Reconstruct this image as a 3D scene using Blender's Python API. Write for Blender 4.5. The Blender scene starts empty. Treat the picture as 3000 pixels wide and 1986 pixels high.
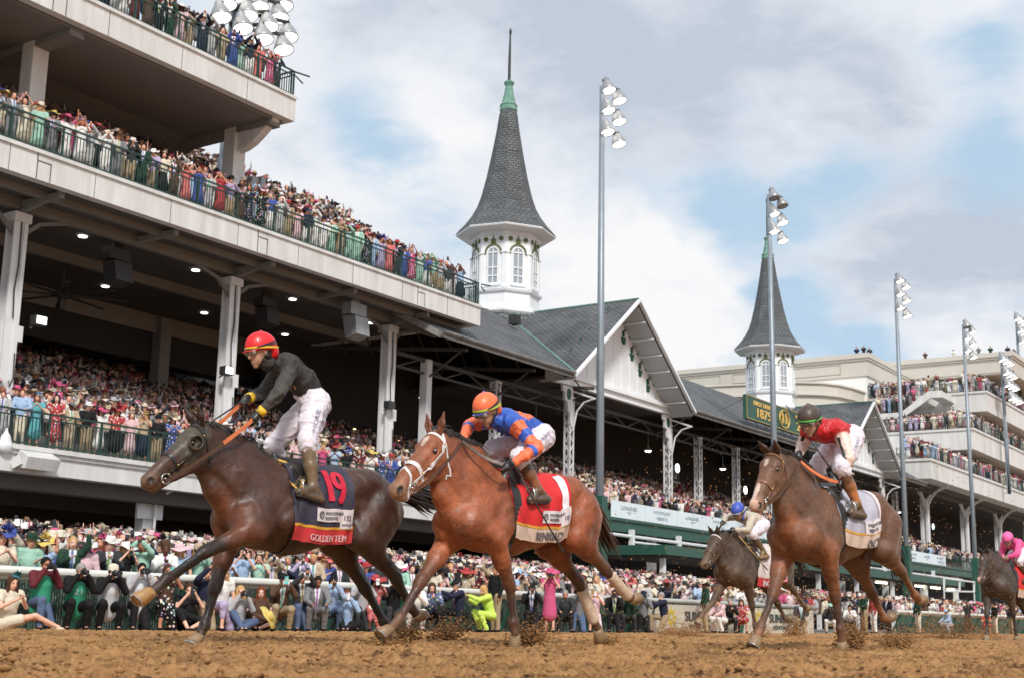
import bpy, bmesh, math, random
import numpy as np
from mathutils import Vector, Matrix
from math import sin, cos, pi, radians, atan2, sqrt
random.seed(7); RNG = np.random.RandomState(11)

# ------------------------------------------------------------------ camera
scn = bpy.context.scene
FPX = 3877.0; PITCH = radians(11.85); YAW = radians(33.8); ROLL = radians(1.15); CAMH = 0.27
_f = np.array([cos(PITCH)*cos(YAW), cos(PITCH)*sin(YAW), sin(PITCH)])
_r0 = np.array([sin(YAW), -cos(YAW), 0.0]); _u0 = np.cross(_r0, _f)
_r = _r0*cos(ROLL)+_u0*sin(ROLL); _u = _u0*cos(ROLL)-_r0*sin(ROLL)
CAMC = np.array([0, 0, CAMH])
cam = bpy.data.cameras.new("camera"); camo = bpy.data.objects.new("camera", cam)
scn.collection.objects.link(camo)
camo.matrix_world = Matrix(((_r[0], _u[0], -_f[0], 0), (_r[1], _u[1], -_f[1], 0), (_r[2], _u[2], -_f[2], CAMH), (0, 0, 0, 1)))
cam.lens = FPX*36/3000; cam.sensor_width = 36; cam.clip_start = .05; cam.clip_end = 6000
scn.camera = camo
cam.dof.use_dof = True; cam.dof.focus_distance = 12.0; cam.dof.aperture_fstop = 5.6

def ray(x, y): return _f+_r*(x-1500)/FPX-_u*(y-993)/FPX
def atY(x, y, Y):
    d = ray(x, y); return CAMC+d*(Y/d[1])
def atX(x, y, X):
    d = ray(x, y); return CAMC+d*(X/d[0])
def proj(p):
    d = np.asarray(p, float)-CAMC; z = d@_f
    return 1500+FPX*(d@_r)/z, 993-FPX*(d@_u)/z

# ------------------------------------------------------------------ light
scn.view_settings.view_transform = 'Standard'; scn.view_settings.look = 'None'
scn.view_settings.exposure = 0.42; scn.view_settings.gamma = 1.0
SUN_EL = radians(42); SUN_AZ = radians(225)   # direction TO the sun, from +X counterclockwise
sun = bpy.data.lights.new("sun", 'SUN'); sun.energy = 2.5; sun.angle = radians(9); sun.color = (1, .96, .9)
suno = bpy.data.objects.new("sun", sun); scn.collection.objects.link(suno)
sd = Vector((cos(SUN_EL)*cos(SUN_AZ), cos(SUN_EL)*sin(SUN_AZ), sin(SUN_EL)))
suno.rotation_euler = (-sd).to_track_quat('-Z', 'Y').to_euler()

wd = bpy.data.worlds.new("World"); scn.world = wd; wd.use_nodes = True
def build_world():
    nt = wd.node_tree; N = nt.nodes; L = nt.links; N.clear()
    out = N.new('ShaderNodeOutputWorld'); bg = N.new('ShaderNodeBackground'); L.new(bg.outputs[0], out.inputs[0])
    sky = N.new('ShaderNodeTexSky'); sky.sky_type = 'NISHITA'; sky.sun_disc = False
    sky.sun_elevation = SUN_EL; sky.sun_rotation = radians(90)-SUN_AZ
    bg.inputs[1].default_value = .094
    tc = N.new('ShaderNodeTexCoord')
    def M(op, a, b=None, c=None):
        n = N.new('ShaderNodeMath'); n.operation = op
        for i, v in enumerate((a, b, c)):
            if v is None: continue
            if isinstance(v, (int, float)): n.inputs[i].default_value = v
            else: L.new(v, n.inputs[i])
        return n.outputs[0]
    def VM(op, a, b=None):
        n = N.new('ShaderNodeVectorMath'); n.operation = op
        for i, v in enumerate((a, b)):
            if v is None: continue
            if isinstance(v, (tuple, list)): n.inputs[i].default_value = v
            else: L.new(v, n.inputs[i])
        return n.outputs['Value'] if op == 'DOT_PRODUCT' else n.outputs[0]
    d = VM('NORMALIZE', tc.outputs['Generated'])
    sx = N.new('ShaderNodeSeparateXYZ'); L.new(d, sx.inputs[0])
    zz = M('MAXIMUM', sx.outputs[2], 0.0); den = M('ADD', zz, .16)
    cx = N.new('ShaderNodeCombineXYZ'); L.new(M('DIVIDE', sx.outputs[0], den), cx.inputs[0]); L.new(M('DIVIDE', sx.outputs[1], den), cx.inputs[1])
    def noise(scale, detail, rough, off, dist=.0):
        mp = N.new('ShaderNodeMapping'); mp.inputs[1].default_value = off; L.new(cx.outputs[0], mp.inputs[0])
        n = N.new('ShaderNodeTexNoise'); n.inputs['Scale'].default_value = scale; n.inputs['Detail'].default_value = detail
        n.inputs['Roughness'].default_value = rough; n.inputs['Distortion'].default_value = dist; L.new(mp.outputs[0], n.inputs[0]); return n.outputs[0]
    n1 = noise(2.2, 7, .55, (3.1, 1.7, 0), .3); n2 = noise(5.5, 6, .6, (0, 4, 2), .2); n3 = noise(1.1, 4, .5, (7, 2, 1))
    def blob(px, py, rad, amp):       # a cloud bank or a clear patch standing in one direction of the sky
        v = ray(px, py); v = v/np.linalg.norm(v); t = VM('DOT_PRODUCT', d, tuple(v))
        k = M('DIVIDE', M('SUBTRACT', 1.0, t), 1-cos(radians(rad))); e = M('POWER', 2.718, M('MULTIPLY', k, -1.0)); return M('MULTIPLY', e, amp)
    def sumup(l):
        s = l[0]
        for q in l[1:]: s = M('ADD', s, q)
        return s
    cov = sumup([M('MULTIPLY', n1, .9), M('MULTIPLY', n2, .5)]+[blob(*b) for b in (
        (1080, 430, 2.6, -.26), (1340, 540, 2.4, -.24), (1850, 520, 2.2, -.2), (2150, 620, 2.4, -.24), (2480, 560, 2.6, -.27), (2900, 530, 2.4, -.28),
        (2900, 190, 2.2, -.14), (2080, 330, 2.2, -.14), (1700, 620, 1.6, -.2), (2320, 900, 2.0, -.22), (2560, 1010, 1.4, -.15), (400, 900, 9, .2),
        (1600, 120, 8, .25), (2300, 200, 5, .2), (2700, 780, 3.5, .3), (1800, 900, 4, .25), (1250, 300, 3, .12))])
    mask = N.new('ShaderNodeMapRange'); mask.interpolation_type = 'SMOOTHSTEP'; L.new(cov, mask.inputs[0])
    mask.inputs[1].default_value = .47; mask.inputs[2].default_value = .76
    drk = sumup([M('MULTIPLY', n3, .55), M('MULTIPLY', n2, 1.0), M('MULTIPLY', n1, .35)]+[blob(*b) for b in (
        (1100, 60, 4.5, .22), (1700, 120, 5, .34), (2200, 230, 4.5, .34), (2600, 260, 3, .22), (2760, 760, 3.2, .38), (3000, 700, 3.5, .34), (2480, 860, 2, .18), (1800, 350, 3, .16), (900, 420, 2, .1),
        (1150, 480, 3.5, -.2), (1750, 820, 5, -.3), (1350, 380, 2.5, -.15), (2250, 440, 1.8, -.12), (2850, 960, 3, -.3), (2900, 80, 3, -.18), (900, 620, 3.5, -.2), (2050, 950, 4, -.25))])
    dr = N.new('ShaderNodeValToRGB'); L.new(M('MULTIPLY_ADD', drk, .8, -.07), dr.inputs[0]); cr = dr.color_ramp
    cr.elements[0].position = .48; cr.elements[0].color = (7.7, 7.65, 7.7, 1); cr.elements[1].position = 1.0; cr.elements[1].color = (4.3, 4.8, 5.6, 1)
    e = cr.elements.new(.72); e.color = (6.4, 6.7, 7.2, 1)
    mixb = N.new('ShaderNodeMix'); mixb.data_type = 'RGBA'; mixb.inputs[0].default_value = .85
    L.new(sky.outputs[0], mixb.inputs[6]); mixb.inputs[7].default_value = (4.1, 5.5, 6.8, 1)
    mix = N.new('ShaderNodeMix'); mix.data_type = 'RGBA'; L.new(mask.outputs[0], mix.inputs[0]); L.new(mixb.outputs[2], mix.inputs[6]); L.new(dr.outputs[0], mix.inputs[7])
    L.new(mix.outputs[2], bg.inputs[0])
build_world()

# ------------------------------------------------------------------ helpers
COL = scn.collection
def tag(o, label=None, cat=None, group=None, kind=None):
    if label: o['label'] = label
    if cat: o['category'] = cat
    if group: o['group'] = group
    if kind: o['kind'] = kind
    return o
def empty(name, loc=(0, 0, 0), rz=0.0, label=None, cat=None, group=None):
    o = bpy.data.objects.new(name, None); COL.objects.link(o); o.location = loc; o.rotation_euler = (0, 0, rz)
    o.empty_display_size = .2
    return tag(o, label, cat, group)
def parent_keep(o, p):
    o.parent = p
    return o
def link(name, me, parent=None, mat=None):
    o = bpy.data.objects.new(name, me); COL.objects.link(o)
    if mat is not None and len(me.materials) == 0: me.materials.append(mat)
    if parent is not None:
        o.parent = parent
        o.matrix_parent_inverse = INV.get(parent.name, Matrix())
    return o
INV = {}
def wempty(name, loc, rz=0.0, **k):
    """an Empty whose children are modelled in world coordinates"""
    o = empty(name, loc, rz, **k); INV[o.name] = (Matrix.Translation(loc) @ Matrix.Rotation(rz, 4, 'Z')).inverted(); return o

class MB:
    """collects shapes into one mesh"""
    def __init__(s): s.v = []; s.f = []; s.mi = []; s.cur = 0; s.parts = []
    def add(s, vs, fs):
        n = len(s.v); s.parts.append((n, len(vs), len(s.f), len(fs))); s.v.extend([tuple(map(float, q)) for q in vs]); s.f.extend([tuple(i+n for i in q) for q in fs]); s.mi.extend([s.cur]*len(fs))
    def box(s, x0, x1, y0, y1, z0, z1):
        s.add([(x0, y0, z0), (x1, y0, z0), (x1, y1, z0), (x0, y1, z0), (x0, y0, z1), (x1, y0, z1), (x1, y1, z1), (x0, y1, z1)],
              [(0, 3, 2, 1), (4, 5, 6, 7), (0, 1, 5, 4), (1, 2, 6, 5), (2, 3, 7, 6), (3, 0, 4, 7)])
    def bar(s, a, b, w, h, up=(0, 0, 1)):
        a = np.array(a, float); b = np.array(b, float); d = b-a; l = np.linalg.norm(d)
        if l < 1e-6: return
        d /= l; u = np.array(up, float)
        if abs(d@u) > .95: u = np.array([0, 1.0, 0])
        sd_ = np.cross(d, u); sd_ /= np.linalg.norm(sd_); u = np.cross(sd_, d); q = []
        for p in (a, b):
            for (i, j) in ((-1, -1), (1, -1), (1, 1), (-1, 1)): q.append(p+sd_*i*w/2+u*j*h/2)
        s.add(q, [(0, 1, 2, 3), (7, 6, 5, 4), (0, 4, 5, 1), (1, 5, 6, 2), (2, 6, 7, 3), (3, 7, 4, 0)])
    def tube(s, pts, r, n=8, cap=True):
        pts = [np.array(p, float) for p in pts]; m = len(pts)
        rs = r if hasattr(r, '__len__') else [r]*m
        up = None; vs = []
        for i, p in enumerate(pts):
            d = (pts[min(i+1, m-1)]-pts[max(i-1, 0)]); d = d/(np.linalg.norm(d)+1e-9)
            if up is None: up = np.array([0, 0, 1.0]) if abs(d[2]) < .9 else np.array([1.0, 0, 0])
            a = np.cross(d, up); a /= (np.linalg.norm(a)+1e-9); up = np.cross(a, d)
            for k in range(n):
                t = 2*pi*k/n; vs.append(p+(a*cos(t)+up*sin(t))*rs[i])
        fs = []
        for i in range(m-1):
            for k in range(n): fs.append((i*n+k, i*n+(k+1) % n, (i+1)*n+(k+1) % n, (i+1)*n+k))
        if cap: fs += [tuple(range(n))[::-1], tuple((m-1)*n+k for k in range(n))]
        s.add(vs, fs)
    def lathe(s, prof, c=(0, 0, 0), n=24, R=None, cap=True, ph=0.0):
        vs = []
        for (r, z) in prof:
            for k in range(n):
                t = 2*pi*k/n+ph; q = np.array([r*cos(t), r*sin(t), z])
                if R is not None: q = R@q
                vs.append(q+np.array(c))
        fs = []; m = len(prof)
        for i in range(m-1):
            for k in range(n): fs.append((i*n+k, i*n+(k+1) % n, (i+1)*n+(k+1) % n, (i+1)*n+k))
        if cap: fs += [tuple(range(n))[::-1], tuple((m-1)*n+k for k in range(n))]
        s.add(vs, fs)
    def prism(s, poly, ex):
        """poly: 3-D points of a flat outline, ex: extrusion vector"""
        n = len(poly); p = [np.array(q, float) for q in poly]; e = np.array(ex, float)
        s.add(p+[q+e for q in p], [tuple(range(n))[::-1], tuple(range(n, 2*n))]+[(i, (i+1) % n, n+(i+1) % n, n+i) for i in range(n)])
    def build_each(s, name, mat=None, parent=None, smooth=False, gap=.02):
        """one object for each group of shapes that touch"""
        bb = []; 
        for (a, n, b, k) in s.parts:
            q = np.array(s.v[a:a+n]); bb.append((q.min(0)-gap, q.max(0)+gap))
        g = list(range(len(bb)))
        def root(i):
            while g[i] != i: i = g[i]
            return i
        for i in range(len(bb)):
            for j in range(i):
                if (bb[i][0] <= bb[j][1]).all() and (bb[j][0] <= bb[i][1]).all(): g[root(i)] = root(j)
        out = {}
        for i, (a, n, b, k) in enumerate(s.parts): out.setdefault(root(i), MB()).add(s.v[a:a+n], [tuple(x-a for x in f) for f in s.f[b:b+k]])
        return [m.build(name, mat, parent, smooth) for m in out.values()]
    def build(s, name, mat=None, parent=None, smooth=False, mats=None):
        me = bpy.data.meshes.new(name); me.from_pydata(s.v, [], s.f); me.update()
        for m_ in (mats or ([mat] if mat else [])): me.materials.append(m_)
        if mats: me.polygons.foreach_set('material_index', s.mi)
        bm = bmesh.new(); bm.from_mesh(me); bmesh.ops.recalc_face_normals(bm, faces=bm.faces); bm.to_mesh(me); bm.free()
        if smooth: me.polygons.foreach_set('use_smooth', [True]*len(me.polygons))
        return link(name, me, parent)

# ------------------------------------------------------------------ materials
def lin(c):
    return tuple(((x/255.)/12.92 if x/255. <= .04045 else ((x/255.+.055)/1.055)**2.4) for x in c)
MATS = {}
def mat(name, col=(.5, .5, .5), rough=.6, metal=0.0, var=.0, vscale=3.0, bump=0.0, bscale=20.0, emit=None, spec=.5, coat=0.0, sheen=0.0, attr=None, objcol=False, coord='Object', stain=0.0, dirt=None, dirtamt=0.0, streak=False):
    if name in MATS: return MATS[name]
    m = bpy.data.materials.new(name); m.use_nodes = True; MATS[name] = m
    nt = m.node_tree; N = nt.nodes; L = nt.links; b = N['Principled BSDF']
    b.inputs['Roughness'].default_value = rough; b.inputs['Metallic'].default_value = metal
    b.inputs['Specular IOR Level'].default_value = spec; b.inputs['Coat Weight'].default_value = coat; b.inputs['Sheen Weight'].default_value = sheen
    b.inputs['Base Color'].default_value = (*col, 1)
    src = None
    tc = N.new('ShaderNodeTexCoord')
    if attr:
        a = N.new('ShaderNodeAttribute'); a.attribute_name = attr; src = a.outputs['Color']
    if objcol:
        a = N.new('ShaderNodeObjectInfo'); src = a.outputs['Color']
    def noise(sc, det=4, st=None):
        if st:
            mp = N.new('ShaderNodeMapping'); mp.inputs[3].default_value = st; L.new(tc.outputs[coord], mp.inputs[0]); n = N.new('ShaderNodeTexNoise'); n.inputs['Scale'].default_value = sc; n.inputs['Detail'].default_value = det; n.inputs['Roughness'].default_value = .65; L.new(mp.outputs[0], n.inputs[0]); return n.outputs[0]
        n = N.new('ShaderNodeTexNoise'); n.inputs['Scale'].default_value = sc; n.inputs['Detail'].default_value = det; n.inputs['Roughness'].default_value = .6
        L.new(tc.outputs[coord], n.inputs[0]); return n.outputs[0]
    if var or src:
        mx = N.new('ShaderNodeMix'); mx.data_type = 'RGBA'; mx.blend_type = 'MULTIPLY'; mx.inputs[0].default_value = 1.0
        if src: L.new(src, mx.inputs[6])
        else: mx.inputs[6].default_value = (*col, 1)
        mr = N.new('ShaderNodeMapRange'); mr.inputs[1].default_value = .3; mr.inputs[2].default_value = .7; mr.inputs[3].default_value = 1-var; mr.inputs[4].default_value = 1+var
        L.new(noise(vscale), mr.inputs[0]); L.new(mr.outputs[0], mx.inputs[7]); cur = mx.outputs[2]
        if dirt:
            m2 = N.new('ShaderNodeMix'); m2.data_type = 'RGBA'; m2.inputs[7].default_value = (*dirt, 1); L.new(cur, m2.inputs[6])
            r2 = N.new('ShaderNodeMapRange'); r2.inputs[1].default_value = .5-.12; r2.inputs[2].default_value = .5+.25; r2.inputs[3].default_value = 0; r2.inputs[4].default_value = dirtamt
            L.new(noise(2.2, 6, (1, 1, .14)) if streak else noise(vscale*2.7, 6), r2.inputs[0]); L.new(r2.outputs[0], m2.inputs[0]); cur = m2.outputs[2]
        L.new(cur, b.inputs['Base Color'])
    if bump:
        bp = N.new('ShaderNodeBump'); bp.inputs['Strength'].default_value = 1.0; bp.inputs['Distance'].default_value = bump
        L.new(noise(bscale, 5), bp.inputs['Height']); L.new(bp.outputs[0], b.inputs['Normal'])
    if emit:
        b.inputs['Emission Color'].default_value = (*emit[:3], 1); b.inputs['Emission Strength'].default_value = emit[3]
    return m

# ------------------------------------------------------------------ implicit surfaces
class SDF:
    def __init__(s): s.p = []
    def cone(s, a, b, ra, rb, k=.02, c=0, flat=None, neg=False, only=None):
        """tapered limb; flat=(unit vector, factor): squeezed along that direction"""
        s.p.append(('c', np.array(a, float), np.array(b, float), ra, rb, k, c, flat, neg)); return s
    def ell(s, c0, r, k=.02, c=0, R=None, neg=False):
        s.p.append(('e', np.array(c0, float), np.array(r, float), None if R is None else np.array(R, float), 0, k, c, None, neg)); return s
    @staticmethod
    def dist(q, P):
        if q[0] == 'c':
            _, a, b, ra, rb, k, c, flat, neg = q
            ab = b-a; L2 = ab@ab+1e-12; pa = P-a
            if flat is not None:
                n, fac = flat; comp = pa@n; tot = ab@n
                t = np.clip((pa@ab)/L2, 0, 1); rel = pa-t[..., None]*ab
                cn = rel@n; rel = rel+np.outer(cn*(fac-1), n).reshape(rel.shape) if rel.ndim == 2 else rel+(cn*(fac-1))[..., None]*n
                return (np.sqrt((rel**2).sum(-1))-(ra+(rb-ra)*t))/max(1.0, fac*.75)
            t = np.clip((pa@ab)/L2, 0, 1); return np.sqrt(((pa-t[..., None]*ab)**2).sum(-1))-(ra+(rb-ra)*t)
        _, c0, r, R, _, k, c, flat, neg = q
        p = P-c0
        if R is not None: p = p@R           # columns of R are the local axes
        k0 = np.sqrt(((p/r)**2).sum(-1)); k1 = np.sqrt(((p/(r*r))**2).sum(-1))+1e-9
        return k0*(k0-1)/k1
    def bounds(s):
        lo = np.full(3, 1e9); hi = -lo
        for q in s.p:
            if q[8]: continue
            if q[0] == 'c':
                r = max(q[3], q[4]); lo = np.minimum(lo, np.minimum(q[1], q[2])-r); hi = np.maximum(hi, np.maximum(q[1], q[2])+r)
            else:
                r = q[2].max(); lo = np.minimum(lo, q[1]-r); hi = np.maximum(hi, q[1]+r)
        return lo, hi
    @staticmethod
    def smin(a, b, k):
        h = np.clip(.5+.5*(b-a)/k, 0, 1); return b*(1-h)+a*h-k*h*(1-h)
    def eval(s, P):
        F = np.full(P.shape[:-1], .5)
        for q in s.p:
            d = s.dist(q, P)
            F = -s.smin(-F, d, q[5]) if q[8] else s.smin(F, d, q[5])
        return F
    def grad(s, P, e=.004):
        g = np.stack([s.eval(P+np.eye(3)[i]*e)-s.eval(P-np.eye(3)[i]*e) for i in range(3)], -1); return g/(np.linalg.norm(g, axis=-1, keepdims=True)+1e-9)
    def snap(s, P, off=0.0, it=6):
        P = np.array(P, float)
        for _ in range(it):
            d = s.eval(P); g = s.grad(P); P = P-g*np.clip(d-off, -.1, .1)[..., None]
        return P
    def field(s, vox):
        lo, hi = s.bounds(); lo = lo-3*vox; hi = hi+3*vox; n = np.ceil((hi-lo)/vox).astype(int)+1
        F = np.full(n, 4*vox+.12, np.float32); ax = [lo[i]+vox*np.arange(n[i]) for i in range(3)]
        for q in s.p:
            m = 3*vox+q[5]+.02
            if q[0] == 'c': r = max(q[3], q[4])+m; a = np.minimum(q[1], q[2])-r; b = np.maximum(q[1], q[2])+r
            else: r = q[2].max()+m; a = q[1]-r; b = q[1]+r
            i0 = np.clip(np.floor((a-lo)/vox).astype(int), 0, n-1); i1 = np.clip(np.ceil((b-lo)/vox).astype(int)+1, 1, n)
            if (i1 <= i0).any(): continue
            G = np.stack(np.meshgrid(*[ax[i][i0[i]:i1[i]] for i in range(3)], indexing='ij'), -1)
            d = s.dist(q, G.reshape(-1, 3)).reshape(G.shape[:3]); sl = tuple(slice(i0[i], i1[i]) for i in range(3)); S = F[sl]
            F[sl] = -s.smin(-S, d, q[5]) if q[8] else s.smin(S, d, q[5])
        return F, lo
    def surf(s, vox):
        F, lo = s.field(vox); I = F < 0; nx, ny, nz = F.shape
        c = [I[dx:nx-1+dx, dy:ny-1+dy, dz:nz-1+dz] for dx in (0, 1) for dy in (0, 1) for dz in (0, 1)]
        cnt = sum(x.astype(np.int8) for x in c); act = (cnt > 0) & (cnt < 8); idx = np.argwhere(act); nv = len(idx)
        ids = np.full(act.shape, -1, np.int64); ids[act] = np.arange(nv)
        acc = np.zeros((nv, 3)); w = np.zeros(nv)
        offs = [(dx, dy, dz) for dx in (0, 1) for dy in (0, 1) for dz in (0, 1)]
        for a in offs:
            for ax in range(3):
                if a[ax] == 1: continue
                b = list(a); b[ax] = 1
                fa = F[idx[:, 0]+a[0], idx[:, 1]+a[1], idx[:, 2]+a[2]]; fb = F[idx[:, 0]+b[0], idx[:, 1]+b[1], idx[:, 2]+b[2]]
                m = (fa < 0) != (fb < 0); t = np.where(m, fa/(fa-fb+1e-12), 0); pt = np.array(a, float)+np.zeros((nv, 3)); pt[:, ax] += t
                acc[m] += pt[m]; w[m] += 1
        V = lo+(idx+acc/w[:, None])*vox; faces = []
        for ax in range(3):
            sl0 = [slice(None)]*3; sl1 = [slice(None)]*3; sl0[ax] = slice(0, -1); sl1[ax] = slice(1, None)
            A = I[tuple(sl0)]; B = I[tuple(sl1)]; E = np.argwhere(A != B); u, v = [(1, 2), (2, 0), (0, 1)][ax]
            ok = (E[:, u] > 0) & (E[:, v] > 0) & (E[:, u] < F.shape[u]-1) & (E[:, v] < F.shape[v]-1); E = E[ok]
            inside = A[E[:, 0], E[:, 1], E[:, 2]]; q = []
            for (du, dv) in ((0, 0), (-1, 0), (-1, -1), (0, -1)):
                e = E.copy(); e[:, u] += du; e[:, v] += dv; q.append(ids[e[:, 0], e[:, 1], e[:, 2]])
            q = np.stack(q, 1); q[~inside] = q[~inside][:, ::-1]; faces.append(q)
        Q = np.concatenate(faces); Q = Q[(Q >= 0).all(1)]
        return V, Q
    def colors(s, V, table, soft=.012):
        W = np.zeros(len(V)); Cc = np.zeros((len(V), 3)); tab = np.array(table, float)
        for q in s.p:
            if q[8]: continue
            d = s.dist(q, V); w = np.exp(-np.clip(d, -.05, .6)/soft)+1e-12; W += w; Cc += w[:, None]*tab[q[6]]
        return Cc/W[:, None]
    def zone(s, V):
        best = np.full(len(V), 9.0); z = np.zeros(len(V), int)
        for q in s.p:
            if q[8]: continue
            d = s.dist(q, V); m = d < best; best[m] = d[m]; z[m] = q[6]
        return z
def np_mesh(name, V, Q, mats=(), col=None, smooth=True, colname='Col'):
    me = bpy.data.meshes.new(name); k = Q.shape[1]
    me.vertices.add(len(V)); me.vertices.foreach_set('co', np.ascontiguousarray(V, np.float32).ravel())
    me.loops.add(len(Q)*k); me.loops.foreach_set('vertex_index', np.ascontiguousarray(Q, np.int32).ravel())
    me.polygons.add(len(Q)); me.polygons.foreach_set('loop_start', np.arange(0, len(Q)*k, k, dtype=np.int32)); me.polygons.foreach_set('loop_total', np.full(len(Q), k, np.int32))
    if smooth: me.polygons.foreach_set('use_smooth', np.ones(len(Q), bool))
    me.update(calc_edges=True)
    if col is not None:
        a = me.color_attributes.new(colname, 'FLOAT_COLOR', 'POINT'); cc = np.ones((len(V), 4), np.float32); cc[:, :3] = col; a.data.foreach_set('color', cc.ravel())
    for m in mats: me.materials.append(m)
    return me
def relax(V, Q, it=1, lam=.5):
    """a few rounds of Laplacian smoothing on a quad mesh"""
    e = np.concatenate([Q[:, [0, 1]], Q[:, [1, 2]], Q[:, [2, 3]], Q[:, [3, 0]]]); e = np.concatenate([e, e[:, ::-1]])
    deg = np.bincount(e[:, 0], minlength=len(V)).astype(float); deg[deg == 0] = 1
    for _ in range(it):
        S = np.stack([np.bincount(e[:, 0], weights=V[e[:, 1], i], minlength=len(V)) for i in range(3)], 1)/deg[:, None]; V = V+(S-V)*lam
    return V
def wrinkle(V, Q, amp, freq, st=(1, 1, 1), seed=0.0, ridge=True):
    """gathers and folds pushed into a cloth surface"""
    from mathutils import noise as mn
    n = np.cross(V[Q[:, 2]]-V[Q[:, 0]], V[Q[:, 3]]-V[Q[:, 1]]); N = np.zeros_like(V)
    for i in range(4): np.add.at(N, Q[:, i], n)
    N /= np.linalg.norm(N, axis=1, keepdims=True)+1e-9; S = V*freq*np.array(st)+seed; h = np.empty(len(V))
    for i in range(len(V)):
        p = S[i]; a = mn.noise((p[0]+1.1*mn.noise((p[2]*.7, p[0]*.7, 3.)), p[1], p[2]+.8*mn.noise((p[0]*.6, p[1]*.6, 9.)))); h[i] = (1-min(1, abs(a)*3.2))-.35 if ridge else a
    return V+N*(h*amp)[:, None]
def sdf_obj(name, S, vox, mats, parent=None, table=None, soft=.012, it=1, mesh_only=False):
    V, Q = S.surf(vox); V = relax(V, Q, it)
    me = np_mesh(name, V, Q, mats, None if table is None else S.colors(V, table, soft))
    return me if mesh_only else link(name, me, parent)
# ------------------------------------------------------------------ more materials
def auto_uv(o):
    me = o.data; uv = me.uv_layers.new(name='UVMap')
    for p in me.polygons:
        n = p.normal; h = Vector((0, 0, 1)).cross(n)
        if h.length < .05: h = Vector((1, 0, 0))
        h.normalize(); v = n.cross(h)
        for li in p.loop_indices:
            c = me.vertices[me.loops[li].vertex_index].co; uv.data[li].uv = (c.dot(h), c.dot(v))
    return o
def slate_mat(name, c1, c2, bw=.42, rh=.22, green=0.0):
    m = bpy.data.materials.new(name); m.use_nodes = True; nt = m.node_tree; N = nt.nodes; L = nt.links; b = N['Principled BSDF']
    tc = N.new('ShaderNodeTexCoord'); br = N.new('ShaderNodeTexBrick'); L.new(tc.outputs['UV'], br.inputs[0])
    br.inputs['Scale'].default_value = 1; br.inputs['Brick Width'].default_value = bw; br.inputs['Row Height'].default_value = rh; br.inputs['Mortar Size'].default_value = .028
    br.inputs['Color1'].default_value = (*c1, 1); br.inputs['Color2'].default_value = (*c2, 1); br.inputs['Mortar'].default_value = (c1[0]*.35, c1[1]*.35, c1[2]*.35, 1); br.inputs['Mortar Smooth'].default_value = .4
    no = N.new('ShaderNodeTexNoise'); no.inputs['Scale'].default_value = .7; no.inputs['Detail'].default_value = 6; L.new(tc.outputs['UV'], no.inputs[0])
    mr = N.new('ShaderNodeMapRange'); mr.inputs[1].default_value = .3; mr.inputs[2].default_value = .7; mr.inputs[3].default_value = .72; mr.inputs[4].default_value = 1.3; L.new(no.outputs[0], mr.inputs[0])
    mx = N.new('ShaderNodeMix'); mx.data_type = 'RGBA'; mx.blend_type = 'MULTIPLY'; mx.inputs[0].default_value = 1; L.new(br.outputs[0], mx.inputs[6]); L.new(mr.outputs[0], mx.inputs[7]); L.new(mx.outputs[2], b.inputs['Base Color'])
    bp = N.new('ShaderNodeBump'); bp.inputs['Distance'].default_value = .05; bp.invert = True; L.new(br.outputs['Fac'], bp.inputs['Height']); L.new(bp.outputs[0], b.inputs['Normal'])
    b.inputs['Roughness'].default_value = .75; MATS[name] = m; return m
M_slate = slate_mat('slate', (.105, .11, .118), (.14, .145, .155), .36, .18)
M_slate_s = slate_mat('slate_spire', (.10, .108, .115), (.125, .134, .142), .34, .17)
M_slate_g = slate_mat('slate_skirt', (.16, .2, .2), (.22, .26, .26), .42, .24)
M_fascia = mat('painted_concrete', (.68, .68, .67), .7, var=.05, vscale=.5, dirt=(.34, .32, .28), dirtamt=.5, bump=.004, bscale=6, streak=True)
M_white = mat('white_paint', (.68, .69, .70), .5, var=.05, vscale=1.2, dirt=(.4, .4, .38), dirtamt=.15)
M_tower = mat('tower_white', (.80, .82, .84), .5, var=.04, vscale=.6, dirt=(.5, .52, .55), dirtamt=.2)
M_tan = mat('tan_stucco', (.56, .53, .475), .8, var=.05, vscale=.15, dirt=(.42, .38, .32), dirtamt=.2)
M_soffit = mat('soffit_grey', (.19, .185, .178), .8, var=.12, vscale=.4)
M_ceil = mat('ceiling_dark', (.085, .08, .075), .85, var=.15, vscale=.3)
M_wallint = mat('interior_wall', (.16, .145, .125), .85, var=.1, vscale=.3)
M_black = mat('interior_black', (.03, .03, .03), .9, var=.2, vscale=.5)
M_green = mat('green_railing', (.013, .045, .035), .45, var=.1, vscale=3)
M_dkgreen = mat('dark_green_paint', (.02, .085, .06), .5, var=.12, vscale=.8)
M_copper = mat('copper_patina', (.13, .27, .21), .6, var=.2, vscale=4)
M_galv = mat('galvanised_steel', (.24, .28, .32), .45, metal=.35, var=.12, vscale=1.2, dirt=(.25, .27, .28), dirtamt=.4)
M_dkmetal = mat('dark_metal', (.06, .06, .06), .5, metal=.5)
M_greymetal = mat('grey_metal', (.3, .32, .33), .45, metal=.3, var=.1)
M_glass = mat('window_glass', (.30, .34, .38), .12, spec=.8)
M_step = mat('seating_concrete', (.22, .21, .2), .85, var=.1)
M_lampoff = mat('lamp_housing', (.35, .36, .37), .4, metal=.5)
M_lamp = mat('lamp_glow', (1, 1, 1), .4, emit=(1, .97, .9, 1.7))
M_down = mat('downlight_glow', (1, 1, 1), .4, emit=(1, .95, .82, 3))
M_flood = mat('flood_glow', (1, 1, 1), .4, emit=(.85, 1, .85, 3))
M_warm = mat('warm_glow', (1, 1, 1), .4, emit=(1, .55, .25, 3.5))
M_gold = mat('gold_leaf', (.72, .47, .12), .45, var=.1)
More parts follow.
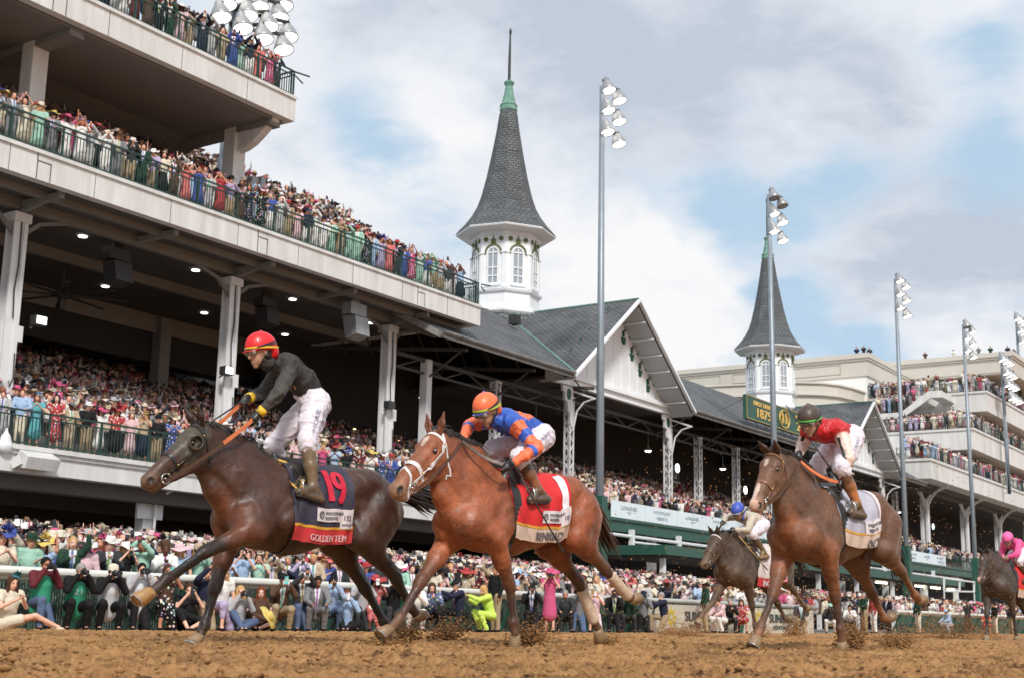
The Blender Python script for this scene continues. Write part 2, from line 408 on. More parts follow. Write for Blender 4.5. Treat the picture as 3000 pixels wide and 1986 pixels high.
M_olive = mat('olive_trim', (.10, .125, .03), .6, var=.15, vscale=5)
M_banner = mat('white_banner', (.70, .78, .82), .5, var=.04, vscale=.6)
M_bgrey = mat('banner_print', (.36, .42, .46), .6)
M_hedge = None

# ------------------------------------------------------------------ ground
def vnoise(x, y, seed=0):
    xi = np.floor(x).astype(np.int64); yi = np.floor(y).astype(np.int64); fx = x-xi; fy = y-yi
    fx = fx*fx*(3-2*fx); fy = fy*fy*(3-2*fy)
    def h(a, b):
        n = (a*374761393+b*668265263+seed*974711) & 0x7fffffff; n = ((n ^ (n >> 13))*1274126177) & 0x7fffffff; return ((n ^ (n >> 16)) & 0xffff)/65535.
    return (h(xi, yi)*(1-fx)+h(xi+1, yi)*fx)*(1-fy)+(h(xi, yi+1)*(1-fx)+h(xi+1, yi+1)*fx)*fy
def gz(y):
    """broad height of the track: flat where the field runs, falling to the rail"""
    return -.13*np.clip((np.asarray(y, float)-9.5)/10.0, 0, 1)**1.2
def ground():
    m = bpy.data.materials.new('track_dirt'); m.use_nodes = True; nt = m.node_tree; N = nt.nodes; L = nt.links; b = N['Principled BSDF']
    tc = N.new('ShaderNodeTexCoord')
    def nz(s, d=5, r=.6):
        n = N.new('ShaderNodeTexNoise'); n.inputs['Scale'].default_value = s; n.inputs['Detail'].default_value = d; n.inputs['Roughness'].default_value = r; L.new(tc.outputs['Object'], n.inputs[0]); return n.outputs[0]
    cr = N.new('ShaderNodeValToRGB'); mm = N.new('ShaderNodeMath'); mm.operation = 'MULTIPLY_ADD'; mm.inputs[1].default_value = .45; L.new(nz(22, 6, .7), mm.inputs[0]); mq = N.new('ShaderNodeMath'); mq.operation = 'MULTIPLY'; mq.inputs[1].default_value = .55; L.new(nz(1.3), mq.inputs[0]); L.new(mq.outputs[0], mm.inputs[2])
    L.new(mm.outputs[0], cr.inputs[0]); e = cr.color_ramp.elements; e[0].position = .36; e[0].color = (.085, .040, .016, 1); e[1].position = .62; e[1].color = (.54, .295, .125, 1)
    k = cr.color_ramp.elements.new(.5); k.color = (.43, .225, .090, 1)
    L.new(cr.outputs[0], b.inputs['Base Color']); b.inputs['Roughness'].default_value = .92; b.inputs['Specular IOR Level'].default_value = .2
    bp = N.new('ShaderNodeBump'); bp.inputs['Distance'].default_value = .03; L.new(nz(38, 6, .7), bp.inputs['Height']); L.new(bp.outputs[0], b.inputs['Normal'])
    MATS['track_dirt'] = m
    r = np.concatenate([np.linspace(4.5, 9, 330), np.linspace(9.02, 24, 420), np.geomspace(24.1, 140, 70)]); a = np.radians(np.linspace(6, 62, 760))
    Rr, A = np.meshgrid(r, a, indexing='ij'); X = Rr*np.cos(A); Y = Rr*np.sin(A)
    z = gz(Y); f = np.clip(1.4-Rr/40, .15, 1)
    n1 = vnoise(X*1.3, Y*1.3, 1); n2 = vnoise(X*5+3, Y*5, 2); n3 = vnoise(X*13, Y*13+5, 3); n4 = vnoise(X*27+1, Y*27, 4); n5 = vnoise(X*60, Y*60, 5)
    n6 = vnoise(X*40+9, Y*34, 6); n7 = vnoise(X*17+9, Y*17, 7)
    z = z+f*((n1-.5)*.035+(n2-.5)*.024+np.abs(n3-.5)*.026+np.clip(n4-.45, 0, 1)*.040+np.clip(n6-.55, 0, 1)*.05+np.clip(n7-.68, 0, 1)*.05+(n5-.5)*.010)
    z = z+f*np.clip(vnoise(X*9+40, Y*9, 9)-.78, 0, 1)*.16
    # hoof prints of the field
    for i in range(420):
        px = RNG.uniform(5, 30); py = RNG.uniform(1.5, 14); d2 = ((X-px)/.09)**2+((Y-py)/.07)**2
        msk = d2 < 9
        if msk.any(): z[msk] += (-.03*np.exp(-d2[msk]*1.2)+.018*np.exp(-((np.sqrt(d2[msk])-1.5)/.45)**2))
    # keep the near bank from hiding the field
    lim = CAMH-.05-.0*Rr; z = np.minimum(z, lim)
    global GZ; GZ = (r, a, z)
    V = np.stack([X.ravel(), Y.ravel(), z.ravel()], 1); n, k = X.shape; I = np.arange(n*k).reshape(n, k)
    Q = np.stack([I[:-1, :-1].ravel(), I[1:, :-1].ravel(), I[1:, 1:].ravel(), I[:-1, 1:].ravel()], 1)
    cen = V[Q].mean(1); Q = Q[cen[:, 1] < 20.7]
    tag(link('dirt_track', np_mesh('dirt_track', V, Q, [m])), kind='structure')
    mb = MB(); mb.box(-200, 900, -300, 20.69, -.9, -.22); o = mb.build('ground', m); tag(o, kind='structure')
    mb = MB(); mb.box(-200, 900, 20.7, 400, -.9, -.13); tag(mb.build('concrete_apron', mat('apron_concrete', (.3, .29, .27), .8, var=.1)), kind='structure')
ground()
def clods():
    r = np.random.RandomState(21); n = 15000; rr = 5.2+18*r.rand(n)**1.25; aa = np.radians(r.uniform(11, 57, n)); X = rr*np.cos(aa); Y = rr*np.sin(aa); k = (Y < 20.3); X, Y, rr, aa = X[k], Y[k], rr[k], aa[k]; n = len(X)
    cl = vnoise(X*1.1, Y*1.1, 31); k = r.rand(n) < (.25+1.1*cl); X, Y, rr, aa = X[k], Y[k], rr[k], aa[k]; n = len(X)
    ri = np.searchsorted(GZ[0], rr).clip(0, len(GZ[0])-1); ai = np.searchsorted(GZ[1], aa).clip(0, len(GZ[1])-1); Z = GZ[2][ri, ai]
    ico = np.array([(0, 0, .8), (1, 0, .1), (.3, .95, 0), (-.8, .6, .1), (-.8, -.6, 0), (.3, -.95, .1), (0, 0, -.8)]); F = np.array([(0, 1, 2, 2), (0, 2, 3, 3), (0, 3, 4, 4), (0, 4, 5, 5), (0, 5, 1, 1), (6, 2, 1, 1), (6, 3, 2, 2), (6, 4, 3, 3), (6, 5, 4, 4), (6, 1, 5, 5)])
    s = (.004+.022*r.rand(n)**3.2)[:, None, None]; V = ico[None]*(1+.35*r.normal(size=(n, 7, 1)))*s*np.array([1.2, 1.2, .8]); th = r.uniform(0, 2*pi, n); c, q = np.cos(th)[:, None], np.sin(th)[:, None]
    W = np.stack([V[..., 0]*c-V[..., 1]*q+X[:, None], V[..., 0]*q+V[..., 1]*c+Y[:, None], V[..., 2]+Z[:, None]+s[..., 0]*.35], -1)
    Q = (F[None]+7*np.arange(n)[:, None, None]).reshape(-1, 4); tag(link('dirt_clods', np_mesh('dirt_clods', W.reshape(-1, 3), Q, [MATS['track_dirt']], smooth=False)), 'loose crumbs and clods of dirt lying over the track', 'dirt', kind='stuff')
clods()

# ------------------------------------------------------------------ shared builders
def railing(name, x0, x1, Y, z, h=1.07, parent=None, step=.125, along='X', m=None, post=1.9, topw=.055):
    mb = MB(); L_ = abs(x1-x0); n = max(2, int(L_/step)); P = (lambda t, y_, zz: (t, y_, zz)) if along == 'X' else (lambda t, y_, zz: (y_, t, zz))
    lo, hi = min(x0, x1), max(x0, x1)
    mb.bar(P(lo, Y, z+h), P(hi, Y, z+h), topw, topw); mb.bar(P(lo, Y, z+h-.17), P(hi, Y, z+h-.17), .04, .04); mb.bar(P(lo, Y, z+.1), P(hi, Y, z+.1), .05, .05)
    for i in range(n+1):
        t = lo+(hi-lo)*i/n; mb.bar(P(t, Y, z+.1), P(t, Y, z+h-.17), .022, .022, up=(1, 0, 0))
    k = max(1, int(L_/post))
    for i in range(k+1):
        t = lo+(hi-lo)*i/k; mb.bar(P(t, Y, z), P(t, Y, z+h), .055, .055, up=(1, 0, 0))
    return mb.build(name, m or M_green, parent)
def text_mesh(s, size, depth=.012, font=None, align='LEFT', sx=1.0, maxlen=None):
    c = bpy.data.curves.new('t', 'FONT'); c.body = s; c.size = size; c.extrude = depth; c.align_x = align; c.resolution_u = 3
    o = bpy.data.objects.new('t', c); COL.objects.link(o); dg = bpy.context.evaluated_depsgraph_get(); dg.update()
    me = bpy.data.meshes.new_from_object(o.evaluated_get(dg)); bpy.data.objects.remove(o)
    if maxlen:
        bm = bmesh.new(); bm.from_mesh(me); bmesh.ops.triangulate(bm, faces=bm.faces)
        for _ in range(7):
            L_ = [e for e in bm.edges if e.calc_length() > maxlen]
            if not L_: break
            bmesh.ops.subdivide_edges(bm, edges=L_, cuts=1); bmesh.ops.triangulate(bm, faces=bm.faces)
        bm.to_mesh(me); bm.free()
    V = np.array([v.co[:] for v in me.vertices]); F = [tuple(p.vertices) for p in me.polygons]
    bpy.data.meshes.remove(me); bpy.data.curves.remove(c)
    if len(V): V[:, 0] *= sx
    return V, F
def wall_text(name, s, x, Y, z, size, m, parent, sx=1.0, align='LEFT', bold=0.0, serif=False):
    """lettering that stands on a wall facing -Y"""
    V, F = text_mesh(s, size, .012, align=align, sx=sx); mb = MB()
    if bold:
        for dx in (-bold, bold): mb.add([(x+v[0]+dx, Y-v[2]-(.001 if dx > 0 else 0), z+v[1]) for v in V], F)
    mb.add([(x+v[0], Y-v[2]-.002, z+v[1]) for v in V], F)
    if serif:       # small slabs under and over the stems
        pass
    return mb.build(name, m, parent)
# ------------------------------------------------------------------ the modern stand at the left
def stand_left():
    R = wempty('grandstand', (30, 36, 0), label='tiered concrete grandstand with three packed balconies at the left', cat='grandstand')
    X0 = 6.0
    def deck(z0, z1, x1, nm):
        mb = MB(); mb.box(X0, x1, 34.0, 34.35, z0, z1); mb.box(X0, x1, 33.93, 34.0, z1-.12, z1)
        mb.box(x1-.3, x1, 34.35, 44, z0, z1)
        o = mb.build('fascia', M_fascia, R)
        mb = MB(); mb.box(X0, x1-.3, 34.35, 57, z1-.25, z1-.02); mb.build('floor_slab', M_step, R)
        mb = MB(); k = X0+.4
        for c in (25.5, 35.12, 44.77):          # joints and drain covers in the fascia
            if c < x1-1: mb.box(c-1.32, c-1.29, 33.985, 34, z0+.6, z1-.12); [mb.box(c-1.31+q, c-1.29+q, 33.985, 34.0, z0+.02, z0+.6) for q in (0, .5)]; mb.box(c-1.31, c-.79, 33.98, 33.99, z0+.59, z0+.61)
        for q in np.arange(7.2, x1-.5, 3.2): mb.box(q, q+.014, 33.99, 34, z0, z1-.13)
        mb.build_each('joint_line', M_dkmetal, R)
    deck(13.2, 14.15, 48.15, 'deck'); deck(18.8, 19.8, 35.4, 'deck')
    # lower balcony
    mb = MB(); mb.box(X0, 57, 34.0, 34.5, 4.2, 5.0); mb.box(X0, 57, 33.85, 34.0, 4.86, 5.0); mb.box(X0, 57, 33.93, 34.0, 4.74, 4.86); mb.build('fascia', M_fascia, R)
    mb = MB(); mb.box(X0, 57, 34.5, 50, 4.75, 4.98); mb.build('floor_slab', M_step, R)
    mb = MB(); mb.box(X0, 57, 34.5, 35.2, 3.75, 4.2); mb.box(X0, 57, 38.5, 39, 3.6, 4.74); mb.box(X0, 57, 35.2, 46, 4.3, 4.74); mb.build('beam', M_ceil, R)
    mb = MB(); mb.box(X0, 66, 46, 46.4, -.12, 5.2); mb.build('back_wall', M_wallint, R)
    for x in (33.5, 46.5):
        mb = MB(); mb.box(x, x+2.1, 45.9, 46.0, -.1, 2.9); mb.build('doorway', M_black, R)
    for x in (20.6, 30.5, 41.0, 51.0):
        mb = MB(); mb.box(x-.2, x+.2, 35.0, 35.4, -.12, 4.2); mb.box(x-.55, x+.55, 34.9, 35.0, 3.25, 3.85); o = mb.build('column', M_white, R)
        mb = MB(); mb.tube([(x+.5, 34.2, 4.8), (x+.5, 34.3, 4.3), (x+.12, 34.75, 3.95), (x+.12, 34.8, 3.7), (x+.12, 34.8, -.1)], .055); mb.build('downpipe', M_white, R, True)
    # columns of the big hall
    for x in (15.8, 25.5, 35.12, 44.77):
        mb = MB(); mb.box(x-.24, x+.24, 36.35, 36.42, 5.0, 12.8); mb.box(x-.24, x+.24, 36.72, 36.8, 5.0, 12.8); mb.box(x-.05, x+.05, 36.42, 36.72, 5.0, 12.8)
        mb.box(x+.10, x+.24, 36.3, 36.35, 5, 12.8); mb.box(x-.32, x+.32, 36.25, 36.9, 12.5, 12.8)
        mb.box(x+.24, x+.42, 36.3, 36.5, 8.6, 9.1); mb.build('column', M_white, R)
        mb = MB(); mb.bar((x, 36.5, 12.85), (x, 34.4, 13.2), .16, .14)
        for s in (-1, 1):
            mb.bar((x, 36.5, 12.0), (x+s*.8, 36.5, 12.65), .1, .14); mb.bar((x+s*.8, 36.5, 12.65), (x+s*2.2, 36.5, 13.05), .1, .12)
        mb.build('bracket', M_soffit, R)
        mb = MB(); mb.tube([(x+.0, 36.33, 12.6), (x+.02, 36.31, 11), (x-.06, 36.31, 10.2), (x+.0, 36.31, 9.3)], .025); mb.tube([(x+.17, 36.28, 8.2), (x+.2, 36.28, 7.4), (x+.08, 36.28, 7.1), (x+.05, 36.28, 7.3)], .02); mb.build('cable', M_dkmetal, R)
    mb = MB()
    for y, d in ((36.5, .28), (35.2, .12), (40.6, .3), (46, .7)): mb.box(X0, 48.2, y-.12, y+.12, 13.2-d, 13.28)
    for x in (15.8, 20.6, 25.5, 30.3, 35.12, 39.9, 44.77): mb.box(x-.1, x+.1, 34.4, 36.3, 13.0, 13.2)
    mb.build('beam', M_soffit, R)
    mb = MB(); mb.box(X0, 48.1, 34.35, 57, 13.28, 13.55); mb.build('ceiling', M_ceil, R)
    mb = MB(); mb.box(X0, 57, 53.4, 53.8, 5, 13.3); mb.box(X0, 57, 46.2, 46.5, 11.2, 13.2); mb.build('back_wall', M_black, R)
    mb = MB()                                     # raked seating inside
    for i in range(22): mb.box(X0, 57, 35.6+.8*i, 53.4, 4.98+.25*i, 5.23+.25*i)
    mb.build('seating_steps', M_step, R)
    for x in (29.5, 40.0):
        mb = MB(); mb.box(x-.3, x+.3, 45.6, 46.15, 8, 13.2); mb.build('column', M_soffit, R)
    for x in (29.3, 34.7, 40.2, 23.8, 45.4):
        for y in (38.15, 43.45, 48.7):
            mb = MB(); mb.lathe([(.16, -.03), (.16, .0), (.0, .0)], (x+(y-38)*.0, y, 13.26), 12); mb.build('ceiling_light', M_down, R)
    # ceiling fan
    mb = MB(); c = np.array([31.2, 41.5, 11.9]); mb.tube([c+(0, 0, 1.4), c], .05); mb.lathe([(.05, .25), (.28, .15), (.3, -.05), (.12, -.2), (.1, -.55)], c, 14)
    for k in range(8):
        t = 2*pi*k/8+.2; mb.bar(c, c+np.array([cos(t)*2.4, sin(t)*2.4, -.02]), .2, .03)
    mb.build('ceiling_fan', M_dkmetal, R)
    # flood lamps fixed to the columns
    for (x, y, z, on) in ((26.35, 36.2, 9.4, 1), (34.75, 36.2, 9.15, 1), (44.5, 36.2, 9.25, 0)):
        mb = MB(); mb.bar((x-.2, y+.1, z-.3), (x, y, z-.1), .06, .06); mb.box(x-.22, x+.22, y-.2, y+.1, z-.2, z+.12); o = mb.build('flood_lamp', M_dkmetal, R)
        mb = MB(); mb.box(x-.18, x+.18, y-.22, y-.205, z-.15, z+.09)
        if on: mb.build('lens', M_flood, o)
    # loudspeakers
    for (x, y, z, s, m_) in ((41.2, 35.2, 12.2, 1.0, M_greymetal), (30.2, 37, 12.2, .9, M_dkmetal), (38.2, 37.4, 12.2, .8, M_dkmetal)):
        mb = MB(); mb.bar((x, y+.3, 13.1), (x, y+.3, z+.3), .5*s, .12); mb.box(x-.5*s, x+.5*s, y+.1, y+.6, z+.25, z+.75*s)
        a = np.array([x, y, z-.25]); mb.prism([(x-.45*s, y-.1, z+.15), (x-.45*s, y+.6, z+.2), (x-.38*s, y+.45, z-.75*s), (x-.38*s, y-.15, z-.6*s)], (.85*s, 0, 0))
        mb.build('loudspeaker', m_, R)
    # ledge speakers on the lower fascia
    for x in (24.9, 33.6):
        mb = MB(); mb.prism([(x-.45, 33.4, 4.62), (x-.45, 33.98, 4.9), (x-.45, 33.98, 4.35), (x-.45, 33.55, 4.28)], (1.15, 0, 0)); mb.bar((x-.5, 33.7, 4.55), (x-.6, 33.99, 4.4), .05, .3); mb.build('ledge_speaker', M_fascia, R)
    # second level
    mb = MB()
    for i in range(8): mb.box(X0, 47.9, 36.4+.8*i, 43.3, 14.1+.53*i, 14.65+.53*i)
    mb.build('seating_steps', M_step, R)
    mb = MB(); mb.box(X0, 35.2, 43, 43.4, 14, 19.2); mb.prism([(X0, 38, 18.9), (X0, 43, 17.6), (X0, 43, 19.4), (X0, 38, 19.4)], (35.2-X0, 0, 0)); mb.build('back_wall', M_soffit, R)
    mb = MB(); mb.box(35.3, 47.9, 43.3, 43.5, 14, 18.9); mb.build('parapet', M_dkgreen, R)
    for x in (15.8, 25.5, 34.75):
        mb = MB(); mb.box(x-.3, x+.3, 36.2, 36.8, 14.1, 18.8); mb.build('column', M_fascia, R)
        mb = MB(); mb.box(x-.28, x+.28, 34.4, 43, 18.5, 18.73); mb.build('beam', M_soffit, R)
        if x < 30: continue
        pts = [(x+.18, 36.3, 17.75), (x+.18, 35.85, 17.8), (x+.18, 35.4, 17.98), (x+.18, 35.0, 18.25), (x+.18, 34.6, 18.55), (x+.18, 34.36, 18.66), (x+.18, 34.36, 18.8), (x+.18, 36.3, 18.8)]
        mb = MB(); mb.prism(pts, (-.36, 0, 0)); mb.build('bracket', M_fascia, R)
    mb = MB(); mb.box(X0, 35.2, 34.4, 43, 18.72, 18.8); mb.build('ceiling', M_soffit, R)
    mb = MB(); mb.box(35.6, 36.5, 36.2, 36.9, 15.9, 16.15); mb.box(35.7, 36.1, 36.4, 36.7, 16.15, 17.1); mb.box(36.1, 36.35, 36.3, 36.7, 16.6, 17.2); mb.build('lamp_platform', M_greymetal, R)
    mb = MB()
    for i in range(4): mb.box(X0, 35.1, 35.6+.9*i, 40, 19.75+.45*i, 20.2+.45*i)
    mb.build('seating_steps', M_step, R)
    railing('railing', X0, 57, 34.12, 5.0, parent=R); railing('railing', X0, 48.1, 34.12, 14.15, parent=R); railing('railing', X0, 35.35, 34.12, 19.8, parent=R)
    railing('railing', 34.2, 40, 48.05, 14.15, parent=R, along='Y'); railing('railing', 34.2, 38, 35.3, 19.8, parent=R, along='Y')
    railing('railing', X0, 47, 36.9, 14.65, parent=R, step=.5)
    mb = MB(); mb.bar((48.3, 34.1, 15.2), (48.9, 34.0, 15.25), .05, .05); mb.bar((48.3, 34.1, 15.1), (48.75, 34.2, 14.95), .04, .04)
    mb.bar((35.3, 34.1, 20.85), (36.1, 34.0, 20.9), .05, .05); mb.bar((35.3, 34.1, 20.75), (35.95, 34.2, 20.6), .04, .04); mb.build('rail_spur', M_dkmetal, R)
    return R
stand_left()

# ------------------------------------------------------------------ the old stand with its twin spires
def lattice(x, y, z0, z1, w=.34):
    mb = MB()
    for sx in (-1, 1):
        for sy in (-1, 1): mb.bar((x+sx*w/2, y+sy*w/2, z0), (x+sx*w/2, y+sy*w/2, z1), .07, .07, up=(1, 0, 0))
    n = int((z1-z0)/.45)
    for i in range(n):
        a = z0+(z1-z0)*i/n; b = z0+(z1-z0)*(i+1)/n; s = 1 if i % 2 else -1
        for q in (-1, 1): mb.bar((x-s*w/2, y+q*w/2, a), (x+s*w/2, y+q*w/2, b), .045, .045)
        mb.bar((x-w/2, y-s*w/2, a), (x-w/2, y+s*w/2, b), .045, .045)
    mb.box(x-w/2-.06, x+w/2+.06, y-w/2-.06, y+w/2+.06, z1, z1+.1)
    return mb
def tower(xc, yc, lab):
    T = wempty('spire', (xc, yc, 17.6), label=lab, cat='spire', group='twin spires on the old stand')
    n = 8; ph = pi/8+radians(12)
    def ring(prof, m, nm, par=T, cap=False):
        mb = MB(); mb.lathe(prof, (xc, yc, -.9), n, ph=ph, cap=cap); return mb.build(nm, m, par)
    o = ring([(1.75, 15.6), (1.95, 17.0), (2.2, 18.35)], M_slate_g, 'skirt'); auto_uv(o)
    ring([(2.2, 18.35), (2.28, 18.45), (2.28, 18.62), (2.08, 18.72), (2.05, 18.8), (2.05, 19.55), (2.2, 19.62), (2.25, 19.75), (2.06, 19.82), (2.02, 19.85), (2.02, 23.0), (2.1, 23.05), (2.12, 23.2), (2.2, 23.3)], M_tower, 'drum')
    ring([(2.2, 23.25), (2.62, 23.32), (2.98, 23.36), (3.02, 23.45), (2.95, 23.52)], M_tower, 'cornice')
    o = ring([(3.02, 23.5), (2.82, 23.74), (2.45, 24.15), (2.08, 24.65), (1.78, 25.2), (1.54, 25.9), (1.25, 27.1), (.96, 28.6), (.72, 30.0), (.56, 31.15), (.46, 31.5)], M_slate_s, 'spire_roof'); auto_uv(o)
    ring([(.5, 31.35), (.55, 31.42), (.52, 31.7), (.56, 31.75), (.42, 31.95), (.30, 32.5), (.22, 33.0), (.34, 33.25), (.24, 33.35), (.1, 33.4)], M_copper, 'finial', cap=True)
    mb = MB(); mb.tube([(xc, yc, 32.3), (xc, yc, 34), (xc+.02, yc, 35.6)], [.10, .085, .05], 8); mb.tube([(xc+.02, yc, 35.5), (xc+.03, yc, 35.75), (xc+.03, yc, 36.0)], [.06, .10, .01], 6); mb.build('mast', M_dkmetal, T)
    ap = 2.02*cos(pi/8)
    for k in range(8):
        t = ph+pi/8+k*pi/4; nrm = np.array([cos(t), sin(t), 0]); tg = np.array([-sin(t), cos(t), 0])
        if nrm[0]*.83+nrm[1]*.556 > .35: continue
        c = np.array([xc, yc, -.9])+nrm*ap
        P = lambda u, z, o_=0: c+tg*u+nrm*o_+np.array([0, 0, z])
        w = .33
        arc = [(w*cos(a), 21.95+w*sin(a)) for a in np.linspace(0, pi, 9)]
        mb = MB(); mb.prism([P(-w, 20.1, .0), P(w, 20.1, .0)]+[P(u, z, .0) for u, z in arc], nrm*.03); gl = mb.build('window', M_glass, T)
        mb = MB()
        for u in (-w, 0, w): mb.bar(P(u, 20.1, .05), P(u, 21.95 if u else 22.28, .05), .05 if u == 0 else .09, .05, up=nrm)
        for z in (20.1, 20.55, 21.05, 21.95): mb.bar(P(-w, z, .05), P(w, z, .05), .07, .05, up=nrm)
        for i in range(8): mb.bar(P(*arc[i], .05), P(*arc[i+1], .05), .08, .05, up=nrm)
        mb.build('frame', M_tower, gl)
        mb = MB(); R2 = .50
        pp = [(R2*cos(a), 21.95+R2*sin(a)) for a in np.linspace(-.1, pi+.1, 13)]
        for i in range(12): mb.bar(P(*pp[i], .04), P(*pp[i+1], .04), .09, .07, up=nrm)
        z = 22.52; mb.prism([P(-.16, z, .02), P(.16, z, .02), P(.1, z+.1, .02), P(.17, z+.22, .02), P(.05, z+.24, .02), P(0, z+.48, .02), P(-.05, z+.24, .02), P(-.17, z+.22, .02), P(-.1, z+.1, .02)], nrm*.07)
        for s in (-1, 1): mb.prism([P(s*.48+.14*cos(a), 22.78+.14*sin(a), .01) for a in np.linspace(0, 2*pi, 13)[:-1]], nrm*.06)
        mb.build_each('arch_trim', M_olive, T)
        mb = MB()
        for s in (-1, 1):
            mb.box(0, 0, 0, 0, 0, 0) if False else None
            mb.bar(P(s*.66, 19.85, .03), P(s*.66, 21.95, .03), .2, .08, up=nrm); mb.bar(P(s*.66-.15, 21.95, .05), P(s*.66+.15, 21.95, .05), .08, .14, up=nrm)
        mb.bar(P(-.5, 20.0, .06), P(.5, 20.0, .06), .1, .12, up=nrm)
        for i in range(9): mb.bar(P(-.72+.18*i, 23.12, .1), P(-.72+.18*i, 23.24, .1), .07, .1, up=nrm)
        mb.build_each('pilaster', M_tower, T)
    return T
def gable(xc, R, half=6.75, zt=17.65, zf=12.45):
    Yf = 34.0; Yb = 42.6
    s = (zt-zf)/half
    # roof slopes (overhang in front)
    for sg in (-1, 1):
        mb = MB(); hx = half+.15
        A = [(xc, Yf-.05, zt), (xc+sg*hx, Yf-.05, zt-s*hx), (xc+sg*hx, Yf+.5, zt-s*hx), (xc, Yb, zt)]
        nv = np.array([sg*s, 0, 1.0]); nv /= np.linalg.norm(nv)
        mb.add([np.array(q)+nv*0 for q in A], [(0, 1, 2, 3)]); mb.add([np.array(q)-nv*.16 for q in A], [(0, 1, 2, 3)])
        auto_uv(mb.build('roof', M_slate, R))
        mb = MB(); mb.bar((xc, Yf-.06, zt-.1), (xc+sg*hx, Yf-.06, zt-.1-s*hx), .12, .36, up=(0, 1, 0))
        mb.prism([(xc, Yf, zt-.28), (xc+sg*hx, Yf, zt-.28-s*hx), (xc+sg*hx, Yf+.02, zt-.28-s*hx), (xc, Yf+.02, zt-.28)], (0, 2.0, 0))
        for i in range(1, 7): mb.bar((xc+sg*hx*i/7, Yf+.02, zt-.36-s*hx*i/7), (xc+sg*hx*i/7, Yf+1.9, zt-.36-s*hx*i/7), .06, .07)
        mb.build('barge_board', M_tower, R)
    mb = MB(); mb.bar((xc, Yf-.1, zt+.02), (xc, Yb, zt+.02), .14, .07); mb.build('ridge_cap', M_copper, R)
    # boarded face set back behind the barge boards
    Y2 = Yf+1.5; mb = MB(); h2 = half-.7; mb.prism([(xc-h2, Y2, zf+.35), (xc+h2, Y2, zf+.35), (xc, Y2, zf+.35+h2*s)], (0, .12, 0))
    for i in range(-6, 7):
        x = xc+i*.95; top = zf+.35+(h2-abs(i*.95))*s-.1
        if top > zf+.7: mb.box(x-.03, x+.03, Y2-.03, Y2, zf+.4, top)
    mb.box(xc-half, xc+half, Y2-.1, Y2+.2, zf-.25, zf+.1); mb.box(xc-half, xc+half, Y2-.25, Y2+.2, zf+.1, zf+.25); mb.box(xc-half, xc+half, Y2-.18, Y2+.2, zf+.25, zf+.38)
    mb.build('gable_wall', M_tower, R)
    mb = MB()
    for sg in (-1, 1):
        for i in range(5):
            x = xc+sg*(h2-2.0-i*.98); z = zf+.72+i*.98*s
            mb.prism([(x-.26*1, Y2-.05, z+.38), (x+.26, Y2-.05, z+.38), (x+.16, Y2-.05, z+.02), (x-.16, Y2-.05, z+.02)], (0, .05, 0))
            c = (x+sg*.42, z+.75); pts = [(c[0]+.27*cos(a), c[1]+.27*sin(a)) for a in np.linspace(0, pi, 8)]
            pts = [(c[0]+.27, c[1]-.3)]+pts
            for k in range(len(pts)-1): mb.bar((pts[k][0], Y2-.03, pts[k][1]), (pts[k+1][0], Y2-.03, pts[k+1][1]), .05, .07, up=(0, 1, 0))
            if i: mb.prism([(x+sg*.95+.16*cos(a), Y2-.05, z-.15+.2*sin(a)) for a in np.linspace(0, 2*pi, 13)[:-1]], (0, .05, 0))
    mb.build_each('gable_ornament', M_dkgreen, R)
def scroll_bracket(x, z, sg, R):
    Y = 35.45; mb = MB()
    out = [(0, .0), (1.05, .0), (1.0, -.3), (.85, -.35), (.8, -.75), (.55, -.85), (.5, -1.3), (.3, -1.45), (.25, -1.95), (0, -2.2)]
    mb.prism([(x+sg*u, Y, z+v) for u, v in out], (0, .14, 0)); mb.build('scroll_bracket', M_white, R)
    mb = MB(); mb.prism([(x+sg*.45+.2*cos(a), Y-.03, z-.42+.3*sin(a)) for a in np.linspace(0, 2*pi, 13)[:-1]], (0, .04, 0)); mb.build('bracket_boss', M_dkgreen, R)
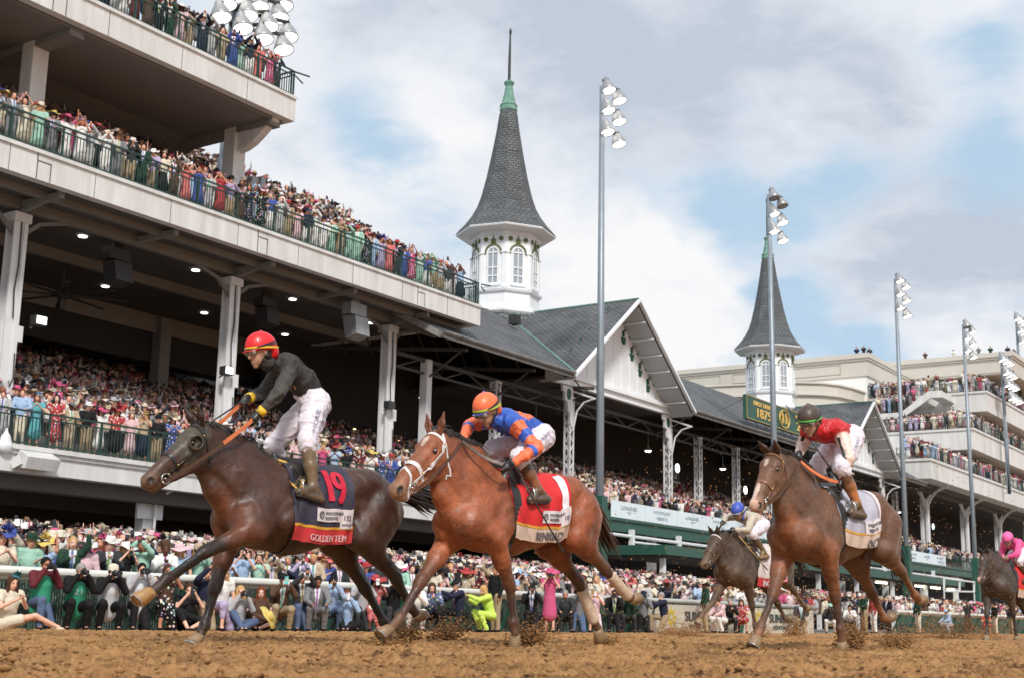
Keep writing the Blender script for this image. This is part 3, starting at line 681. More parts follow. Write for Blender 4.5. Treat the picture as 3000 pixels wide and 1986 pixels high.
def stand_old():
    R = wempty('grandstand', (80, 38, 0), label='old white timber grandstand with slate roof and two gables under the spires', cat='grandstand')
    zr, Yr_ = 17.6, 42.6; ze = 12.45; xs = 45.3; xe = 116
    g = [(63.2), (102.6)]
    segs = [(xs, 56.5), (69.9, 95.9), (109.3, xe)]
    mb = MB(); mb.add([(xs, 34, ze), (xe, 34, ze), (xe, Yr_, zr), (xs, Yr_, zr)], [(0, 1, 2, 3)]); 
    # the front slope is cut where the gables stand
    mb = MB()
    def V(x, y): return (x, y, ze+(y-34)*(zr-ze)/(Yr_-34))
    xsb = 45.3
    mb.add([V(xsb, 34), V(56.4, 34), V(63.2, Yr_), V(xsb-3.5, Yr_), V(xsb-3.5, 39)], [(0, 1, 2, 3, 4)])
    mb.add([V(70.0, 34), V(95.8, 34), V(102.6, Yr_), V(63.2, Yr_)], [(0, 1, 2, 3)])
    mb.add([V(109.4, 34), V(xe, 34), V(xe, Yr_), V(102.6, Yr_)], [(0, 1, 2, 3)])
    o = mb.build('roof', M_slate, R); auto_uv(o)
    mb = MB(); mb.add([(42, Yr_, zr), (xe, Yr_, zr), (xe, 52, 12.3), (42, 52, 12.3)], [(0, 1, 2, 3)]); auto_uv(mb.build('roof', M_slate, R))
    mb = MB()
    for a, b in segs: mb.box(a, b, 33.9, 34.02, ze-.32, ze-.02); mb.tube([(a, 33.86, ze-.08), (b, 33.86, ze-.08)], .09, 6)
    mb.bar((xs, 34, ze-.2), (xs-3.5, 39, ze+2.7), .12, .3)
    mb.build_each('eave_gutter', mat('eave_dark', (.12, .115, .11), .6, var=.3, vscale=1.5, dirt=(.35, .33, .3), dirtamt=.4), R)
    for x, sg in ((56.5, 1), (69.9, -1), (95.9, 1), (109.3, -1)):
        t = x+sg*.05; mb = MB(); c = 63.2 if x < 80 else 102.6
        mb.bar((x, 34.0, ze+.06), (c-sg*.02, Yr_, zr+.03), .15, .04); mb.build('valley_flashing', M_copper, R)
    # underside: boarded dark soffit and trusses
    mb = MB(); mb.add([(xs+.2, 34.1, ze-.22), (xe, 34.1, ze-.22), (xe, 42.6, zr-.35), (xs+.2, 42.6, zr-.35)], [(0, 1, 2, 3)]) if False else None
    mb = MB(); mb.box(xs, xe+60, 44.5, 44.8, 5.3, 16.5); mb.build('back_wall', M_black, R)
    mb = MB()
    mb.add([(xs+.1, 34.1, ze-.1), (56.4, 34.1, ze-.1), (61, 44.4, 16.3), (xs-2, 44.4, 16.3)], [(0, 1, 2, 3)])
    mb.add([(70, 34.1, ze-.1), (95.8, 34.1, ze-.1), (100, 44.4, 16.3), (65, 44.4, 16.3)], [(0, 1, 2, 3)])
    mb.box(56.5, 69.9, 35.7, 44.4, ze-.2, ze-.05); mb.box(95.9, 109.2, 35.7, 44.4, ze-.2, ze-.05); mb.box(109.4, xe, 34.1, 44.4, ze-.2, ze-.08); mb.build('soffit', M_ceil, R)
    mb = MB()
    cols = [47.5, 53.15, 58.85, 70.2, 75.95, 81.7, 87.4, 93.1, 98.0, 109.3, 115.2]
    for x in cols:
        mb.bar((x, 34.2, ze-.45), (x, 44, ze+.6), .1, .16); mb.bar((x, 36.5, ze-1.6), (x, 34.6, ze-.5), .07, .07)
        for k in range(5): mb.bar((x, 35+k*1.6, ze-.4+.1*k), (x, 35.8+k*1.6, ze+.7+.45*k), .06, .06)
    mb.bar((xs, 36.5, ze-.75), (xe, 36.5, ze-.75), .12, .16); mb.bar((xs, 36.5, ze-1.35), (xe, 36.5, ze-1.35), .1, .1)
    n = 40
    for i in range(n):
        a = xs+(xe-xs)*i/n; b = xs+(xe-xs)*(i+1)/n; mb.bar((a, 36.5, ze-.75 if i % 2 else ze-1.35), (b, 36.5, ze-1.35 if i % 2 else ze-.75), .06, .06)
    mb.build('truss', mat('truss_dark', (.07, .068, .065), .7), R)
    for x in cols:
        if x < 48: 
            mb = MB(); mb.box(x-.19, x+.19, 36.3, 36.7, 5.4, ze-.7); mb.build('column', M_white, R)
        else: lattice(x, 36.5 if x not in (58.85, 70.2, 98.0, 109.3) else 35.7, 5.4, ze-.9).build('column', M_white, R)
    for x, sg in ((58.85, -1), (70.2, 1), (98.0, -1), (109.3, 1)):
        scroll_bracket(x, ze-.3, -1, R)
        mb = MB(); pts = [(x-.1, 35.4, ze-2.6), (x-.05, 35.2, ze-1.6), (x, 34.8, ze-1.15), (x, 34.2, ze-1.0)]; mb.tube(pts, .05); mb.bar((x, 35.5, ze-.5), (x, 34.1, ze-1.0), .08, .1); mb.build('strut', M_white, R)
    for c in g: gable(c, R)
    mb = MB(); mb.box(58.9, 59.4, 39.2, 39.7, 16.0, 16.5); mb.build('roof_vent', M_dkmetal, R)
    # deck, banners and everything hung under it
    mb = MB(); mb.box(57, 180, 34.0, 50, 5.15, 5.4); mb.build('floor_slab', M_step, R)
    mb = MB()
    for i in range(26): mb.box(57, 180, 35.6+.42*i*.8, 44.5, 5.35+.105*i, 5.46+.105*i)
    mb.build('seating_steps', M_step, R)
    mb = MB(); mb.box(57, 180, 33.9, 34.0, 4.75, 5.42); mb.box(57, 180, 33.8, 33.9, 5.3, 5.42); mb.build('fascia', M_dkgreen, R)
    mb = MB(); mb.tube([(57, 33.7, 4.55), (84, 33.7, 4.5), (125, 33.7, 4.4)], .09); mb.tube([(62, 33.6, 4.25), (100, 33.6, 4.1)], .07)
    for x in (62, 67.5, 73.2, 79, 85, 91, 97, 103, 109, 116): mb.box(x-.12, x+.12, 33.55, 33.8, 3.7, 4.9); mb.bar((x, 33.6, 4.1), (x-1.6, 31.2, 3.3), .08, .08)
    mb.build_each('gutter_pipe', M_white, R)
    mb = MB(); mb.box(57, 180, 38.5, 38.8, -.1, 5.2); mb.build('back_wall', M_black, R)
    for x in (66, 76, 86, 96, 106, 116, 126):
        mb = MB(); mb.box(x-.2, x+.2, 34.4, 34.8, -.1, 4.8); mb.build('column', M_white, R)
    xs_ = np.arange(60.1, 122.5, 3.78)
    for i, x in enumerate(xs_[:-1]):
        mb = MB(); mb.box(x+.02, x+3.75, 33.84, 33.88, 5.46, 6.32); p = mb.build('banner_panel', M_banner, R)
        if i % 2 == 0:
            wall_text('lettering', 'LONGINES', x+1.0, 33.83, 5.92, .27, M_bgrey, p, sx=1.35, bold=.004)
            mb = MB(); c = (x+1.95, 5.82); mb.prism([(c[0]-.32, 33.825, c[1]), (c[0]+.32, 33.825, c[1]), (c[0]+.08, 33.825, c[1]-.06), (c[0], 33.825, c[1]-.14), (c[0]-.08, 33.825, c[1]-.06)], (0, .01, 0)); mb.build('winged_emblem', M_bgrey, p)
        else:
            wall_text('lettering', 'WOODFORD', x+1.9, 33.83, 5.98, .22, M_bgrey, p, sx=1.5, align='CENTER'); wall_text('lettering', 'RESERVE', x+1.9, 33.83, 5.66, .22, M_bgrey, p, sx=1.5, align='CENTER')
    railing('railing', 122.9, 180, 33.95, 5.4, parent=R, step=.2)
    # hanging lamps and section boards
    for (x, y, z) in ((49.3, 38, 10.4), (59.7, 38.3, 10.2), (73.0, 38.5, 10.6), (84, 38.5, 10.6), (121, 38, 10.4)):
        mb = MB(); mb.tube([(x, y, z+1.5), (x, y, z+.25)], .02, 5); mb.lathe([(.06, .3), (.1, .2), (.26, .0), (.24, -.02)], (x, y, z), 12); o = mb.build('hanging_lamp', M_greymetal, R)
        mb = MB(); mb.lathe([(.22, -.015), (.15, -.1), (.0, -.13)], (x, y, z), 12); mb.build('bulb', M_down, o)
    for (x, y, z) in ((71.0, 35.6, 9.15), (82.5, 36.3, 8.9), (125.3, 36.3, 9.3), (110.2, 35.6, 9.1)):
        mb = MB(); mb.bar((x-.7, y, z-.1), (x-.2, y, z-.1), .06, .06); mb.box(x-.25, x+.25, y-.1, y+.15, z-.25, z+.2); o = mb.build('flood_lamp', M_dkmetal, R)
        mb = MB(); mb.prism([(x+.27*cos(a), y-.13, z+.27*sin(a)) for a in np.linspace(0, 2*pi, 15)[:-1]], (0, .02, 0)); mb.build('lens', M_flood, o)
    for k in range(46):
        x = RNG.uniform(47, 118); y = RNG.uniform(42, 44.3); z = 6.9+RNG.rand()*2.6; mb = MB(); s = RNG.uniform(.04, .1); mb.box(x-s*1.5, x+s*1.5, y-.03, y, z, z+s); mb.build('aisle_light', M_warm, R)
    for (x, s) in ((74.6, '318'), (128, '320')):
        mb = MB(); mb.box(x-.75, x+.75, 37.5, 37.55, 8.75, 9.6); p = mb.build('section_board', M_black, R)
        wall_text('lettering', s, x, 37.49, 8.95, .45, mat('board_print', (.3, .3, .28), .6), p, align='CENTER'); mb = MB(); mb.box(x-.8, x+.8, 37.48, 37.5, 9.52, 9.62); mb.box(x-.8, x+.8, 37.48, 37.5, 8.7, 8.8); mb.build('border', mat('board_print'), p)
    return R
stand_old()
tower(63.2, 42.9, 'tall slate spire on a white windowed drum, nearer of the two')
tower(102.6, 42.6, 'slate spire behind the green anniversary sign, farther of the two')

# the green sign on the roof
def derby_sign():
    R = wempty('sign', (83, 34, 13), label='dark green sign with gold letters reading FIRST DERBY 1875 on the roof edge', cat='sign')
    x0, x1, z0, z1 = 77.9, 90.6, 13.0, 14.55
    Y = 34.0
    mb = MB(); mb.box(x0, x1, Y, Y+.25, z0, z1); mb.build('board', M_dkgreen, R)
    mb = MB(); t = .07
    mb.box(x0, x1, Y-.03, Y, z1-t, z1); mb.box(x0, x1, Y-.03, Y, z0, z0+t); mb.box(x0, x0+t, Y-.03, Y, z0+t, z1-t); mb.box(x1-t, x1, Y-.03, Y, z0+t, z1-t); mb.build('gold_border', mat('gold_dull', (.30, .23, .06), .5), R)
    for s, x, z, sz, sx in (('FIRST DERBY', 80.6, 14.02, .40, 1.45), ('1875', 80.6, 13.28, .86, 1.5), ('152   DERBY', 87.6, 14.02, .40, 1.45), ('2026', 87.6, 13.28, .86, 1.5)):
        wall_text('lettering', s, x, Y-.03, z, sz, M_gold, R, sx=sx, align='CENTER', bold=.035)
    wall_text('lettering', 'ND', 86.35, Y-.03, 14.18, .2, M_gold, R, sx=1.3, bold=.015)
    mb = MB(); c = (84.1, 13.75)
    for i in range(20):
        a = 2*pi*i/20; b = 2*pi*(i+1)/20; mb.bar((c[0]+.85*cos(a), Y-.05, c[1]+.6*sin(a)), (c[0]+.85*cos(b), Y-.05, c[1]+.6*sin(b)), .05, .09, up=(0, 1, 0))
    for s in (-1, 1):
        mb.bar((c[0]+s*.3, Y-.05, c[1]-.3), (c[0]+s*.3, Y-.05, c[1]+.2), .05, .16, up=(0, 1, 0)); mb.prism([(c[0]+s*.3-.15, Y-.06, c[1]+.18), (c[0]+s*.3+.15, Y-.06, c[1]+.18), (c[0]+s*.3, Y-.06, c[1]+.45)], (0, .04, 0))
    mb.build('round_emblem', M_gold, R)
    mb = MB(); mb.bar((x0-.6, Y-.1, z0-.3), (x1, Y-.1, z0-.3), .05, .05)
    for i in range(9): x = x0+i*1.5; mb.bar((x, Y-.1, z0-.3), (x, Y+.1, z0), .05, .05, up=(1, 0, 0)); mb.bar((x, Y-.1, z0-.3), (x, Y-.1, z0-.65), .05, .05, up=(1, 0, 0))
    for i in range(3): x = x0+.3+i*4; mb.bar((x, Y+.25, z1-.2), (x-1.2, Y+1.6, z0+.4), .04, .04)
    mb.build('mounting_frame', M_dkmetal, R)
derby_sign()

# ------------------------------------------------------------------ the tan stand at the right
def stand_right():
    R = wempty('grandstand', (160, 40, 0), label='stepped tan stucco grandstand with packed terraces at the right', cat='grandstand')
    XE = 330
    def slab(x, z0, z1, yb): 
        mb = MB(); mb.box(x, XE, 34, yb, z0, z1); mb.box(x-.12, XE, 33.88, 34, z1-.2, z1+.02); mb.box(x-.12, x, 34, yb, z1-.2, z1+.02); mb.build('terrace_slab', M_fascia, R)
    slab(117.75, 13.0, 14.77, 50); slab(132.66, 17.3, 19.4, 50); slab(138.6, 21.9, 24.0, 50)
    mb = MB(); mb.box(133.2, XE, 36.6, 60, 14.6, 17.3); mb.box(133.0, 134.6, 36.6, 60, 14.77, 17.3); mb.build('wall', M_tan, R)
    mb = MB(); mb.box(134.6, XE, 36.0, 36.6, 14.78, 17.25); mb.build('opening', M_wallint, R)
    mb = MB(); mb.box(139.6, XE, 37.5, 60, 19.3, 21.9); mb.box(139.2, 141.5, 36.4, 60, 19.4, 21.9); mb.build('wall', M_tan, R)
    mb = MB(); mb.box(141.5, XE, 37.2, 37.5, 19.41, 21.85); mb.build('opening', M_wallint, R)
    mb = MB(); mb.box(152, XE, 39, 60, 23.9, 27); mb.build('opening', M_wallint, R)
    # rear body, end wall and roof band
    mb = MB(); mb.box(150.6, XE, 34, 48.0, 27.85, 30.1); mb.box(150.3, XE+.1, 33.7, 47.98, 29.75, 30.25); mb.box(150.45, XE+.05, 33.85, 47.99, 29.5, 29.75); mb.build('roof_band', M_tan, R)
    mb = MB(); mb.box(151.6, XE, 40, 60, 23.9, 27.3); mb.box(150.8, 152, 36.6, 60, 23.95, 27.2); mb.build('wall', M_tan, R)
    mb = MB(); mb.box(135, XE, 45.1, 90, 25.95, 28.2); mb.box(134.7, XE, 44.85, 90.1, 27.85, 28.35); mb.box(134.85, XE, 44.97, 90.05, 27.6, 27.85); mb.build('rear_block', M_tan, R)
    mb = MB(); mb.box(135.15, 150.4, 45.3, 90, 19, 25.95); mb.build('rear_wall', mat('white_panel', (.78, .78, .76), .5, var=.03), R)
    mb = MB()
    for y in (48, 55, 62): mb.box(134.94, 135, y, y+5.5, 26.3, 26.36); mb.box(134.94, 135, y, y+5.5, 27.3, 27.38); mb.box(134.94, 135, y, y+.08, 26.36, 27.3); mb.box(134.94, 135, y+5.42, y+5.5, 26.36, 27.3)
    mb.box(150.54, 150.6, 35, 46.5, 28, 28.07); mb.box(150.54, 150.6, 35, 46.5, 29.3, 29.37); mb.build_each('panel_moulding', mat('tan_shadow_line', (.45, .41, .35), .8), R)
    # curved low wing behind the second spire
    mb = MB(); pts = [(124, 60), (125.6, 52), (126.4, 49.6), (127.8, 47.6), (129.6, 46.5), (132, 45.9), (135.5, 45.6), (139, 45.5)]
    for z0, z1, o_ in ((20.5, 22.9, 0), (22.9, 23.1, .25), (23.1, 24.1, .03), (24.1, 24.25, .2)):
        for i in range(len(pts)-1):
            a = pts[i]; b = pts[i+1]; mb.prism([(a[0]-o_, a[1]-o_, z0), (b[0]-o_, b[1]-o_, z0), (b[0]+2, b[1]+8, z0), (a[0]+2, a[1]+8, z0)], (0, 0, z1-z0))
    mb.build('curved_wing', M_tan, R)
    mb = MB(); mb.box(100, 124, 58, 90, 14, 23); mb.box(100, 124, 57.7, 90, 23, 23.7); mb.build('rear_wing', M_tan, R)
    mb = MB(); mb.box(99.9, 128, 52, 55.6, 15, 19.9); mb.build('rear_link', M_dkgreen, R)
    # side terraces between the second and third levels
    mb = MB(); mb.box(135, 138.6, 39.2, 45.2, 22.7, 23.4); mb.box(133.8, 138.58, 41.55, 45.18, 21.0, 21.6); mb.prism([(134.0, 41.5, 21.6), (134.0, 38.6, 23.6), (134.0, 37.2, 23.6), (134.0, 37.2, 22.9), (134.0, 38.4, 22.9), (134.0, 41.4, 21.0)], (.3, 0, 0)); mb.box(134.31, 138.59, 37.3, 38.5, 22.95, 23.58); mb.build('side_terrace', M_fascia, R)
    railing('railing', 39.2, 45.1, 135.1, 23.4, parent=R, along='Y', step=.25); railing('railing', 41.5, 45.1, 133.9, 21.6, parent=R, along='Y', step=.25); railing('railing', 37.2, 38.6, 134.1, 23.6, parent=R, along='Y', step=.25)
    for x, z, y1 in ((117.85, 14.77, 37), (132.76, 19.4, 43), (138.7, 24.0, 40)):
        railing('railing', x, XE-60, 34.1, z, parent=R, step=.3); railing('railing', 34.1, y1, x+.02, z, parent=R, along='Y', step=.25)
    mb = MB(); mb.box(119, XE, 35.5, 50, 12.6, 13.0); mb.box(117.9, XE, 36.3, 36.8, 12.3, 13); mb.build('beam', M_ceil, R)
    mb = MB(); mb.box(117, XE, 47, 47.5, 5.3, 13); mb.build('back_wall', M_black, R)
    for x in np.arange(124.1, 260, 13.45):
        mb = MB(); mb.box(x-.32, x+.32, 36.2, 36.4, 5.4, 11.8); mb.box(x-.32, x+.32, 36.7, 36.9, 5.4, 11.8); mb.box(x-.1, x+.1, 36.4, 36.7, 5.4, 11.8); mb.build('column', M_white, R)
        mb = MB()
        for s in (-1, 1):
            pts = [(x+s*3.2*(1-cos(t)), 36.5, 10.2+2.5*sin(t)) for t in np.linspace(0, pi/2, 7)]
            for i in range(6): mb.bar(pts[i], pts[i+1], .22, .24, up=(0, 1, 0))
        pts = [(x, 36.3-2.0*(1-cos(t)), 10.6+2.2*sin(t)) for t in np.linspace(0, pi/2, 6)]
        for i in range(5): mb.bar(pts[i], pts[i+1], .24, .2)
        mb.build('bracket', M_fascia, R)
    mb = MB(); mb.box(127.0, 127.3, 33.9, 34, 13.1, 13.6)
    return R
stand_right()

# ------------------------------------------------------------------ flat roofed kiosk between the stands
def kiosk():
    R = wempty('kiosk', (70, 34, 0), label='low kiosk with a dark green flat roof edge behind the rail crowd', cat='kiosk')
    mb = MB(); mb.box(58.7, 112, 30, 33.7, 3.42, 3.9); mb.box(58.7, 60.5, 33.7, 45, 3.42, 3.9); mb.build('roof', M_dkgreen, R)
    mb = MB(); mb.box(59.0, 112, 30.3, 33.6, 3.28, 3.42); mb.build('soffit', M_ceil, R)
    for x in (59.4, 66.5, 73.5, 80.5, 87.5, 95, 103, 111):
        mb = MB(); mb.box(x-.12, x+.12, 30.4, 30.64, -.12, 3.3); mb.build('post', M_white, R)
    for x in (88, 92, 101, 105, 109.5): 
        mb = MB(); mb.box(x, x+2.2, 30.6, 30.75, 3.1, 3.22); mb.build('tube_light', mat('tube_glow', (1, 1, 1), .4, emit=(1, .9, .6, 5)), R)
kiosk()

# ------------------------------------------------------------------ flood light masts
def lampmesh(on=True, r=.42):
    mb = MB(); R_ = None
    mb.cur = 0; mb.lathe([(.08, .62), (.16, .6), (.2, .45), (.36*r/.42, .22), (r, .0), (r, -.05), (r*.93, -.05), (r*.93, 0)], (0, 0, 0), 16, cap=False)
    mb.bar((0, 0, .5), (0, 0, .75), .12, .12, up=(1, 0, 0))
    me1 = mb.build('tmp', M_lampoff, None, True)
    mb = MB(); mb.lathe([(r*.92, -.03), (.0, -.06)], (0, 0, 0), 16, cap=False)
    me2 = mb.build('tmp2', M_lamp if on else M_lampoff, None)
    a, b = me1.data, me2.data; bpy.data.objects.remove(me1); bpy.data.objects.remove(me2); return a, b
LM_ON = lampmesh(True, .36); LM_OFF = lampmesh(False, .36)
def put_lamp(root, p, aim, on=True, s=1.0):
    q = Vector(aim).normalized().to_track_quat('-Z', 'Y')
    mw = Matrix.Translation(p) @ q.to_matrix().to_4x4() @ Matrix.Scale(s, 4)
    A, B = LM_ON if on else LM_OFF
    o = bpy.data.objects.new('floodlight', A); COL.objects.link(o); o.parent = root; o.matrix_parent_inverse = INV[root.name]; o.matrix_basis = mw
    c = bpy.data.objects.new('lens', B); COL.objects.link(c); c.parent = o
    return o
def mast(x, y, ztop, zb, label, lamps, capz=None, group='floodlight masts', s=1.0):
    R = wempty('floodlight_mast', (x, y, -.12), label=label, cat='floodlight', group=group)
    mb = MB(); mb.tube([(x, y, -.12 if zb is None else zb), (x, y, ztop*.5), (x, y, ztop)], [.21*s, .17*s, .12*s], 14); mb.build('pole', M_galv, R, True)
    if capz: mb = MB(); mb.box(x-.27, x+.27, y-.27, y+.27, -.12, capz); mb.box(x+.28, x+.62, y-.2, y+.1, capz-1.9, capz-.6); mb.build('base_box', M_dkgreen, R)
    mb = MB()
    for (dx, dy, dz, on) in lamps: mb.bar((x, y, ztop+dz+.5*s), (x+dx, y+dy, ztop+dz+.55*s), .1*s, .1*s)
    mb.build_each('cross_arm', M_dkmetal, R)
    for (dx, dy, dz, on) in lamps: put_lamp(R, (x+dx, y+dy, ztop+dz), (-.06, -.3, -1.0), on, s)
six = lambda st: [(.12, -.30, -.2, st[0]), (.62, -.62, -.62, st[1]), (.08, -.30, -1.25, st[2]), (.60, -.62, -1.70, st[3]), (.05, -.28, -2.35, st[4]), (.58, -.62, -2.85, st[5])]
mast(52.2, 30, 25.4, None, 'tall steel floodlight mast behind the chestnut horse, nearest of the slim masts', six([1, 1, 1, 1, 1, 1]), 5.7)
mast(72.6, 30, 25.7, None, 'steel floodlight mast in front of the farther spire', six([0, 0, 1, 1, 1, 1]), 5.7)
mast(96.9, 30, 25.9, None, 'steel floodlight mast right of the red vested rider', six([1, 1, 1, 1, 1, 1]), 5.9)
mast(115.6, 30, 26.0, None, 'rightmost slim steel floodlight mast before the tan terraces', six([0, 1, 1, 1, 1, 1]), 5.9)
def cluster(x, y, z, n, m_, dx, dz):
    L_ = []
    for i in range(n):
        for j in range(m_): L_.append((dx*(i-(n-1)/2)+(.35*dx if j % 2 else 0), -.5-.2*j, -dz*j, 1))
    return L_
p = atY(740, 240, 40); mast(p[0]-1.4, 40, 27.6, 19, 'big floodlight bank on a stout mast above the top balcony', cluster(0, 0, 0, 4, 5, 1.25, .8), group=None, s=1.25)
mast(142.5, 33.2, 27.5, 19.5, 'floodlight bank on a grey mast beside the tan terraces', cluster(0, 0, 0, 3, 4, 1.5, 1.35), group=None, s=1.3)
mast(163, 36, 36.2, 29, 'floodlight bank on the roof of the tan stand', cluster(0, 0, 0, 3, 3, 1.5, 1.4), group=None, s=1.3)
mast(170.5, 36, 33.8, 29, 'floodlight at the right end of the tan roof', cluster(0, 0, 0, 1, 2, 1.5, 1.3), group=None, s=1.2)

# ------------------------------------------------------------------ outer rail, hedge screen, advertising boards
def outer_rail():
    R = wempty('rail_fence', (30, 20.5, -.1), label='white tubular track rail on slanting posts in front of the crowd', cat='fence')
    Y = 20.5
    for a, b in ((6, 53.8), (64.5, 140)):
        mb = MB(); mb.tube([(a, Y, .90), (b, Y, .90)], .085, 14); mb.tube([(a, Y+.06, .80), (b, Y+.06, .80)], .055, 10); mb.build('rail', mat('rail_white', (.62, .62, .58), .35, var=.05, vscale=.8, dirt=(.4, .36, .3), dirtamt=.3), R, True)
    mb = MB()
    for x in np.arange(7, 53.5, 2.4): mb.bar((x, Y, .85), (x+.05, Y+.5, -.15), .06, .1)
    for x in np.arange(65, 140, 2.4): mb.bar((x, Y, .85), (x+.05, Y+.5, -.15), .06, .1)
    mb.build_each('post', M_dkgreen, R)
outer_rail()
def hedge_mat():
    m = bpy.data.materials.new('chain_link_screen'); m.use_nodes = True; nt = m.node_tree; N = nt.nodes; L = nt.links; b = N['Principled BSDF']; tc = N.new('ShaderNodeTexCoord'); MATS['chain'] = m
    def nz(sc, st):
        mp = N.new('ShaderNodeMapping'); mp.inputs[3].default_value = st; L.new(tc.outputs['Object'], mp.inputs[0]); q = N.new('ShaderNodeTexNoise'); q.inputs['Scale'].default_value = sc; q.inputs['Detail'].default_value = 3; L.new(mp.outputs[0], q.inputs[0]); return q.outputs[0]
    w = N.new('ShaderNodeTexWave'); w.inputs['Scale'].default_value = 5.2; w.inputs['Distortion'].default_value = 1.2; w.inputs['Detail Scale'].default_value = 3; L.new(tc.outputs['Object'], w.inputs[0])
    a = N.new('ShaderNodeMath'); a.operation = 'MULTIPLY'; L.new(w.outputs['Fac'], a.inputs[0]); L.new(nz(9, (1, 1, .7)), a.inputs[1])
    g = N.new('ShaderNodeMapRange'); g.inputs[1].default_value = .47; g.inputs[2].default_value = .56; L.new(a.outputs[0], g.inputs[0])
    n = N.new('ShaderNodeTexNoise'); n.inputs['Scale'].default_value = 14; L.new(tc.outputs['Object'], n.inputs[0]); cr = N.new('ShaderNodeValToRGB'); L.new(n.outputs[0], cr.inputs[0]); cr.color_ramp.elements[0].position = .4; cr.color_ramp.elements[0].color = (.006, .014, .010, 1); cr.color_ramp.elements[1].position = .7; cr.color_ramp.elements[1].color = (.025, .06, .042, 1)
    mx = N.new('ShaderNodeMix'); mx.data_type = 'RGBA'; L.new(g.outputs[0], mx.inputs[0]); L.new(cr.outputs[0], mx.inputs[6]); mx.inputs[7].default_value = (.20, .25, .20, 1); L.new(mx.outputs[2], b.inputs['Base Color']); b.inputs['Roughness'].default_value = .8
    return m
mb = MB(); mb.box(6, 48.5, 21.05, 21.1, -.15, .84); o = mb.build('chain_link_fence', hedge_mat()); tag(o, 'dark green chain link screen under the white rail, behind the kneeling photographers', 'fence')
mb = MB(); mb.box(66, 140, 21.05, 21.1, -.15, .84); o = mb.build('screen_fence', M_dkgreen); tag(o, 'plain dark green screen under the white rail at the far right', 'fence')
M_cream = mat('cream_board', (.55, .53, .45), .6, var=.08, vscale=.8, dirt=(.35, .28, .18), dirtamt=.5)
M_ink = mat('board_ink', (.05, .06, .06), .6); M_yel = mat('board_yellow', (.55, .42, .03), .6)
for (x0, x1, lab, full) in ((38.6, 45.4, 'cream advertising board with dark SUNBELT RENTALS print, left of the two', 1), (45.8, 52.9, 'cream advertising board with a yellow diamond and SUNBELT RENTALS print, right of the two', 2)):
    R = wempty('advertising_board', (x0, 20.35, -.15), label=lab, cat='sign', group='advertising boards along the rail')
    mb = MB(); mb.box(x0, x1, 20.3, 20.36, -.14, .78); mb.build('board', M_cream, R)
    L0 = x0+2.5
    wall_text('lettering', 'SUNBELT', L0, 20.29, .26, .46, M_ink, R, sx=1.25, bold=.03); wall_text('lettering', 'RENTALS', L0+.35, 20.29, -.0, .22, M_ink, R, sx=1.7, bold=.008)
    mb = MB(); c = (x0+1.5, .38)
    for k in range(8):
        a = 2*pi*k/8; b = a+2*pi/16; a2 = a-2*pi/16; rr = .42; mb.prism([(c[0]+.2*cos(a2), 20.285, c[1]+.18*sin(a2)), (c[0]+rr*cos(a), 20.285, c[1]+.36*sin(a)), (c[0]+.2*cos(b), 20.285, c[1]+.18*sin(b)), (c[0]+.1*cos(a), 20.285, c[1]+.09*sin(a))], (0, .01, 0))
    mb.build('sunburst', M_yel, R)
    mb = MB(); mb.bar((x0+.3, 20.27, .8), (x0-.15, 20.27, -.14), .04, .09, up=(0, 1, 0)); mb.build('brace', M_dkgreen, R)
# white start-stand frame far right
R = wempty('metal_frame', (62, 19.9, 0), label='white open metal frame standing above the crowd near the rightmost mast', cat='frame')
mb = MB(); a = atY(2766, 1692, 24); b = atY(2854, 1704, 24); c = atY(2854, 1732, 24); d = atY(2766, 1730, 24)
for p, q in ((a, b), (b, c), (c, d), (d, a), ((a+b)/2, (c+d)/2)): mb.bar(p, q, .1, .1)
for p in (c, d): mb.bar(p, (p[0], 24, -.12), .07, .07, up=(1, 0, 0))
mb.build('frame', M_white, R)
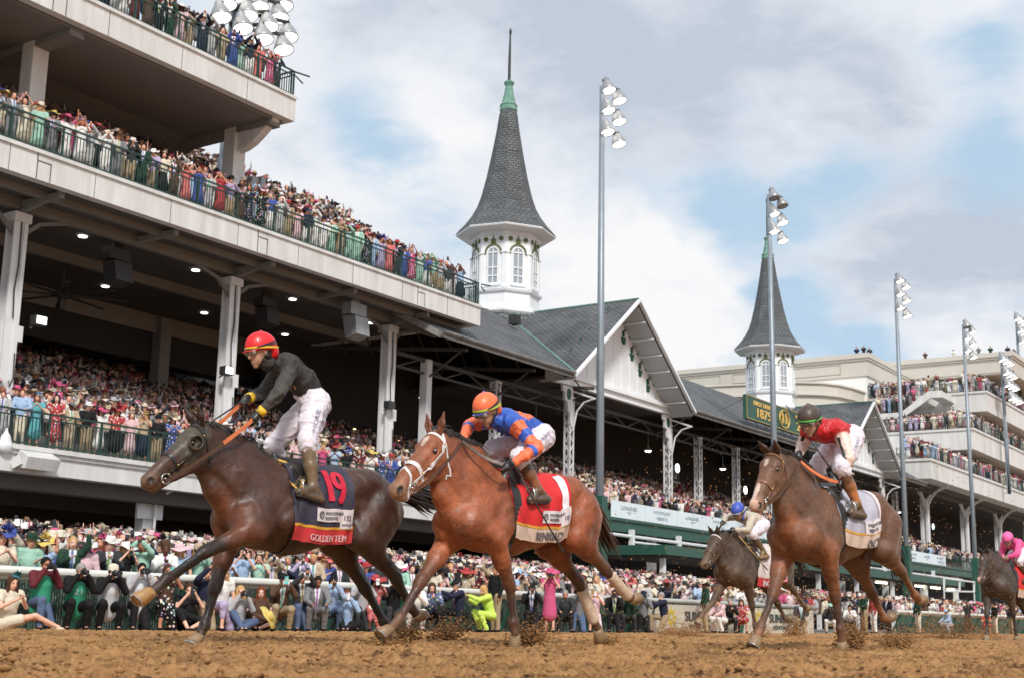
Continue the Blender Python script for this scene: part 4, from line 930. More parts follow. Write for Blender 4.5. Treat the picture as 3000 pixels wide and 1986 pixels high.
# ------------------------------------------------------------------ people
def cloth_mats():
    def base(name):
        m = bpy.data.materials.new(name); m.use_nodes = True; nt = m.node_tree; b = nt.nodes['Principled BSDF']; b.inputs['Roughness'].default_value = .8; b.inputs['Specular IOR Level'].default_value = .25
        oi = nt.nodes.new('ShaderNodeObjectInfo'); tc = nt.nodes.new('ShaderNodeTexCoord'); MATS[name] = m
        n = nt.nodes.new('ShaderNodeTexNoise'); n.inputs['Scale'].default_value = 9; n.inputs['Detail'].default_value = 4; nt.links.new(tc.outputs['Object'], n.inputs[0])
        bp = nt.nodes.new('ShaderNodeBump'); bp.inputs['Distance'].default_value = .03; nt.links.new(n.outputs[0], bp.inputs['Height']); nt.links.new(bp.outputs[0], b.inputs['Normal'])
        return m, nt, b, oi, tc
    m, nt, b, oi, tc = base('cloth_plain'); nt.links.new(oi.outputs['Color'], b.inputs['Base Color'])
    m, nt, b, oi, tc = base('cloth_skin'); a = nt.nodes.new('ShaderNodeAttribute'); a.attribute_name = 'Col'; mx = nt.nodes.new('ShaderNodeMix'); mx.data_type = 'RGBA'; mx.blend_type = 'MULTIPLY'; mx.inputs[0].default_value = 1
    nt.links.new(oi.outputs['Color'], mx.inputs[6]); nt.links.new(a.outputs['Color'], mx.inputs[7]); nt.links.new(mx.outputs[2], b.inputs['Base Color']); b.inputs['Roughness'].default_value = .5; b.inputs['Subsurface Weight'].default_value = .0
    m, nt, b, oi, tc = base('cloth_suit'); a = nt.nodes.new('ShaderNodeAttribute'); a.attribute_name = 'Col'; sp = nt.nodes.new('ShaderNodeSeparateColor'); nt.links.new(a.outputs['Color'], sp.inputs[0])
    mx = nt.nodes.new('ShaderNodeMix'); mx.data_type = 'RGBA'; nt.links.new(sp.outputs[0], mx.inputs[0]); nt.links.new(oi.outputs['Color'], mx.inputs[6]); mx.inputs[7].default_value = (.72, .74, .8, 1)
    hs = nt.nodes.new('ShaderNodeCombineColor'); hs.mode = 'HSV'; nt.links.new(oi.outputs['Random'], hs.inputs[0]); hs.inputs[1].default_value = .75; hs.inputs[2].default_value = .3
    m2 = nt.nodes.new('ShaderNodeMix'); m2.data_type = 'RGBA'; nt.links.new(sp.outputs[1], m2.inputs[0]); nt.links.new(mx.outputs[2], m2.inputs[6]); nt.links.new(hs.outputs[0], m2.inputs[7]); nt.links.new(m2.outputs[2], b.inputs['Base Color'])
    m, nt, b, oi, tc = base('cloth_floral'); v = nt.nodes.new('ShaderNodeTexVoronoi'); v.inputs['Scale'].default_value = 13; nt.links.new(tc.outputs['Object'], v.inputs[0])
    cr = nt.nodes.new('ShaderNodeValToRGB'); nt.links.new(v.outputs['Distance'], cr.inputs[0]); cr.color_ramp.elements[0].position = .28; cr.color_ramp.elements[1].position = .36; cr.color_ramp.elements[0].color = (1, 1, 1, 1); cr.color_ramp.elements[1].color = (0, 0, 0, 1)
    mx = nt.nodes.new('ShaderNodeMix'); mx.data_type = 'RGBA'; nt.links.new(cr.outputs[0], mx.inputs[0]); nt.links.new(oi.outputs['Color'], mx.inputs[6])
    m3 = nt.nodes.new('ShaderNodeMix'); m3.data_type = 'RGBA'; m3.inputs[0].default_value = .55; nt.links.new(v.outputs['Color'], m3.inputs[6]); m3.inputs[7].default_value = (.8, .75, .72, 1); nt.links.new(m3.outputs[2], mx.inputs[7]); nt.links.new(mx.outputs[2], b.inputs['Base Color'])
cloth_mats()
def c_(r, g, b): return lin((r, g, b))
CN = {'white': c_(228, 225, 220), 'cream': c_(222, 208, 180), 'pale pink': c_(225, 180, 185), 'hot pink': c_(215, 45, 120), 'red': c_(190, 30, 38), 'dark red': c_(110, 22, 35), 'navy': c_(32, 38, 68), 'light blue': c_(150, 185, 225), 'royal blue': c_(45, 75, 170), 'grey': c_(125, 125, 128), 'pale grey': c_(178, 178, 180), 'black': c_(28, 27, 30), 'beige': c_(190, 165, 130), 'teal': c_(35, 135, 145), 'mint green': c_(150, 205, 180), 'lavender': c_(180, 160, 205), 'purple': c_(85, 50, 120), 'brown': c_(95, 65, 45), 'dark green': c_(30, 70, 50), 'yellow': c_(225, 195, 60), 'orange': c_(215, 110, 45), 'denim blue': c_(75, 100, 140), 'peach': c_(230, 170, 140), 'turquoise': c_(60, 175, 185), 'coral': c_(225, 95, 90), 'khaki': c_(170, 145, 105), 'neon yellow': c_(205, 245, 20), 'silver': c_(165, 168, 172), 'charcoal': c_(55, 57, 62)}
for _k in CN:
    _g = sum(CN[_k])/3; CN[_k] = tuple((x*.74+_g*.26)*.93 for x in CN[_k])
SKIN = [c_(222, 172, 148), c_(205, 150, 125), c_(190, 132, 104), c_(228, 182, 160), c_(150, 100, 75), c_(95, 62, 48), c_(214, 160, 136)]
HAIRC = {'brown': c_(70, 45, 30), 'blond': c_(190, 150, 95), 'black': c_(22, 18, 18), 'grey': c_(150, 145, 140), 'auburn': c_(110, 55, 30)}
v3 = lambda *a: np.array(a, float)
def pose(legs='stand', arms='down', lean=0.0):
    J = {}
    if legs == 'stand':
        J['hipc'] = v3(0, 0, .93); J['kn'] = [v3(-.09, -.03, .5), v3(.09, -.02, .5)]; J['an'] = [v3(-.1, .02, .08), v3(.11, .0, .08)]; up = v3(0, -.0-lean, 1); cz = .47
    elif legs == 'squat':
        J['hipc'] = v3(0, .16, .43); J['kn'] = [v3(-.17, -.24, .50), v3(.17, -.22, .47)]; J['an'] = [v3(-.17, -.06, .08), v3(.18, -.04, .08)]; up = v3(0, -.32, 1)
    elif legs == 'kneel':
        J['hipc'] = v3(0, .1, .48); J['kn'] = [v3(-.14, -.3, .52), v3(.14, -.12, .07)]; J['an'] = [v3(-.15, -.3, .08), v3(.14, .32, .07)]; up = v3(0, -.12-lean, 1)
    elif legs == 'sit':
        J['hipc'] = v3(0, .2, .13); J['kn'] = [v3(-.20, -.16, .36), v3(.28, -.10, .2)]; J['an'] = [v3(-.10, -.40, .08), v3(.0, -.32, .08)]; up = v3(0, -.12, 1)
    elif legs == 'sitlong':
        J['hipc'] = v3(0, .1, .13); J['kn'] = [v3(.3, -.28, .26), v3(.34, -.1, .24)]; J['an'] = [v3(.68, -.4, .08), v3(.72, -.22, .08)]; up = v3(0, -.08, 1)
    up = up/np.linalg.norm(up); J['up'] = up; h = J['hipc']; fw = v3(0, -1, 0); fw = fw-up*(fw@up); fw /= np.linalg.norm(fw); lf = v3(1, 0, 0)
    J['chest'] = h+up*.33; J['neck'] = h+up*.53; J['sh'] = [J['neck']-up*.04-lf*.185, J['neck']-up*.04+lf*.185]; J['head'] = J['neck']+up*.14+fw*.03
    J['hp'] = [h-lf*.085, h+lf*.085]
    P = lambda x, f, u: J['neck']+lf*x+v3(0, -1, 0)*f+v3(0, 0, 1)*u
    A = {'down': ((-.25, .02, -.31), (-.24, .10, -.56), (.25, .02, -.31), (.24, .10, -.56)),
         'rail': ((-.26, .10, -.28), (-.16, .33, -.34), (.26, .10, -.28), (.16, .33, -.34)),
         'clap': ((-.24, .14, -.26), (-.04, .32, -.12), (.24, .14, -.26), (.04, .32, -.10)),
         'phone': ((-.25, .22, -.18), (-.06, .32, .08), (.25, .22, -.18), (.06, .32, .08)),
         'phonehi': ((-.22, .24, .02), (-.05, .38, .22), (.22, .24, .02), (.05, .38, .22)),
         'cam': ((-.24, .16, -.22), (-.08, .22, .05), (.24, .16, -.22), (.08, .26, .04)),
         'cheer': ((-.24, .14, -.26), (-.06, .3, -.14), (.28, .1, .08), (.27, .16, .30)),
         'cheer2': ((-.28, .1, .04), (-.27, .18, .26), (.28, .1, .04), (.27, .18, .26)),
         'wave': ((-.24, .02, -.3), (-.22, .14, -.5), (.26, .18, .0), (.16, .3, .26)),
         'knee': ((-.25, .16, -.26), (-.17, .36, -.34), (.25, .16, -.26), (.17, .36, -.34)),
         'point': ((-.22, .2, -.2), (-.1, .42, -.12), (.22, .28, -.12), (.1, .52, -.02))}[arms]
    J['el'] = [P(*A[0]), P(*A[2])]; J['ha'] = [P(*A[1]), P(*A[3])]; J['fw'] = fw
    return J
def head_prims(S, c, fw, up, k=.012, s=1.0, cs=0, cf=0, fine=False):
    lf = np.cross(up, fw)*-1; lf = lf/np.linalg.norm(lf); R = np.stack([lf, fw, up], 1)
    S.ell(c+up*.025*s-fw*.005*s, v3(.076, .095, .10)*s, k, cs, R); S.ell(c-up*.05*s+fw*.03*s, v3(.055, .06, .06)*s, .02, cs, R)
    S.cone(c-up*.005*s+fw*.088*s, c-up*.03*s+fw*.105*s, .011*s, .016*s, .01, cs)
    for q in (-1, 1): S.ell(c+lf*q*.078*s-up*.012*s-fw*.005*s, v3(.012, .018, .03)*s, .006, cs, R)
    return R
def figure(J, outfit='suit', vox=.02, hair='short', fine=False, skirt=.5):
    """returns meshes of the parts of one person in local coordinates"""
    out = {}; up = J['up']; fw = J['fw']; B = SDF(); lf = v3(1, 0, 0); z0 = 0
    B.cone(J['hipc'], J['chest'], .12, .13, .04, 0, (fw, 1.3)).cone(J['chest'], J['neck']-up*.06, .13, .085, .05, 0, (fw, 1.3)).cone(J['neck']-up*.05, J['head']-up*.04, .052, .048, .02, 0)
    for i in (0, 1):
        B.cone(J['neck']-up*.06, J['sh'][i], .06, .055, .03, 0).cone(J['sh'][i], J['el'][i], .048, .037, .02, 0).cone(J['el'][i], J['ha'][i], .037, .024, .015, 0)
        d = J['ha'][i]-J['el'][i]; d /= np.linalg.norm(d); h = J['ha'][i]; sx = 1 if i else -1
        B.cone(h, h+d*.06, .026, .03, .012, 0, (np.cross(d, lf)/(np.linalg.norm(np.cross(d, lf))+1e-6), 1.5))
        if fine:
            for f in range(4): q = h+d*.07+lf*(f-1.5)*.017; B.cone(q, q+d*.045-lf*sx*.004, .0085, .0075, .004, 0)
            B.cone(h+d*.02-lf*sx*.025, h+d*.06-lf*sx*.045, .011, .009, .006, 0)
        else: B.cone(h+d*.07, h+d*.12, .024, .018, .01, 0); B.cone(h+d*.02-lf*sx*.02, h+d*.06-lf*sx*.04, .013, .011, .008, 0)
        B.cone(J['hp'][i], J['kn'][i], .078, .052, .03, 0).cone(J['kn'][i], J['an'][i], .052, .034, .02, 0).cone(J['an'][i], J['an'][i]+v3(.0, -.13, -.045), .036, .03, .015, 0)
    R = head_prims(B, J['head'], fw, up)
    V, Q = B.surf(vox); V = relax(V, Q, 1, .4); loc = (V-J['head'])@R; col = np.ones((len(V), 3)); fr = loc[:, 1] > .05
    eye = fr & (np.abs(np.abs(loc[:, 0])-.033) < .02) & (np.abs(loc[:, 2]-.012) < .012); col[eye] = (.25, .22, .2)
    mo = fr & (np.abs(loc[:, 0]) < .028) & (np.abs(loc[:, 2]+.062) < .012); col[mo] = (.65, .35, .33)
    out['body'] = np_mesh('body', V, Q, [MATS['cloth_skin']], col)
    T = SDF(); g = .016; h = J['hipc']
    bare = outfit in ('dress', 'skirt')
    T.cone(h+up*.02, J['chest'], .132+g, .148+g, .05, 0, (fw, 1.25)).cone(J['chest'], J['neck']-up*.06, .148+g, .10+g*.6, .05, 0, (fw, 1.3))
    if outfit == 'suit': T.cone(h-up*.07, h+up*.12, .15, .13, .04, 0, (fw, 1.25))
    for i in (0, 1):
        T.cone(J['neck']-up*.06, J['sh'][i], .08, .082, .03, 0); e = J['el'][i]; s = J['sh'][i]
        if bare: T.cone(s, s+(e-s)*.45, .072, .066, .02, 0)
        else:
            T.cone(s, e, .076, .064, .02, 0); w = J['ha'][i]+(e-J['ha'][i])*.06; T.cone(e, w, .064, .048, .015, 0)
    V, Q = T.surf(vox); V = relax(V, Q, 1, .4); rel = V-h; uu = rel@up; ff = rel@fw; xx = np.abs(rel[:, 0]); col = np.zeros((len(V), 3))
    if outfit == 'suit':
        vv = (ff > .05) & (uu > .12) & (xx < .012+.16*np.clip(uu-.16, 0, .34)); col[vv] = (1, 0, 0); tie = vv & (xx < .02); col[tie] = (1, 1, 0)
    out['top'] = np_mesh('top', V, Q, [], col)
    D = SDF()
    if bare:
        kz = (J['kn'][0]+J['kn'][1])/2; D.cone(h+up*.06, h, .12, .15, .04, 0, (fw, 1.25))
        if h[2] > .7: D.cone(h, v3(0, 0, skirt), .16, .25 if outfit == 'skirt' else .21, .05, 0, (fw, 1.2))
        else: e_ = .55 if h[2] < .2 and J['an'][0][0] > .4 else 1.0; [D.cone(J['hp'][i], J['hp'][i]+(J['kn'][i]-J['hp'][i])*e_, .11, .09, .06, 0) for i in (0, 1)]; (D.cone(J['kn'][0], J['kn'][1], .06, .06, .06, 0), D.cone(J['kn'][0], (J['kn'][0]+J['an'][0])/2, .075, .06, .05, 0)) if e_ == 1.0 else None
    else:
        D.cone(h+up*.05, h-up*.03, .125, .125, .04, 0, (fw, 1.25))
        for i in (0, 1): D.cone(J['hp'][i], J['kn'][i], .112, .080, .03, 0).cone(J['kn'][i], J['an'][i]+v3(0, 0, .02), .078, .062, .02, 0)
    V, Q = D.surf(vox); V = relax(V, Q, 1, .4); out['bottom'] = np_mesh('bottom', V, Q, [])
    H = SDF(); c = J['head']
    H.ell(c+up*.035-fw*.018, v3(.088, .103, .105), .01, 0, R)
    if hair == 'long': H.cone(c+up*.02-fw*.03, c-up*.2-fw*.05, .085, .075, .04, 0, (fw, 1.2)); [H.cone(c+lf*q*.065+up*.03, c+lf*q*.1-up*.2+fw*.02, .032, .03, .03, 0) for q in (-1, 1)]
    H.ell(c-up*.035+fw*.085, v3(.07, .07, .085), .012, 0, R, neg=True)
    V, Q = H.surf(vox*.9); V = relax(V, Q, 1, .4); out['hair'] = np_mesh('hair', V, Q, [])
    for i in (0, 1):
        S = SDF(); a = J['an'][i]; S.cone(a+v3(0, .04, -.03), a+v3(0, -.15, -.045), .045, .038, .02, 0); V, Q = S.surf(vox*1.1); out['shoe%d' % i] = np_mesh('shoe', V, Q, [])
    return out
def hat_mesh(kind):
    mb = MB(); rnd = np.random.RandomState(abs(hash(kind)) % 1000 if False else sum(map(ord, kind)))
    def brim(r, wave, droop, n=28, z=.075):
        vs = []; rr = [.085, r*.6, r]
        for j, q in enumerate(rr):
            for k in range(n):
                t = 2*pi*k/n; vs.append((q*cos(t), q*sin(t)*.95, z+(-droop*j/2+wave*j/2*sin(2*t+.6)+wave*.4*j/2*sin(5*t))))
        b = len(vs); vs += [(x, y, zz-.008) for x, y, zz in vs]; fs = []
        for j in range(2):
            for k in range(n): a = j*n+k; c = j*n+(k+1) % n; fs.append((a, c, c+n, a+n)); fs.append((b+a, b+a+n, b+c+n, b+c))
        for k in range(n): a = 2*n+k; c = 2*n+(k+1) % n; fs.append((a, c, b+c, b+a))
        mb.add(vs, fs)
    if kind in ('fedora', 'cowboy hat'):
        brim(.16 if kind == 'fedora' else .21, .02 if kind == 'fedora' else .05, .01); mb.lathe([(.098, .065), (.096, .12), (.085, .17), (.05, .175), (.0, .15)], (0, 0, 0), 20, cap=False); mb.lathe([(.1, .075), (.1, .105)], (0, 0, 0), 20, cap=False)
    elif kind == 'wide hat': brim(.27, .035, .02); mb.lathe([(.098, .06), (.098, .11), (.08, .15), (.0, .158)], (0, 0, 0), 20, cap=False); 
    elif kind == 'cap': mb.lathe([(.098, .03), (.1, .07), (.088, .12), (.045, .145), (.0, .15)], (0, 0, 0), 20, cap=False); mb.prism([(-.075, -.08, .05), (-.07, -.15, .035), (0, -.175, .03), (.07, -.15, .035), (.075, -.08, .05)], (0, 0, .012))
    else:
        big = kind == 'feather hat'
        if big: brim(.2, .06, .0, z=.09)
        else: mb.lathe([(.09, .10), (.07, .125), (.0, .13)], (.03, 0, 0), 16)
        for i in range(46 if big else 30):           # petals and feathers
            t = rnd.uniform(0, 2*pi); e = rnd.uniform(.2, 1.4); L = rnd.uniform(.07, .2 if big else .15); b = v3(.04, -.02, .12); d = v3(cos(t)*cos(e), sin(t)*cos(e), sin(e)); s = np.cross(d, v3(.3, .2, .9)); s /= np.linalg.norm(s); w = rnd.uniform(.014, .035)
            mid = b+d*L*.55+s*0; tip = b+d*L+v3(0, 0, -.02); q = np.cross(s, d)*.012
            mb.add([b, mid+s*w, tip, mid-s*w, mid+q], [(0, 1, 4), (1, 2, 4), (2, 3, 4), (3, 0, 4)])
    o = mb.build('hat', MATS['cloth_plain'], None, True); me = o.data; bpy.data.objects.remove(o); return me
HATS = {k: hat_mesh(k) for k in ('fedora', 'cowboy hat', 'wide hat', 'cap', 'feather hat', 'fascinator')}
FIGC = {}
def get_fig(legs, arms, outfit, hair, vox, skirt=.5, lean=0.0):
    k = (legs, arms, outfit, hair, vox, skirt, lean)
    if k not in FIGC: J = pose(legs, arms, lean); FIGC[k] = (J, figure(J, outfit, vox, hair, vox < .02, skirt))
    return FIGC[k]
def place(me, name, parent, mat_, col, mx=None):
    o = bpy.data.objects.new(name, me); COL.objects.link(o); o.parent = parent; o.color = (*col, 1)
    if mat_ is not None:
        if len(me.materials) == 0: me.materials.append(MATS['cloth_plain'])
        o.material_slots[0].link = 'OBJECT'; o.material_slots[0].material = mat_
    if mx is not None: o.matrix_basis = mx
    return o
M_phone = mat('phone_black', (.02, .02, .025), .2); M_phonew = mat('phone_white', (.75, .76, .78), .3); M_cam = mat('camera_black', (.02, .02, .02), .35); M_lensg = mat('lens_glass', (.03, .03, .06), .05, spec=1.0)
M_teal = mat('phone_teal', (.15, .6, .6), .35)
_ph = {}
def device(kind, loc, rz, label, grp, col='black'):
    if (kind, col) not in _ph:
        mb = MB(); m_ = {'black': M_phone, 'white': M_phonew, 'teal': M_teal}[col]
        if kind == 'phone': mb.box(-.038, .038, -.005, .005, -.075, .075); a = mb.build('x', m_); mb = MB(); mb.box(-.03, -.008, -.009, -.005, .04, .065); mb.lathe([(.006, 0), (.0, .002)], (-.02, -.0095, .052), 8, R=np.array([[1, 0, 0], [0, 0, -1], [0, 1, 0]])); b = mb.build('y', M_lensg)
        else:
            mb.box(-.07, .07, -.03, .04, -.045, .04); mb.box(-.03, .03, -.02, .04, .04, .07); mb.box(.045, .075, -.05, -.03, -.045, .035)
            Rl = np.array([[1, 0, 0], [0, 0, -1], [0, 1, 0]]); L = .16 if kind == 'camera' else .3; r2 = .04 if kind == 'camera' else .058
            a0 = [(.038, .02), (.038, L*.5), (r2, L*.55), (r2, L), (r2*.85, L)]; mb.lathe(a0, (0, -.02, 0), 14, R=Rl); a = mb.build('x', m_); mb = MB(); mb.lathe([(r2*.82, L-.01), (.0, L+.004)], (0, -.02, 0), 14, R=Rl); b = mb.build('y', M_lensg)
        _ph[(kind, col)] = (a.data, b.data); bpy.data.objects.remove(a); bpy.data.objects.remove(b)
    A, B = _ph[(kind, col)]; nm = 'phone' if kind == 'phone' else 'camera'
    o = bpy.data.objects.new(nm, A); COL.objects.link(o); o.location = loc; o.rotation_euler = (0, 0, rz); tag(o, label, nm, grp)
    c = bpy.data.objects.new('lens', B); COL.objects.link(c); c.parent = o
    return o
USED = set(); NPERS = [0]
ARMTXT = {'down': 'arms down', 'rail': 'leaning on the rail', 'clap': 'hands together', 'phone': 'phone at the face', 'phonehi': 'holding a phone high', 'cam': 'camera at the eye', 'cheer': 'one arm raised', 'cheer2': 'both arms raised', 'wave': 'hand waving', 'knee': 'hands on the knees', 'point': 'reaching forward'}
def person(x, y, z, rz, legs='stand', arms='down', outfit='suit', top='navy', bottom=None, hat=None, hatc='white', hair='short', hairc='brown', skin=0, floral=False, s=1.0, vox=.026, label=None, group=None, extra=None, lean=0.0, zone='', ph=None, apron=None):
    J, F = get_fig(legs, arms, outfit, hair, vox, .5, lean)
    if label is None: return None
    assert label not in USED, label
    USED.add(label); NPERS[0] += 1
    R = empty('person', (x, y, z), rz, label, 'person', group); R.scale = (s, s, s); sk = SKIN[skin % len(SKIN)]
    place(F['body'], 'body', R, MATS['cloth_skin'], sk)
    tm = MATS['cloth_suit'] if outfit == 'suit' else (MATS['cloth_floral'] if floral else MATS['cloth_plain'])
    place(F['top'], {'suit': 'jacket', 'dress': 'dress_top', 'skirt': 'blouse', 'shirt': 'shirt'}[outfit], R, tm, CN[top])
    bc = bottom or (top if outfit in ('suit', 'dress') else 'khaki')
    place(F['bottom'], {'dress': 'skirt', 'skirt': 'skirt'}.get(outfit, 'trousers'), R, MATS['cloth_floral'] if (floral and outfit == 'dress') else MATS['cloth_plain'], CN[bc])
    place(F['hair'], 'hair', R, MATS['cloth_plain'], HAIRC[hairc])
    for i in (0, 1): place(F['shoe%d' % i], 'shoe', R, MATS['cloth_plain'], CN['cream'] if legs == 'sitlong' else CN['black'])
    if hat:
        up = J['up']; q = Vector(up).to_track_quat('Z', 'Y'); tilt = Matrix.Rotation(.16, 4, 'X') @ Matrix.Rotation(((NPERS[0]*37) % 20-10)/60., 4, 'Y')
        sc = 1.0 if hat != 'feather hat' else 1.15
        place(HATS[hat], 'hat', R, MATS['cloth_plain'], CN[hatc], Matrix.Translation(Vector(J['head']+up*.012)) @ tilt @ Matrix.Scale(sc, 4))
    if ph:
        kind, col, lab = ph; m = (J['ha'][0]+J['ha'][1])/2+v3(0, -.03, .05); c, sn = cos(rz), sin(rz); m = m*s
        device(kind, (x+m[0]*c-m[1]*sn, y+m[0]*sn+m[1]*c, z+m[2]), rz, lab, 'phones held up by spectators' if kind == 'phone' else 'cameras held by photographers', col)
    return R
def face(x, y, tx=9.0, ty=5.0):
    return atan2(tx-x, -(ty-y))
# ------------------------------------------------------------------ photographers and spectators on the track side of the rail
def bib(root, J, colr, num=None, trim=(.8, .8, .8)):
    """a tabard worn over the chest, one shape front and back"""
    S = SDF(); h = J['hipc']; up = J['up']; fw = J['fw']
    S.cone(h-up*.10, J['chest'], .175, .182, .05, 0, (fw, 1.2)).cone(J['chest'], J['neck']-up*.09, .182, .115, .04, 0, (fw, 1.22))
    lf = v3(1, 0, 0)
    for q in (-1, 1): S.ell(J['chest']+lf*q*.25+up*.05, v3(.1, .3, .22), .02, 0, neg=True)
    o = sdf_obj('tabard', S, .018, [mat('tabard_%d' % int(colr[1]*100), colr, .7, bump=.008, bscale=12)], root)
    if num:
        V, Fc = text_mesh(num, .15, .001, align='CENTER', maxlen=.03); mb = MB(); c = J['chest']+fw*.166-up*.06
        PP = S.snap(np.array([c+lf*v[0]*1.2+up*v[1] for v in V]), .006, 8); mb.add(list(PP), Fc); mb.build('number', M_phonew, o)
RL = []
